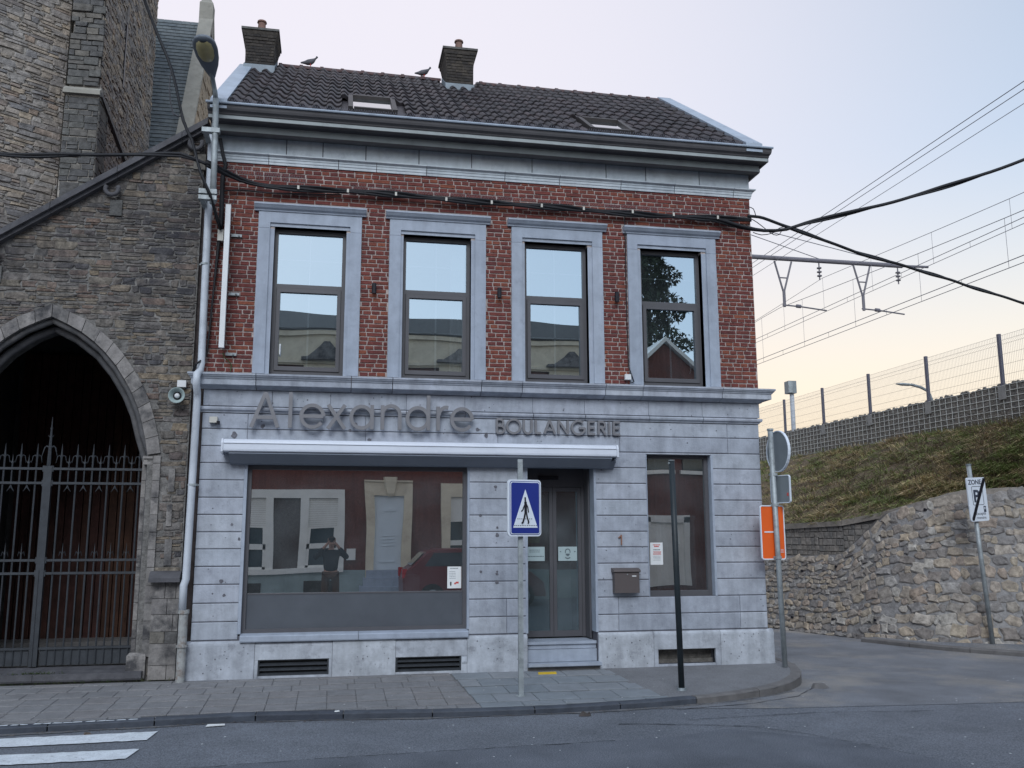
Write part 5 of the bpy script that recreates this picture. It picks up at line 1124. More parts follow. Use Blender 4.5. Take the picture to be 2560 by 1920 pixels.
# ================================================================== CHURCH
RUB = [stone_mesh('stone', 'rubble', inset=.07, jit=.11, seed=k) for k in range(12)]
TOW = [stone_mesh('stone', 'tower_stone', inset=.07, jit=.11, seed=20+k) for k in range(12)]
def rubble_rows(o, ux, uz, W, H, rh, ln, ok, depth=.018, gap=.008):
    out = []; z_ = 0; hnorm = uz.cross(ux)
    while z_ < H:
        h = random.uniform(*rh); x = -random.uniform(0, ln[1])
        while x < W:
            l_ = random.uniform(*ln)*(.6+h/rh[1]*.6); a, b = max(0, x), min(W, x+l_)
            if b-a > .03 and ok((a+b)/2, z_+h/2, a, b, z_, z_+h):
                if h > rh[0]*1.7 and random.random() < .3:
                    for zz in (0, .5): out.append((o+ux*((a+b)/2)+uz*(z_+h*(zz+.25)), ux, uz, b-a-gap, h/2-gap, depth*random.uniform(.6,1.3)))
                else: out.append((o+ux*((a+b)/2)+uz*(z_+h/2+random.uniform(-.011,.011)), ux, uz, b-a-gap, h-gap*random.uniform(.7,1.3), depth*random.uniform(.5,1.5)))
            x += l_
        z_ += h
    return out
CY = .10
ch = thing('church_gatehouse', 'dark rubble-stone church gateway wall with pointed arch left of the bakery', 'church wall', loc=(-3.3,.1,.2))
ARC_C = -3.31
def arch_pts(off):  # right half, from springing up to the apex
    base = [(-2.17,2.77),(-2.215,3.01),(-2.29,3.28),(-2.40,3.53),(-2.56,3.79),(-2.76,4.03),(-3.02,4.23),(-3.31,4.37)]
    out = []
    for i, (x, z_) in enumerate(base):
        a = base[max(0,i-1)]; b = base[min(len(base)-1,i+1)]; dx, dz = b[0]-a[0], b[1]-a[1]; l_ = math.hypot(dx, dz)
        out.append((x+dz/l_*off, z_-dx/l_*off))
    if off: out[-1] = (ARC_C, 4.37+off*1.02)
    return out
def in_arch(x, z_, off=.0):
    x = ARC_C+abs(x-ARC_C); P_ = arch_pts(off)
    if z_ < 2.77: return x < -2.17+off
    if z_ > P_[-1][1]: return False
    for (xa, za), (xb, zb_) in zip(P_[:-1], P_[1:]):
        if za <= z_ <= zb_: return x < xa+(xb-xa)*(z_-za)/(zb_-za)
    return False
def cop(x): return 5.30+(x+3.97)*.705
# backing with arched hole, as vertical strips
mb = MB(); xs = [-7.0]+[ARC_C-abs(p[0]-ARC_C) for p in arch_pts(.02)]+[ARC_C+abs(p[0]-ARC_C) for p in reversed(arch_pts(.02)[:-1])]+[-1.70]
def top_in(x):
    d = ARC_C+abs(x-ARC_C)
    P_ = arch_pts(.02)
    if d >= P_[0][0]: return None
    for (xa, za), (xb, zb_) in zip(P_[:-1], P_[1:]):
        if xb <= d <= xa: return za+(zb_-za)*(d-xa)/(xb-xa)
for a, b in zip(xs[:-1], xs[1:]):
    ta, tb = top_in(a+1e-4), top_in(b-1e-4)
    mid = top_in((a+b)/2)
    za, zb_ = (ta if ta else 2.77, tb if tb else 2.77) if mid else (.15, .15)
    if a < -6.5: za = zb_ = .15
    mb.hexa([(a,CY+.012,za),(b,CY+.012,zb_),(b,.62,zb_),(a,.62,za),(a,CY+.012,cop(a)-.02),(b,CY+.012,cop(b)-.02),(b,.62,cop(b)-.02),(a,.62,cop(a)-.02)])
chw = mb.build('rubble_wall', 'rubble_mortar', ch)
def ok_portal(x, z_, a, b, z0, z1):
    X = -7.0+x; Zz = .22+z_
    if Zz > cop(X)-.06: return False
    if in_arch(X, Zz, .17): return False
    if in_arch(-7+a, Zz, .12) or in_arch(-7+b, Zz, .12): return False
    return True
it = rubble_rows(Vector((-7.0,CY+.011,.22)), X_, Z_, 5.29, 6.8, (.035,.105), (.07,.26), ok_portal, .010, .012)
it = [t for t in it if t[0].x > -4.6 or random.random() < .9]
place_pieces('stone', RUB, chw, it, 'rubble_field')
# side return at the house side, porch interior
mb = MB(); mb.box(-1.715, -1.570, CY+.06, .62, .15, 6.75); mb.build('end_face', 'end_strip', ch)
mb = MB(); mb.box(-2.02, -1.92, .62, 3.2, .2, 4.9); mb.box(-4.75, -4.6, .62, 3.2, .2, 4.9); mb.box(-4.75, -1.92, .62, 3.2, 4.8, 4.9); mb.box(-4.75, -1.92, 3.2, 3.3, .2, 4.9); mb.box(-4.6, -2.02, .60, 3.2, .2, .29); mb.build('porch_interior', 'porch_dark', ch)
mb = MB(); mb.box(-4.6, -2.02, 2.55, 3.1, .29, .42); mb.build('porch_step', 'kerb_concrete', ch)
k = 0; x = -4.5
while x < -2.05:
    mb = MB(); w_ = .118; mb.box(x, x+w_-.012, 3.10, 3.16, .42, 4.5); mb.build('door_plank', 'door_wood', ch); x += w_; k += 1
# arch: voussoirs, roll, jamb stones (both sides)
for sgn_ in (1, -1):
    def mx(x): return ARC_C+(x-ARC_C)*sgn_
    P0, P1 = arch_pts(.02), arch_pts(.17); 
    def sub(P_, n):
        d = [0]
        for a, b in zip(P_[:-1], P_[1:]): d.append(d[-1]+math.dist(a, b))
        out = []
        for i in range(n+1):
            s = d[-1]*i/n
            for j in range(len(P_)-1):
                if s <= d[j+1]+1e-9: t = (s-d[j])/(d[j+1]-d[j]); out.append((P_[j][0]+(P_[j+1][0]-P_[j][0])*t, P_[j][1]+(P_[j+1][1]-P_[j][1])*t)); break
        return out
    nv = 11; A_, B_ = sub(P0, nv), sub(P1, nv)
    for i in range(nv):
        e = .006; j = random.uniform(-.03, .03)
        q = [A_[i], A_[i+1], B_[i+1], B_[i]]
        c_ = (sum(p[0] for p in q)/4, sum(p[1] for p in q)/4)
        q = [(mx(p[0]+(c_[0]-p[0])*.035), p[1]+(c_[1]-p[1])*.035) for p in q]
        mb = MB(); mb.prism(q, CY-.018-random.uniform(0,.008), .3); mb.build('voussoir', 'dressed', ch)
    # roll moulding (dark round) following the arch and running down the jamb
    path = [(-2.125,.45),(-2.125,2.62),(-2.125,2.77)]+[(p[0]+.0, p[1]) for p in arch_pts(-.005)[1:]]
    mb = MB(); mb.tube([(mx(x), .17, z_) for x, z_ in path], .042, 10); mb.build('roll_moulding', 'arch_roll', ch, smooth=True)
    path = [(-2.19,.45)]+[(-2.19,2.70)]+[(p[0], p[1]) for p in arch_pts(-.075)[1:]]
    mb = MB(); mb.tube([(mx(x), .30, z_) for x, z_ in path], .05, 8); mb.build('inner_roll', 'arch_roll', ch, smooth=True)
    # soffit of the arch
    mb = MB(); I_ = [(-2.2,.3),(-2.2,2.7)]+arch_pts(-.06)[1:]
    mb.rings([[(mx(x), yy, z_) for x, z_ in I_] for yy in (.34,.62)], closed=False, cap=False); mb.build('arch_soffit', 'quoin_dark', ch)
    z_ = .48; i = 0
    while z_ < 2.74:
        h = .2 if z_ < 2.5 else 2.77-z_
        x0o, x1o = sorted((mx(-2.08), mx(-2.0))); mb = MB(); mb.box(x0o, x1o, CY-.015, .25, z_+.003, z_+h-.003); mb.build('jamb_stone', 'dressed', ch)
        x0o, x1o = sorted((mx(-2.22), mx(-2.15))); mb = MB(); mb.box(x0o, x1o, .20, .60, z_+.003, z_+h-.003); mb.build('jamb_stone', 'dressed', ch)
        z_ += h; i += 1
    a, b = sorted((mx(-2.09), mx(-2.20))); mb = MB(); mb.box(a, b, .10, .30, 2.735, 2.765); mb.box(a+.01, b-.01, .12, .30, 2.70, 2.735); mb.box(a, b, .11, .30, 2.665, 2.70); mb.build('capital', 'dressed', ch)
    a, b = sorted((mx(-2.03), mx(-2.235))); mb = MB(); mb.box(a, b, .06, .60, .25, .50); mb.hexa([(a,.06,.50),(b,.06,.50),(b,.60,.50),(a,.60,.50),(a+.02,.10,.53),(b-.02,.10,.53),(b-.02,.60,.53),(a+.02,.60,.53)]); mb.build('jamb_base', 'dressed', ch)
# dressed quoins at the lower right corner, ledge
mb = MB(); mb.profx([(.10,1.315),(-.05,1.315),(-.05,1.36),(.02,1.43),(.10,1.44)], -2.03, -1.69); mb.build('ledge', 'coping', ch)
z_ = .23
for h, spl in ((.16,[-2.0,-1.80,-1.70]),(.24,[-2.0,-1.70]),(.13,[-2.0,-1.84,-1.70]),(.19,[-2.0,-1.76,-1.70]),(.18,[-2.0,-1.83,-1.70]),(.18,[-2.0,-1.86,-1.74,-1.70])):
    for a, b in zip(spl[:-1], spl[1:]):
        mb = MB(); mb.box(a+.003, b-.003, CY-.045, .2, z_+.003, z_+h-.003); mb.build('quoin', 'dressed' if h > .14 else 'quoin_dark', ch)
    z_ += h
# white traces: lighter blocks beside the jamb
for x0, x1, z0, z1 in [(-1.90,-1.83,2.35,2.62),(-1.90,-1.84,1.95,2.2),(-1.90,-1.82,1.5,1.8)]:
    mb = MB(); mb.box(x0, x1, CY-.014, .15, z0, z1); mb.build('quoin', 'dressed', ch)
# sloping coping with corbels
def slope_bar(name, m, x0, x1, lo, hi, y0, y1):
    mb = MB(); mb.hexa([(x0,y0,cop(x0)+lo),(x1,y0,cop(x1)+lo),(x1,y1,cop(x1)+lo),(x0,y1,cop(x0)+lo),(x0,y0,cop(x0)+hi),(x1,y0,cop(x1)+hi),(x1,y1,cop(x1)+hi),(x0,y1,cop(x0)+hi)]); return mb.build(name, m, ch)
x = -7.0
while x < -1.70:
    e = min(x+.72, -1.66); slope_bar('coping_stone', 'coping', x+.003, e-.003, -.02, .06, -.03, .68); slope_bar('coping_roll', 'coping', x+.003, e-.003, -.07, -.022, .02, .3); x = e
for xx in (-4.02,-2.74,-1.80):
    zc2 = cop(xx)-.17; mb = MB(); mb.tube([(xx+.075*math.cos(a), .04, zc2+.075*math.sin(a)) for a in [R(150+240*k/12) for k in range(13)]], .028, 8); mb.build('corbel_hook', 'coping', ch, smooth=True)
    mb = MB(); mb.box(xx-.02, xx+.12, CY-.02, .2, zc2-.32, zc2-.12); mb.build('corbel_block', 'quoin_dark', ch)
# threshold
for a, b in ((-4.6,-3.18),(-3.175,-2.05)):
    mb = MB(); mb.profx([(.6,.25),(-.02,.25),(-.03,.27),(-.03,.335),(.6,.35)], a, b); mb.build('threshold_slab', 'coping', ch)
mb = MB(); mb.box(-4.6, -2.1, .02, .6, .15, .25); mb.build('threshold_base', 'quoin_dark', ch)

# iron gate
gt_ = thing('iron_gate', 'tall grey wrought-iron double gate with spearhead bars in the church arch', 'gate', loc=(-3.33,.5,.36))
GY = .5
def gbar(x, z0, z1, r=.011, spike=True, big=False):
    mb = MB(); mb.tube([(x,GY,z0),(x,GY,z1)], r, 6)
    if spike:
        s_ = 1.35 if big else 1
        mb.tube([(x,GY,z1-.005),(x,GY,z1+.03),(x,GY,z1+.17*s_)], [r*1.2,r*1.1,.002], 6)
        for sg in (-1,1): mb.tube([(x,GY,z1+.005),(x+sg*.022*s_,GY,z1+.03),(x+sg*.045*s_,GY,z1+.018),(x+sg*.058*s_,GY,z1-.06*s_)], [.007,.007,.006,.002], 5)
    return mb.build('bar', 'iron', gt_)
def sbar(x, z0, z1):
    mb = MB(); mb.tube([(x,GY,z0),(x,GY,z1)], .009, 6); mb.tube([(x,GY,z1),(x,GY,z1+.095)], [.009,.001], 5)
    for sg in (-1,1): mb.tube([(x,GY,z1-.01),(x+sg*.028,GY,z1+.022)], [.008,.002], 5); 
    mb.build('bar', 'iron', gt_)
for side in (1, -1):
    for i in range(6):
        x = -3.33+side*(.135+.177*i); gbar(x, .38, 2.76); xs_ = x+side*.0885 if i < 6 else 0
        if abs(xs_+3.33) < 1.13:
            sbar(xs_, 2.44, 2.70)
            mb = MB()
            for sg in (-1,1): mb.tube([(xs_,GY,2.43),(xs_+sg*.012,GY,2.40),(xs_+sg*.04,GY,2.36)], [.008,.007,.002], 5)
            mb.tube([(xs_,GY,2.44),(xs_,GY,2.40)], .007, 5); mb.build('barb', 'iron', gt_)
            mb = MB(); mb.tube([(xs_,GY,.38),(xs_,GY,1.62)], .009, 6); mb.tube([(xs_,GY,1.62),(xs_,GY,1.76)], [.009,.001], 5)
            for sg in (-1,1): mb.tube([(xs_,GY,1.63),(xs_+sg*.025,GY,1.66),(xs_+sg*.038,GY,1.61)], [.006,.006,.002], 5)
            mb.build('bar', 'iron', gt_)
            xs3 = x-side*.0885*.0
    for z_ in (2.63,2.46,1.56,1.41,.56):
        a, b = sorted((-3.33+side*.05, -3.33+side*1.09)); mb = MB(); mb.box(a, b, GY-.016, GY+.016, z_-.014, z_+.014)
        if z_ > 1: 
            xx = -3.33+side*.06; mb.box(min(xx, xx-side*.03), max(xx, xx-side*.03), GY-.02, GY+.02, z_-.035, z_+.035)
        mb.build('rail', 'iron', gt_)
    a, b = sorted((-3.33+side*.06, -3.33+side*1.09)); mb = MB(); mb.box(a, b, GY+.005, GY+.012, .37, .56); mb.build('kick_plate', 'iron', gt_)
mb = MB(); mb.box(-3.375, -3.285, GY-.03, GY+.03, .36, 2.66); mb.tube([(-3.33,GY,2.66),(-3.33,GY,2.92),(-3.33,GY,3.25)], [.025,.018,.003], 6)
for sg in (-1,1):
    mb.tube([(-3.33,GY,2.88),(-3.33+sg*.04,GY,2.90),(-3.33+sg*.06,GY,2.88),(-3.33+sg*.085,GY,2.78)], [.010,.009,.008,.003], 5); mb.tube([(-3.33,GY,3.0),(-3.33+sg*.035,GY,3.03)], [.008,.002], 5); mb.tube([(-3.33,GY,3.10),(-3.33+sg*.02,GY,3.12)], [.006,.002], 5)
mb.build('centre_post', 'iron', gt_)
mb = MB(); mb.box(-3.337, -3.333, GY-.034, GY-.03, .36, 1.45); mb.build('leaf_gap', 'sign_black', gt_)

# tower behind
tw = thing('church_tower', 'tall brown rubble-stone church tower with a dark buttress behind the gateway', 'church tower', loc=(-4.5,3,5))
TZ0, TZ1 = 4.9, 14.0
mb = MB()
A0, A1_ = Vector((-3.95,2.50,0)), Vector((-6.75,.40,0))
mb.poly([(A1_.x,A1_.y,TZ0),(A0.x,A0.y,TZ0),(A0.x,A0.y,TZ1),(A1_.x,A1_.y,TZ1)]); mb.poly([(-3.50,2.02,TZ0),(-3.50,5.55,TZ0),(-3.50,5.55,TZ1),(-3.50,2.02,TZ1)]); mb.poly([(-3.50,5.55,TZ0),(-8,5.55,TZ0),(-8,5.55,TZ1),(-3.50,5.55,TZ1)])
mb.poly([(-3.95,2.50,TZ0),(-3.95,2.02,TZ0),(-3.95,2.02,TZ1),(-3.95,2.50,TZ1)]); twb = mb.build('rubble_core', 'tower_mortar', tw)
uxA = (A0-A1_).normalized(); itA = rubble_rows(A1_+Vector((0,0,TZ0))+Vector((.004,-.005,0)), uxA, Z_, 3.48, 5.6, (.04,.115), (.08,.30), lambda *a: True, .011, .011)
itC = rubble_rows(Vector((-3.495,2.05,6.0)), Vector((0,1,0)), Z_, 3.45, 6.6, (.05,.12), (.08,.26), lambda *a: True, .016, .011)
place_pieces('stone', TOW, twb, itA+itC, 'rubble_field')
bt = MB(); bt.box(-3.93, -3.47, 2.0, 2.5, TZ0, 8.12); bt.box(-3.90, -3.50, 2.03, 2.5, 8.12, TZ1); bto = bt.build('buttress', 'tower_mortar', tw)
itB = rubble_rows(Vector((-3.93,1.998,TZ0)), X_, Z_, .46, 7.0, (.07,.13), (.13,.26), lambda x, z_, a, b, z0, z1: not (3.15 < z_ < 3.32) and (z_ < 3.2 or .03 < (a+b)/2 < .43), .014)
itB += rubble_rows(Vector((-3.468,2.01,TZ0)), Vector((0,1,0)), Z_, .47, 3.2, (.07,.13), (.10,.26), lambda *a: True, .010)
QD = [stone_mesh('buttress_stone', 'quoin_dark', inset=.04, jit=.03, seed=60+k_) for k_ in range(6)]
place_pieces('buttress_stone', QD, bto, itB, 'buttress_stone_field')
mb = MB(); mb.profx([(2.1,8.10),(1.93,8.10),(1.93,8.16),(2.03,8.24),(2.1,8.24)], -3.95, -3.455); mb.build('buttress_ledge', 'pinnacle', tw)
mb = MB(); mb.hexa([(-3.50,2.0,8.10),(-3.435,2.0,8.10),(-3.435,3.75,7.80),(-3.50,3.75,7.80),(-3.50,2.0,8.17),(-3.435,2.0,8.17),(-3.435,3.75,7.87),(-3.50,3.75,7.87)]); mb.build('string_moulding', 'arch_roll', tw)
mb = MB(); mb.box(-3.505, -3.465, 3.25, 3.32, 8.9, 10.0); mb.build('slit_window', 'sign_black', tw); mb = MB(); mb.box(-3.505, -3.460, 3.24, 3.33, 10.0, 10.3); mb.build('slit_lintel', 'dressed', tw)
# nave roof and gable
nv_ = thing('church_nave', 'blue-grey slate church roof with stone gable coping and pinnacle behind the tower', 'church roof', loc=(-4,8,9))
mb = MB(); ny = 40; a = Vector((0,5.8,8.7)); b = Vector((0,8.0,12.82)); L_ = (b-a).length; u_ = (b-a).normalized(); nn = Vector((0,-u_.z,u_.y))
rn = random.Random(9)
for i in range(ny):
    p = a+u_*(L_*i/ny); q = a+u_*(L_*(i+1)/ny+.02); x = -7.0+(i % 2)*.09
    while x < -3.07:
        x1 = min(x+.18, -3.07); h0, h1 = .018+rn.uniform(0,.004), .004
        mb.poly([(x+.003,*(p+nn*h0)[1:]),(x1-.003,*(p+nn*h0)[1:]),(x1-.003,*(q+nn*h1)[1:]),(x+.003,*(q+nn*h1)[1:])], 0, rn.random()); mb.poly([(x+.003,*(p)[1:]),(x1-.003,*(p)[1:]),(x1-.003,*(p+nn*h0)[1:]),(x+.003,*(p+nn*h0)[1:])], 0, rn.random()); x += .18
mb.build('slates', 'slate', nv_, kind='stuff')
mb = MB(); mb.poly([(-8,a.y,a.z-.01),(-3.05,a.y,a.z-.01),(-3.05,b.y,b.z-.01),(-8,b.y,b.z-.01)]); mb.poly([(-8,b.y,b.z),(-3.05,b.y,b.z),(-3.05,10.2,8.7),(-8,10.2,8.7)]); mb.poly([(-8,5.8,4),(-3.05,5.8,4),(-3.05,5.8,8.7),(-8,5.8,8.7)]); mb.build('roof_deck', 'slate', nv_)
mb = MB(); mb.prism([(5.75,4.0),(10.3,4.0),(10.3,8.6),(8.0,12.9),(5.75,8.6)], 0, .16); o = mb.build('gable_wall', 'gable_stone', nv_); o.matrix_basis = Matrix.Translation((-3.06,0,0)) @ Matrix.Rotation(R(90), 4, 'Z') @ Matrix.Scale(1, 4); 
o.matrix_basis = Matrix(((0,-1,0,-2.90),(1,0,0,0),(0,0,1,0),(0,0,0,1)))
mb = MB()
for y0_, z0_, y1_, z1_ in ((5.65,8.55,8.0,12.97),(10.35,8.55,8.0,12.97)):
    mb.hexa([(-3.12,y0_,z0_),(-2.84,y0_,z0_),(-2.84,y1_,z1_),(-3.12,y1_,z1_),(-3.12,y0_,z0_+.16),(-2.84,y0_,z0_+.16),(-2.84,y1_,z1_+.16),(-3.12,y1_,z1_+.16)])
mb.build('gable_coping', 'pinnacle', nv_)
mb = MB(); mb.box(-3.13, -2.85, 7.86, 8.14, 12.5, 13.25)
mb.rings([[(-2.99+r*sx,8+r*sy,z_) for sx, sy in ((-1,-1),(1,-1),(1,1),(-1,1))] for z_, r in ((13.25,.14),(13.30,.11),(13.55,.03),(13.60,.055),(13.63,.03),(13.9,.012),(13.95,.03),(14.0,.0))], cap=False); mb.build('pinnacle', 'pinnacle', nv_)
gs = []; 
itG = rubble_rows(Vector((-2.895,5.8,6.5)), Vector((0,1,0)), Z_, 4.4, 6.3, (.12,.26), (.2,.5), lambda x, z_, *_: (z_+6.5) < 12.7-abs(x+5.8-8.0)*1.87, .02)
GS = [stone_mesh('gable_block', 'gable_stone', inset=.05, jit=.06, seed=80+k_) for k_ in range(5)]
place_pieces('gable_block', GS, nv_, itG, 'gable_block_field')

# ================================================================== RIGHT-HAND RETAINING WALL AND EMBANKMENT
base = [(7.3,10.2),(7.7,8.4),(8.0,7.2),(8.38,5.65),(8.61,4.79),(8.8,4.16),(9.13,3.25),(9.5,2.62),(9.9,2.27),(10.28,2.05),(10.9,1.75),(12.5,1.2),(15,.6),(20,-.4)]
top = [(7.6,10.3,1.3),(8.0,8.48,1.35),(8.31,7.28,1.37),(8.70,5.73,1.43),(8.93,4.88,1.46),(9.12,4.27,1.49),(9.60,3.47,2.22),(9.95,2.98,2.41),(10.26,2.76,2.53),(10.57,2.60,2.59),(11.12,2.33,2.62),(12.68,1.80,2.63),(15.1,1.2,2.62),(20.1,.2,2.6)]
rw_ = thing('stone_retaining_wall', 'curved battered retaining wall of mixed rubble stone right of the side street', 'wall', loc=(9,4,.07))
mb = MB(); n = len(base)
for i in range(n-1):
    a, b, c, d = Vector((*base[i],.05)), Vector((*base[i+1],.05)), Vector(top[i+1]), Vector(top[i]); mb.poly([a, b, c, d]) ; mb.poly([d, c, c+Vector((.5,.3,-.3)), d+Vector((.5,.3,-.3))])
rwb = mb.build('mortar_bed', 'ret_mortar', rw_)
blen = [0]
for a, b in zip(base[:-1], base[1:]): blen.append(blen[-1]+math.dist(a, b))
def wpt(s, t):
    for i in range(n-1):
        if s <= blen[i+1] or i == n-2:
            f = min(1, (s-blen[i])/(blen[i+1]-blen[i])); a = Vector((*base[i],.07)).lerp(Vector((*base[i+1],.07)), f); b = Vector(top[i]).lerp(Vector(top[i+1]), f); return a.lerp(b, t)
RS = [stone_mesh('stone', 'ret_stone', inset=.11, jit=.10, seed=100+k_, boxy=False) for k_ in range(12)]+[stone_mesh('stone', 'ret_stone', inset=.12, jit=.13, seed=130+k_) for k_ in range(9)]
items = []; rn = random.Random(21); s = 1.0
rowsN = 15
tt = [0]
for r in range(rowsN): tt.append(tt[-1]+rn.uniform(.6,1.4))
tt = [q/tt[-1] for q in tt]
for r in range(rowsN):
    s = .3+rn.uniform(0,.2)
    while s < 15.5:
        H_ = (wpt(s,1)-wpt(s,0)).length; h = (tt[r+1]-tt[r])*H_; l_ = rn.uniform(.09,.27)*(1.15 if h > .13 else .9)
        t = (tt[r]+tt[r+1])/2+rn.uniform(-.012,.012); c = wpt(s+l_/2, t); ux = (wpt(s+l_, t)-wpt(s, t)).normalized(); uz = (wpt(s+l_/2,min(1,t+.05))-wpt(s+l_/2,max(0,t-.05))).normalized(); nrm = ux.cross(uz).normalized(); uz = nrm.cross(ux).normalized()
        ang = rn.uniform(-.35,.35); ux2 = ux*math.cos(ang)+uz*math.sin(ang); uz2 = uz*math.cos(ang)-ux*math.sin(ang)
        if rn.random() < .97: items.append((c, ux2, uz2, l_*rn.uniform(.86,1.0), h*rn.uniform(.76,1.0), rn.uniform(.010,.032)))
        s += l_
place_pieces('stone', RS, rwb, items, 'stone_field')
# coping along the low back part and upper vertical wall
ub = [(7.75,10.4),(8.15,8.55),(8.46,7.33),(8.85,5.80),(9.08,4.95),(9.25,4.37),(9.62,3.62)]
ut = [2.0,2.02,2.04,2.06,2.09,2.11,2.24]
mb = MB()
for i in range(len(ub)-1):
    a, b = ub[i], ub[i+1]; mb.poly([(*a,1.2),(*b,1.2),(*b,ut[i+1]-.08),(*a,ut[i]-.08)])
    t0, t1 = Vector(top[i]), Vector(top[i+1]); mb.poly([t0, t1, Vector((*b,t1.z+.02)), Vector((*a,t0.z+.02))])
ubo = mb.build('upper_bed', 'upper_mortar', rw_)
US = [stone_mesh('upper_stone', 'upper_stone', inset=.05, jit=.05, seed=150+k_) for k_ in range(6)]
items = []
for i in range(len(ub)-1):
    a, b = Vector((*ub[i],0)), Vector((*ub[i+1],0)); ux = (b-a).normalized(); L_ = (b-a).length
    z_ = 1.38 if i < 5 else 1.6
    while z_ < ut[i]-.12:
        h = rn.uniform(.08,.16); x = 0
        while x < L_:
            l_ = rn.uniform(.07,.17); e = min(L_, x+l_)
            if e-x > .03: items.append((a+ux*((x+e)/2)+Vector((0,0,z_+h/2)), ux, Z_, e-x-.012, h-.012, .015))
            x += l_
        z_ += h
place_pieces('upper_stone', US, ubo, items, 'upper_stone_field')
P_ = [(x,y,z_) for (x,y),z_ in zip(ub,ut)]+[(x+.02,y+.02,z_) for x,y,z_ in top[7:]]
for i in range(len(P_)-1):
    a, b = Vector(P_[i]), Vector(P_[i+1]); u_ = (b-a).normalized(); nr = Vector((u_.y,-u_.x,0)).normalized()
    k_ = max(1, int((b-a).length/.6))
    for j in range(k_):
        p, q = a.lerp(b, j/k_)+u_*.004, a.lerp(b, (j+1)/k_)-u_*.004; o1, o2, hz = nr*-.05, nr*.26, Vector((0,0,.10))
        if nr.x > 0 or nr.y > 0: pass
        else: o1, o2 = nr*.05, nr*-.26
        if (Vector((8,0,0))-a).dot(nr) > 0: o1, o2 = nr*.05, nr*-.28
        else: o1, o2 = nr*-.05, nr*.28
        jz = Vector((0,0,random.uniform(-.008,.008)))
        mb = MB(); mb.hexa([p+o1-hz,q+o1-hz,q+o2-hz,p+o2-hz,p+o1+jz,q+o1+jz,q+o2+jz,p+o2+jz]); mb.build('coping_block', 'wall_cap', rw_)
# weep holes
mb = MB()
for s_, t in [(3.9,.78),(4.6,.8),(5.3,.8),(6.15,.85),(3.5,.25),(4.2,.22),(5.2,.18),(6.2,.2),(7.1,.16),(8.0,.93)]:
    p = wpt(s_, t); nrm = Vector((-.9,-.4,.1)); mb.tube([p-nrm*.0, p+nrm*.05], .022, 8)
mb.build('weep_pipes', 'sign_black', rw_)
# embankment sheet
def rail(y, off=0): return 12.53+.0627*y+off
TB = [(x,y,z_-.02) for (x,y),z_ in zip(ub,ut)]+[(x+.25,y+.25,z_-.02) for x,y,z_ in top[7:]]
import mathutils
def gz(y): return 4.0+(y-3.75)*.0175      # bottom of the gabions
def emb(s, t):
    i = min(int(s), len(TB)-2); f = s-i; a = Vector(TB[i]).lerp(Vector(TB[i+1]), f)
    ys = [22,18,15.5,12.5,10,8,5.9,4.6,3.6,2.6,1.0,-2,-8,-16]
    yb = ys[i]+(ys[i+1]-ys[i])*f if i+1 < len(ys) else ys[-1]
    b = Vector((rail(yb, -.03), yb, gz(yb))); p = a.lerp(b, t)
    p.z += .34*math.sin(t*math.pi)*(mathutils.noise.noise(Vector((p.x*1.3,p.y*1.3,5)))) + .16*math.sin(t*math.pi)*(.7+.5*mathutils.noise.noise(Vector((p.x*.8,p.y*.8,0))))+.10*mathutils.noise.noise(Vector((p.x*2.1,p.y*2.1,3)))*math.sin(t*math.pi)
    return p
nS, nT = (len(TB)-1)*10, 36; mb = MB(); V = []
for i in range(nS+1):
    mb.v += [tuple(emb(i/10, j/nT)) for j in range(nT+1)]
for i in range(nS):
    for j in range(nT):
        a = i*(nT+1)+j; mb._f([(a, a+1, a+nT+2, a+nT+1)])
struct(mb.build('embankment', 'soil', smooth=True))
# grass: bent blades hanging down the slope, clumped by colour
mb = MB(); rn = random.Random(77)
down = Vector((-.86,-.25,-.45)).normalized()
PALG = {'dry': (0, .14, .98, .14), 'brown': (.28, .42, .30), 'green': (.57, .71, .85), 'olive': (.85, .80, .14)}
def blade(p, d, L_, w_, var, droop):
    side = Vector((rn.uniform(-1,1),rn.uniform(-1,1),0)).normalized()
    m1 = p+d*L_*.45; m2 = p+d*L_*.85+down*L_*droop-Vector((0,0,L_*droop*.4))
    b = len(mb.v); mb.v += [tuple(p-side*w_), tuple(p+side*w_), tuple(m1+side*w_*.8), tuple(m1-side*w_*.8), tuple(m2)]
    mb._f([(b,b+1,b+2,b+3),(b+3,b+2,b+4)], 0, var)
for k in range(2300):
    s_ = rn.uniform(0, len(TB)-1.01); t = rn.uniform(0.0, 1.0)
    if s_ > 10.6 and rn.random() < .6: continue
    c0 = emb(s_, t); c = mathutils.noise.noise(Vector((c0.x*.9,c0.y*.9,7)))+rn.uniform(-.16,.16); q = rn.random()
    kind = 'green' if c > .27 else 'olive' if c > .15 else 'brown' if c < -.16 else 'dry'
    big = rn.random()**1.6; Lc = .10+.24*big; rad = .07+.13*big; n_ = int(16+34*big)
    if t < .06: Lc *= .55
    for i in range(n_):
        a = rn.uniform(0, 6.283); rr_ = rad*math.sqrt(rn.random()); p = c0+Vector((math.cos(a)*rr_, math.sin(a)*rr_, -.02-.45*math.cos(a)*rr_*-.4))
        out = Vector((math.cos(a), math.sin(a), 0)); d = (Vector((0,0,.8))+out*rn.uniform(.2,1.0)+down*rn.uniform(.2,1.1)).normalized()
        blade(p, d, Lc*rn.uniform(.6,1.15), rn.uniform(.004,.010), rn.choice(PALG[kind if rn.random() < .85 else 'dry']), rn.uniform(.1,.55))
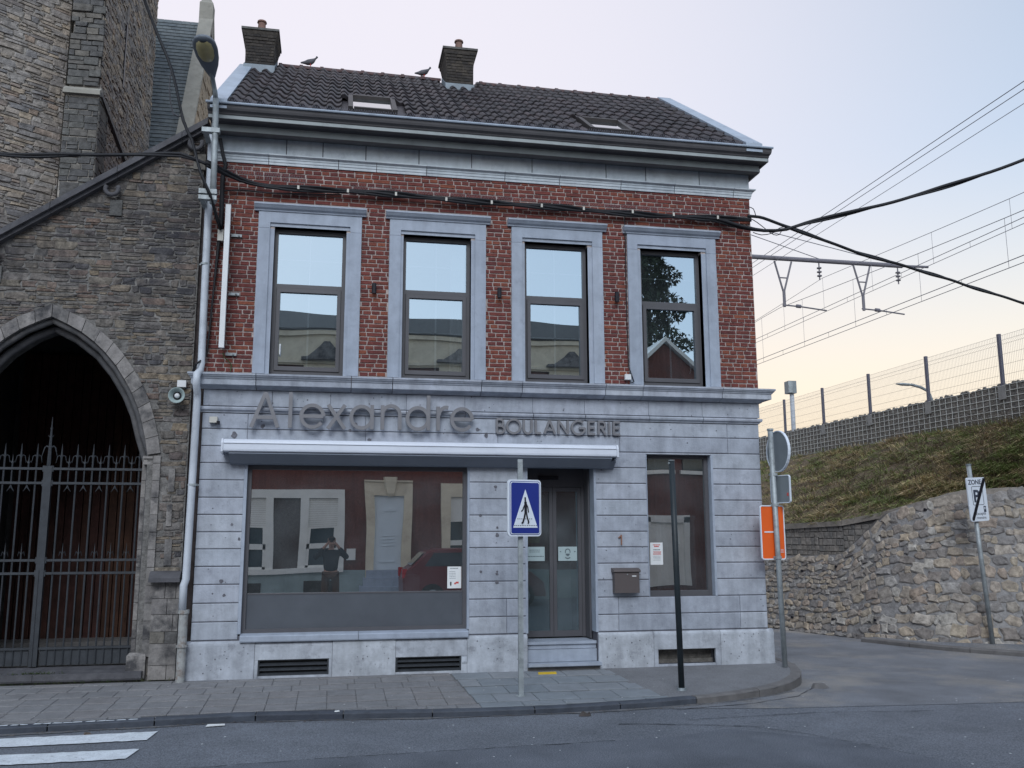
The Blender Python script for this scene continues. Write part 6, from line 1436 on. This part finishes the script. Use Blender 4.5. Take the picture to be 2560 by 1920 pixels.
for k in range(26000):
    s_ = rn.uniform(0, min(10.8, len(TB)-1.01)); p = emb(s_, rn.random()); d = (down*rn.uniform(.5,1.2)+Vector((rn.uniform(-.7,.7),rn.uniform(-.7,.7),rn.uniform(.05,.5)))).normalized()
    blade(p, d, rn.uniform(.06,.18), rn.uniform(.004,.009), rn.choice(PALG['brown']+PALG['dry']+(.85,)), .2)
gr = mb.build('grass', 'grass_blade', kind='stuff'); tag(gr, 'dry brown and green rough grass on the railway embankment', 'grass')
# brambles: thin arching dark stems
mb = MB()
for k in range(900):
    p = emb(rn.uniform(3,10.5), rn.uniform(.05,.95)); L_ = rn.uniform(.2,.7); d = Vector((rn.uniform(-1,.3),rn.uniform(-1,1),rn.uniform(.2,1.2))).normalized()
    mb.tube([p, p+d*L_*.5+Vector((0,0,L_*.15)), p+d*L_+Vector((0,0,-L_*.1))], [.004,.003,.001], 3)
tag(mb.build('brambles', 'bark', kind='stuff'), 'thin dry bramble stems among the embankment grass', 'brambles')
# gabion wall
gb = thing('gabion_wall', 'long wire-mesh gabion wall filled with grey stones along the railway', 'wall', loc=(13,8,4.4))
gY0, gY1 = -9, 30
def gtop(y): return gz(y)+.70+.003*(y-3.75)
mb = MB(); mb.hexa([(rail(gY0),gY0,gz(gY0)-.6),(rail(gY0)+.6,gY0,gz(gY0)-.6),(rail(gY1)+.6,gY1,gz(gY1)-.6),(rail(gY1),gY1,gz(gY1)-.6),(rail(gY0),gY0,gtop(gY0)-.03),(rail(gY0)+.6,gY0,gtop(gY0)-.03),(rail(gY1)+.6,gY1,gtop(gY1)-.03),(rail(gY1),gY1,gtop(gY1)-.03)])
mb.build('core', 'gabion_core', gb)
mb = MB(); rv = [stone_mesh('gabion_stone', 'gabion_stone', inset=.15, jit=.1, seed=200+k_, boxy=False) for k_ in range(6)]; cache = [([v.co.copy() for v in m_.vertices],[tuple(p.vertices) for p in m_.polygons]) for m_ in rv]
y = 0.0
while y < 24:
    z_ = gz(y)+.02
    while z_ < gtop(y)+.02:
        s_ = rn.uniform(.05,.085); vs, fs = rn.choice(cache); b = len(mb.v); ax = rn.uniform(0,3)
        for p in vs:
            u_, v_ = p.x*math.cos(ax)-p.z*math.sin(ax), p.x*math.sin(ax)+p.z*math.cos(ax)
            mb.v.append((rail(y)-.004+p.y*.02, y+u_*s_*1.4+rn.uniform(-.0,.0), z_+v_*s_*1.2))
        mb._f([tuple(reversed([b+i for i in f])) for f in fs], 0, rn.random()); z_ += s_*.95
    y += .062
mb.build('fill_stones', 'gabion_stone', gb, kind='stuff')
mb = MB(); y = -1.0
def wire(a, b, r=.0075): mb.tube([a, b], r, 4)
while y < 24: wire((rail(y)-.035,y,gz(y)), (rail(y)-.035,y,gtop(y)+.015)); y += .21
for k in range(7):
    h = k/6; wire((rail(-1)-.035,-1,gz(-1)+(gtop(-1)-gz(-1))*h), (rail(24)-.035,24,gz(24)+(gtop(24)-gz(24))*h))
mb.build('wire_mesh', 'mesh_wire', gb)
mb = MB(); mb.hexa([(rail(-3)-.12,-3,gz(-3)-.35),(rail(-3),-3,gz(-3)-.35),(rail(24),24,gz(24)-.35),(rail(24)-.12,24,gz(24)-.35),(rail(-3)-.10,-3,gz(-3)+.0),(rail(-3),-3,gz(-3)+.0),(rail(24),24,gz(24)+.0),(rail(24)-.10,24,gz(24)+.0)]); mb.build('footing', 'concrete', gb)
# railway bed behind
mb = MB(); mb.poly([(rail(-20)+.55,-20,4.0),(60,-20,4.0),(60,80,5.6),(rail(80)+.55,80,5.6)]); struct(mb.build('railway_bed', 'gabion_stone'))
# fence
fe = thing('railway_fence', 'wire-mesh panel fence with dark posts on top of the gabion wall', 'fence', loc=(13,8,4.7))
py_ = [1.75,4.26,6.78,9.31,11.82,14.34,16.9,19.4,22,24.5]; py_ = [-0.8]+py_
for i, y in enumerate(py_):
    z0 = gtop(y); x = rail(y)-.01
    mb = MB(); mb.box(x-.03, x+.03, y-.03, y+.03, z0-.02, z0+1.03); mb.build('post', 'fence_post', fe)
    mb = MB(); mb.box(x-.045, x-.028, y-.10, y+.10, z0-.27, z0-.01); mb.build('base_plate', 'concrete', fe)
for y0_, y1_ in zip(py_[:-1], py_[1:]):
    mb = MB(); y = y0_+.05
    while y < y1_-.03:
        z0 = gtop(y); x = rail(y)-.045; mb.tube([(x,y,z0+.03),(x,y,z0+.80),(x-.04,y,z0+.84),(x,y,z0+.88),(x,y,z0+.98)], .0022, 3); y += .05
    for h in (.05,.20,.40,.60,.80,.88,.975):
        mb.tube([(rail(y0_)-.05,y0_+.03,gtop(y0_)+h),(rail(y1_)-.05,y1_-.03,gtop(y1_)+h)], .003, 3)
    mb.build('mesh_panel', 'fence_wire', fe)
# equipment box on pole behind fence
t_ = thing('equipment_box_pole', 'grey box on a white pole standing behind the railway fence', 'pole', loc=(14.45,15.9,5))
mb = MB(); mb.cyl(14.52, 15.9, 4.6, 6.45, .07, 12); mb.build('pole', 'pvc', t_)
mb = MB(); mb.box(14.35, 14.62, 15.75, 16.05, 6.40, 6.80); mb.build('box', 'galv_dark', t_); mb = MB(); mb.box(14.33, 14.48, 15.73, 15.745, 6.41, 6.79); mb.build('door', 'galv', t_)
t_ = thing('far_street_lamp', 'distant curved street lamp arm seen through the railway fence', 'street lamp', loc=(20,16,5))
mb = MB(); mb.tube([(19.75,16.1,4.6),(19.73,16.1,6.35),(19.62,16.1,6.65),(19.35,16.1,6.78),(19.0,16.1,6.86)], .05, 8); mb.build('arm', 'galv_dark', t_, smooth=True)
mb = MB(); mb.rings([[(19.1-x_, 16.1+q*math.cos(a), 6.85+.03*x_+q*.4*math.sin(a)) for a in [2*math.pi*k_/10 for k_ in range(10)]] for x_, q in ((0,.05),(.2,.11),(.45,.12),(.65,.05))]); mb.build('head', 'galv', t_, smooth=True)
# overhead line gantry
ga = thing('catenary_gantry', 'horizontal grey railway catenary boom with two hanging drop arms', 'railway gantry', loc=(16,19,12))
bz = lambda x: 11.99-(x-14.9)*.002
mb = MB(); mb.tube([(12.5,19,12.0),(21.0,19,11.97)], .085, 10); mb.tube([(21.0,19,11.97),(22.1,19,11.99)], .05, 8); mb.build('boom', 'gantry', ga)
for xa in (16.1, 19.3):
    mb = MB(); mb.tube([(xa-.34,19,11.88),(xa-.05,19,10.75)], .035, 6); mb.tube([(xa+.34,19,11.88),(xa+.0,19,10.75)], .035, 6); mb.tube([(xa-.17,19,11.25),(xa+.17,19,11.25)], .025, 6); mb.tube([(xa-.02,19,10.8),(xa-.02,19,10.15)], .055, 6); mb.build('drop_arm', 'gantry', ga)
    mb = MB(); mb.tube([(xa-.1,19,10.22),(xa+.65,19,10.18),(xa+1.65,19,10.08)], .028, 6); mb.tube([(xa+.45,19,10.20),(xa+.62,19,10.19)], .07, 8); mb.build('steady_arm', 'gantry', ga)
for xa in (14.95+2.6, 20.8):
    mb = MB(); mb.tube([(xa,19,11.95),(xa,19,11.25)], .025, 6)
    for z_ in (11.7,11.55,11.4): mb.tube([(xa,19,z_-.02),(xa,19,z_+.02)], .09, 8)
    mb.build('insulator', 'gantry', ga)
mb = MB(); mb.tube([(9.2,19,14.6),(14.05,19,13.3),(20.8,19,12.0)], .016, 4); mb.tube([(9.2,19,14.5),(13.6,19,13.2),(17.6,19,12.05)], .016, 4); mb.build('stay_wires', 'wire_thin', ga)
mb = MB(); mb.tube([(12.6,19,4.8),(12.6,19,14.9)], .14, 10); mb.build('mast', 'gantry', ga)
# railway wires: each runs along the track direction
rd = Vector((.0627,.997,.036))
def rwire(name, lab, p, r=.014, back=9, fwd_=60, sag=0):
    p = Vector(p); mb = MB(); pts = []
    for k_ in range(31):
        q = -back+(back+fwd_)*k_/30; pts.append(p+rd*q-Vector((0,0,sag*math.sin(math.pi*((q+back) % 30)/30))))
    mb.tube(pts, r, 4); return tag(mb.build(name, 'wire_thin'), lab, 'wire', 'overhead railway wires')
rwire('overhead_wire', 'upper wire of the close pair crossing the sky highest', (14.83,5.24,11.80), .012)
rwire('overhead_wire', 'lower wire of the close pair crossing the sky highest', (14.83,5.26,11.62), .011)
rwire('overhead_wire', 'third wire from the top, just below the close pair', (14.83,5.29,11.30), .009)
def catenary(lab, zc1, zc2, x, y, spans, dropx):
    t_ = thing('catenary_line', lab, 'wire', 'overhead railway wires', (x,y,zc1)); 
    def curve(z_, sag, r):
        r *= .72
        mb = MB(); pts = []
        for k_ in range(41):
            q = -10+70*k_/40; yy = y+q*.997; s_ = ((yy-19) % 45)/45
            pts.append(Vector((x,y,z_))+rd*q-Vector((0,0,sag*math.sin(math.pi*s_))))
        mb.tube(pts, r, 4); mb.build('wire', 'wire_thin', t_); return pts
    a = curve(zc2, 0, .015); b = curve(zc2-.16, 0, .013); m_ = curve(zc1, .75, .013)
    mb = MB()
    for k_ in range(2, 40, 1): mb.tube([b[k_], a[k_] if k_ % 2 else m_[k_]], .006, 3)
    mb.build('droppers', 'wire_thin', t_)
catenary('far railway wire set hanging under the catenary boom', 10.95, 9.80, 17.01, 8.1, 2, 0)
catenary('near railway wire set, lowest in the sky above the fence', 9.55, 7.95, 14.86, 5.8, 2, 0)

# ================================================================== THE OTHER SIDE OF THE STREET (seen in the windows)
def yO(d=0): return -15.2+d
def opp_box(mb, x0, x1, z0, z1, d0, d1, mi=0): mb.box(x0, x1, yO(d0), yO(d1), z0, z1, mi)
op = thing('opposite_house', 'red brick house with cream trim across the street, mirrored in the bakery windows', 'house', loc=(1,-15.2,.1))
mb = MB(); opp_box(mb,-9,8.6,.07,6.75,-6,0); mb.build('wall', 'opp_brick', op)
mb = MB(); opp_box(mb,-9,8.6,.07,.89,0,.08); mb.build('plinth', 'opp_base', op)
mb = MB(); opp_box(mb,-9,8.6,6.75,7.70,-.2,.10); opp_box(mb,-9,8.6,6.80,6.88,.10,.16); opp_box(mb,-9,8.6,7.60,7.74,.10,.18); mb.build('cream_frieze', 'opp_cream', op)
mb = MB(); mb.hexa([(-9,yO(.2),7.74),(8.6,yO(.2),7.74),(8.6,yO(-2.8),7.74),(-9,yO(-2.8),7.74),(-9,yO(.2),7.80),(8.6,yO(.2),7.80),(8.6,yO(-2.6),8.93),(-9,yO(-2.6),8.93)]); mb.build('roof', 'opp_roof', op)
# ground-floor window bay, two lights either side of a dark brick panel
def bay(x0, x1, panes, ztop=3.13):
    mb = MB(); opp_box(mb, x0, x1, 2.89, ztop, 0, .12); xs_ = [x0]+sum([[a, b] for a, b in panes], [])+[x1]
    for i in range(0, len(xs_), 2): opp_box(mb, xs_[i], xs_[i+1], .89, 2.89, 0, .12)
    opp_box(mb, x0, x1, .84, .98, 0, .16); mb.build('window_frame', 'opp_white', op)
bay(-3.0,.32,[(-2.75,-1.82),(-1.61,-.87),(-.66,.12)])
mb = MB(); opp_box(mb,-1.61,-.87,.98,2.89,0,.03); mb.build('brick_panel', 'opp_panel', op)
for x0, x1 in ((-2.75,-1.82),(-.66,.12)):
    mb = MB(); opp_box(mb,x0,x1,.98,2.13,0,.03); mb.build('window_glass', 'opp_glass', op)
    mb = MB(); 
    for k_ in range(14): opp_box(mb,x0,x1,2.13+k_*.054,2.13+k_*.054+.05,.03,.045+.008)
    mb.build('roller_blind', 'opp_white', op)
    mb = MB(); opp_box(mb,x0,x1,1.53,1.69,.03,.09); opp_box(mb,x0,x0+.08,.98,2.13,.03,.09); opp_box(mb,x1-.08,x1,.98,2.13,.03,.09); opp_box(mb,x0,x1,.98,1.04,.03,.09); mb.build('sash', 'opp_white', op)
mb = MB(); opp_box(mb,.93,1.18,.07,3.40,0,.12); opp_box(mb,1.98,2.25,.07,3.40,0,.12); opp_box(mb,1.18,1.98,3.04,3.40,0,.12); opp_box(mb,.93,2.25,3.40,3.44,0,.16); mb.build('door_surround', 'opp_cream', op)
mb = MB(); mb.rings([[(1.59-w_,yO(.13),z_),(1.59+w_,yO(.13),z_),(1.59+w_*.8,yO(.13+d_),z_),(1.59-w_*.8,yO(.13+d_),z_)] for z_, w_, d_ in ((3.02,.06,.04),(3.10,.10,.09),(3.25,.14,.10),(3.40,.17,.12),(3.52,.18,.12))]); mb.build('keystone', 'opp_cream', op)
mb = MB(); opp_box(mb,1.18,1.98,.89,3.04,0,.05); 
for k_ in range(4): opp_box(mb,1.40,1.78,1.55+.10*k_,1.57+.10*k_,.05,.07)
opp_box(mb,1.42,1.74,2.62,2.70,.05,.07); opp_box(mb,1.36,1.80,1.10,1.14,.05,.07); mb.build('door', 'opp_door', op)
for k_ in range(4): mb = MB(); opp_box(mb,.95-.1*k_,2.2+.1*k_,.07,.89-.2*k_,0.0,.3+.28*k_); mb.build('step', 'smooth_stone', op)
mb = MB(); opp_box(mb,3.08,3.33,.89,3.4,0,.12); opp_box(mb,4.2,4.45,.89,3.4,0,.12); opp_box(mb,3.33,4.2,3.02,3.4,0,.12); opp_box(mb,3.33,4.2,.84,.98,0,.14); mb.build('window_frame', 'opp_cream', op)
mb = MB(); opp_box(mb,3.33,4.2,.98,2.3,0,.03); mb.build('window_glass', 'opp_glass', op); mb = MB(); opp_box(mb,3.33,4.2,2.3,3.02,0,.05); opp_box(mb,3.33,4.2,1.55,1.70,.03,.09); mb.build('roller_blind', 'opp_white', op)
mb = MB(); opp_box(mb,.39,.63,1.17,1.50,0,.12); mb.build('letterbox', 'opp_white', op)
for x0, x1 in ((-2.75,-1.9),(-.66,.1)): mb = MB(); opp_box(mb,x0,x1,.25,.62,.08,.10); mb.build('cellar_vent', 'opp_roof', op)
# upper windows with pediments breaking into the cream band
for xc in (-2.9,-.27,3.6,6.95):
    mb = MB(); opp_box(mb,xc-.62,xc-.42,4.3,6.75,0,.12); opp_box(mb,xc+.42,xc+.62,4.3,6.75,0,.12); opp_box(mb,xc-.62,xc+.62,6.4,6.75,0,.14); opp_box(mb,xc-.62,xc+.62,4.2,4.32,0,.2); mb.build('upper_window_frame', 'opp_cream', op)
    mb = MB(); opp_box(mb,xc-.42,xc+.42,4.32,6.4,0,.03); mb.build('upper_window_glass', 'opp_glass', op)
    mb = MB(); mb.prism([(xc-.62,6.9),(xc+.62,6.9),(xc+.45,7.02),(xc+.2,7.22),(xc+.08,7.36),(xc-.08,7.36),(xc-.2,7.22),(xc-.45,7.02)], yO(.28), yO(.10)); opp_box(mb,xc-.7,xc+.7,6.88,6.96,.10,.34); mb.build('pediment', 'dressed', op)
# brick gable house, conifer
gh_ = thing('gabled_brick_house', 'brick gable-fronted house across the street, mirrored in the fourth upper window', 'house', loc=(10.5,-16,.1))
mb = MB(); mb.prism([(9.2,.07),(12.4,.07),(12.4,6.3),(10.45,8.05),(9.2,6.95)], yO(-5), yO(-1)); mb.build('wall', 'opp_brick', gh_)
mb = MB()
for x0, z0, x1, z1 in ((12.6,6.12,10.45,8.1),(8.9,6.7,10.45,8.1)): mb.hexa([(x0,yO(-5),z0),(x1,yO(-5),z1),(x1,yO(-.8),z1),(x0,yO(-.8),z0),(x0,yO(-5),z0+.16),(x1,yO(-5),z1+.16),(x1,yO(-.8),z1+.16),(x0,yO(-.8),z0+.16)])
mb.build('roof_edge', 'opp_white', gh_)
for x0 in (9.7,10.9): mb = MB(); mb.box(x0,x0+.8,yO(-1),yO(-.9),3.9,5.2); mb.build('window', 'opp_glass', gh_); mb = MB(); mb.box(x0-.1,x0+.9,yO(-1),yO(-.88),3.75,3.88); mb.build('window_sill', 'opp_white', gh_)
mb = MB(); mb.box(9.6,9.8,yO(-1),yO(-.85),.3,2.45); mb.box(10.85,11.05,yO(-1),yO(-.85),.3,2.45); mb.box(9.6,11.05,yO(-1),yO(-.85),2.3,2.5); mb.box(9.8,10.85,yO(-1),yO(-.93),.3,2.3); mb.build('door', 'opp_white', gh_)
cf = thing('conifer_tree', 'tall dark conifer across the street, mirrored in the fourth upper window', 'tree', loc=(11.2,-20,0))
mb = MB(); mb.tube([(11.2,-20,0),(11.2,-20,15.6)], [.28,.05], 8); mb.build('trunk', 'bark', cf)
mb = MB(); rn = random.Random(4)
for k_ in range(24000):
    h = rn.uniform(2.2,16.2); rad = min(2.6,(17.2-h)/12*2.9)*(.75+.25*math.sin(h*5))*rn.random()**.4; a = rn.uniform(0,6.283)
    p = Vector((11.2+rad*math.cos(a),-20+rad*math.sin(a),h-rad*.15)); s_ = rn.uniform(.10,.26); d1 = Vector((rn.uniform(-1,1),rn.uniform(-1,1),rn.uniform(-1.2,.2))).normalized()*s_; d2 = Vector((rn.uniform(-1,1),rn.uniform(-1,1),rn.uniform(-.4,.4))).normalized()*s_*.35
    b = len(mb.v); mb.v += [tuple(p-d2),tuple(p+d2),tuple(p+d1)]; mb._f([(b,b+1,b+2)],0,rn.random())
mb.build('crown', 'conifer', cf, kind='stuff')
# parked red car
ca = thing('parked_car', 'red hatchback parked across the street, mirrored in the shop window', 'car', loc=(3.4,-12.7,.07))
cY0, cY1 = -13.55, -11.95
side = [(1.82,.35),(1.80,.75),(1.88,.98),(2.02,1.08),(2.35,1.42),(2.7,1.50),(3.7,1.50),(4.4,1.05),(5.2,.92),(5.55,.70),(5.6,.35)]
mb = MB(); mb.rings([[(x,y,z_) if not ins else (x+(3.6-x)*.02, y, .35+(z_-.35)*.98 if z_ > .5 else z_) for x, z_ in side] for y, ins in ((cY0,1),(cY0+.06,0),(cY1-.06,0),(cY1,1))]); mb.build('body', 'car_red', ca)
mb = MB()
for y in (cY0-.008, cY1+.008): mb.poly([(2.30,y,1.08),(2.52,y,1.40),(3.62,y,1.42),(4.15,y,1.08)])
mb.build('side_windows', 'car_glass', ca); mb = MB(); mb.poly([(2.02,cY0+.2,1.10),(2.02,cY1-.2,1.10),(2.31,cY1-.28,1.40),(2.31,cY0+.28,1.40)]); mb.v = [(x-.012,y,z_+.01) for x,y,z_ in mb.v]; mb.build('rear_window', 'car_glass', ca)
for x in (2.5,4.9):
    for y in (cY0+.0, cY1-.0):
        mb = MB(); mb.tube([(x,y-.09,.37),(x,y+.09,.37)], .30, 18); wo_ = mb.build('wheel', 'tyre', ca); mb = MB(); mb.tube([(x,y-.10,.37),(x,y+.10,.37)], .18, 14); mb.build('rim', 'galv', wo_)
for y in (cY0+.12, cY1-.12): mb = MB(); mb.box(1.785,1.90,y-.08,y+.08,.80,1.02); mb.build('tail_light', 'lamp_red', ca)
# photographer
pe = thing('person', 'person in dark jacket and brown trousers holding up a phone, mirrored in the shop window', 'person', loc=(0,-11.62,.07))
def skin_body(name, joints, edges, m, sub=2):
    me = bpy.data.meshes.new(name); me.from_pydata([j[0] for j in joints], edges, []); me.materials.append(MATS[m])
    o = bpy.data.objects.new(name, me); COL.objects.link(o); sk = o.modifiers.new('skin', 'SKIN'); sk.use_smooth_shade = True
    lay = me.skin_vertices[0] if len(me.skin_vertices) else None
    if lay is None:
        bpy.context.view_layer.objects.active = o; bpy.ops.mesh.customdata_skin_add(); lay = me.skin_vertices[0]
    for i, j in enumerate(joints): lay.data[i].radius = j[1] if isinstance(j[1], tuple) else (j[1], j[1]); 
    lay.data[0].use_root = True
    ss = o.modifiers.new('sub', 'SUBSURF'); ss.levels = sub; ss.render_levels = sub
    o.parent = pe; o.matrix_parent_inverse = pe.matrix_world.inverted(); return o
py0 = -11.66
J = [((0,py0,1.00),(.12,.08)),((0,py0,1.18),(.12,.08)),((0,py0,1.38),(.15,.09)),((0,py0,1.50),(.10,.08)),((0,py0,1.57),.055),((0,py0+.01,1.66),(.075,.09)),((0,py0+.015,1.74),(.072,.088)),
 ((.19,py0,1.46),.065),((.36,py0+.06,1.30),.052),((.14,py0+.19,1.62),.036),((.07,py0+.20,1.72),.032),
 ((-.19,py0,1.46),.065),((-.36,py0+.06,1.30),.052),((-.14,py0+.19,1.62),.036),((-.07,py0+.20,1.72),.032),
 ((.10,py0,.92),.095),((.13,py0,.52),.065),((.15,py0-.02,.14),.045),((.17,py0+.13,.10),.04),
 ((-.10,py0,.92),.095),((-.13,py0,.52),.065),((-.15,py0-.02,.14),.045),((-.17,py0+.13,.10),.04)]
E_ = [(0,1),(1,2),(2,3),(3,4),(4,5),(5,6),(2,7),(7,8),(8,9),(9,10),(2,11),(11,12),(12,13),(13,14),(0,15),(15,16),(16,17),(17,18),(0,19),(19,20),(20,21),(21,22)]
skin_body('body', J, E_, 'skin')
Jj = [((0,py0,.92),(.185,.14)),((0,py0,1.2),(.175,.125)),((0,py0,1.40),(.195,.13)),((0,py0,1.50),(.11,.09)),((.20,py0,1.46),.082),((.37,py0+.06,1.30),.066),((.17,py0+.17,1.58),.050),((-.20,py0,1.46),.082),((-.37,py0+.06,1.30),.066),((-.17,py0+.17,1.58),.050)]
skin_body('jacket', Jj, [(0,1),(1,2),(2,3),(2,4),(4,5),(5,6),(2,7),(7,8),(8,9)], 'jacket')
Jt = [((0,py0,.98),(.17,.12)),((.10,py0,.90),.108),((.13,py0,.52),.082),((.15,py0-.02,.17),.065),((-.10,py0,.90),.108),((-.13,py0,.52),.082),((-.15,py0-.02,.17),.065)]
skin_body('trousers', Jt, [(0,1),(1,2),(2,3),(0,4),(4,5),(5,6)], 'trousers')
mb = MB(); rr = []
for z_, q in ((1.72,.098),(1.78,.104),(1.83,.088),(1.86,.05),(1.868,.01)): rr.append([(q*.88*math.cos(a), py0-.012+q*math.sin(a), z_) for a in [2*math.pi*k_/14 for k_ in range(14)]])
mb.rings(rr); mb.build('hair', 'hair', pe, smooth=True)
for s_ in (-1,1):
    for k_ in range(5):
        mb = MB(); xx = s_*(.075-.002*k_); z_ = 1.715+.022*k_
        mb.tube([(s_*.075,py0+.215,1.74),(s_*.085,py0+.25,z_+.01),(s_*.055,py0+.275,z_+.012),(s_*.035,py0+.27,z_+.012)], [.011,.010,.009,.007], 6); mb.build('finger', 'skin', pe, smooth=True)
ph = MB(); ph.box(-.078, .078, -11.385, -11.375, 1.765, 1.838); tag(ph.build('phone', 'sign_black'), 'dark phone held up by the photographer across the street', 'phone')
for s_ in (-1,1):
    mb = MB(); mb.rings([[(s_*(.16)+w_*math.cos(a), py0+.05+q*math.sin(a), z_) for a in [2*math.pi*k_/12 for k_ in range(12)]] for z_, w_, q in ((.07,.05,.14),(.10,.052,.14),(.15,.045,.09),(.18,.035,.05))]); mb.build('shoe', 'sign_black', pe, smooth=True)

# weeds at the church threshold
mb = MB(); rn = random.Random(2)
for k_ in range(240):
    x = rn.gauss(-3.15,.12) if k_ < 130 else rn.uniform(-3.5,-1.7); y = rn.uniform(-.03,.03)+(.0 if k_ < 130 else -.0); z_ = .34 if k_ < 130 else .235
    if k_ >= 130: y = -.03
    L_ = rn.uniform(.01,.05); d = Vector((rn.uniform(-1,1),rn.uniform(-1,0),rn.uniform(.2,1))).normalized(); p = Vector((x,y,z_)); b = len(mb.v)
    mb.v += [tuple(p+Vector((-.004,0,0))),tuple(p+Vector((.004,0,0))),tuple(p+d*L_)]; mb._f([(b,b+1,b+2)],0,rn.random())
tag(mb.build('weeds', 'weed', kind='stuff'), 'small green weeds and moss along the church threshold', 'weeds')
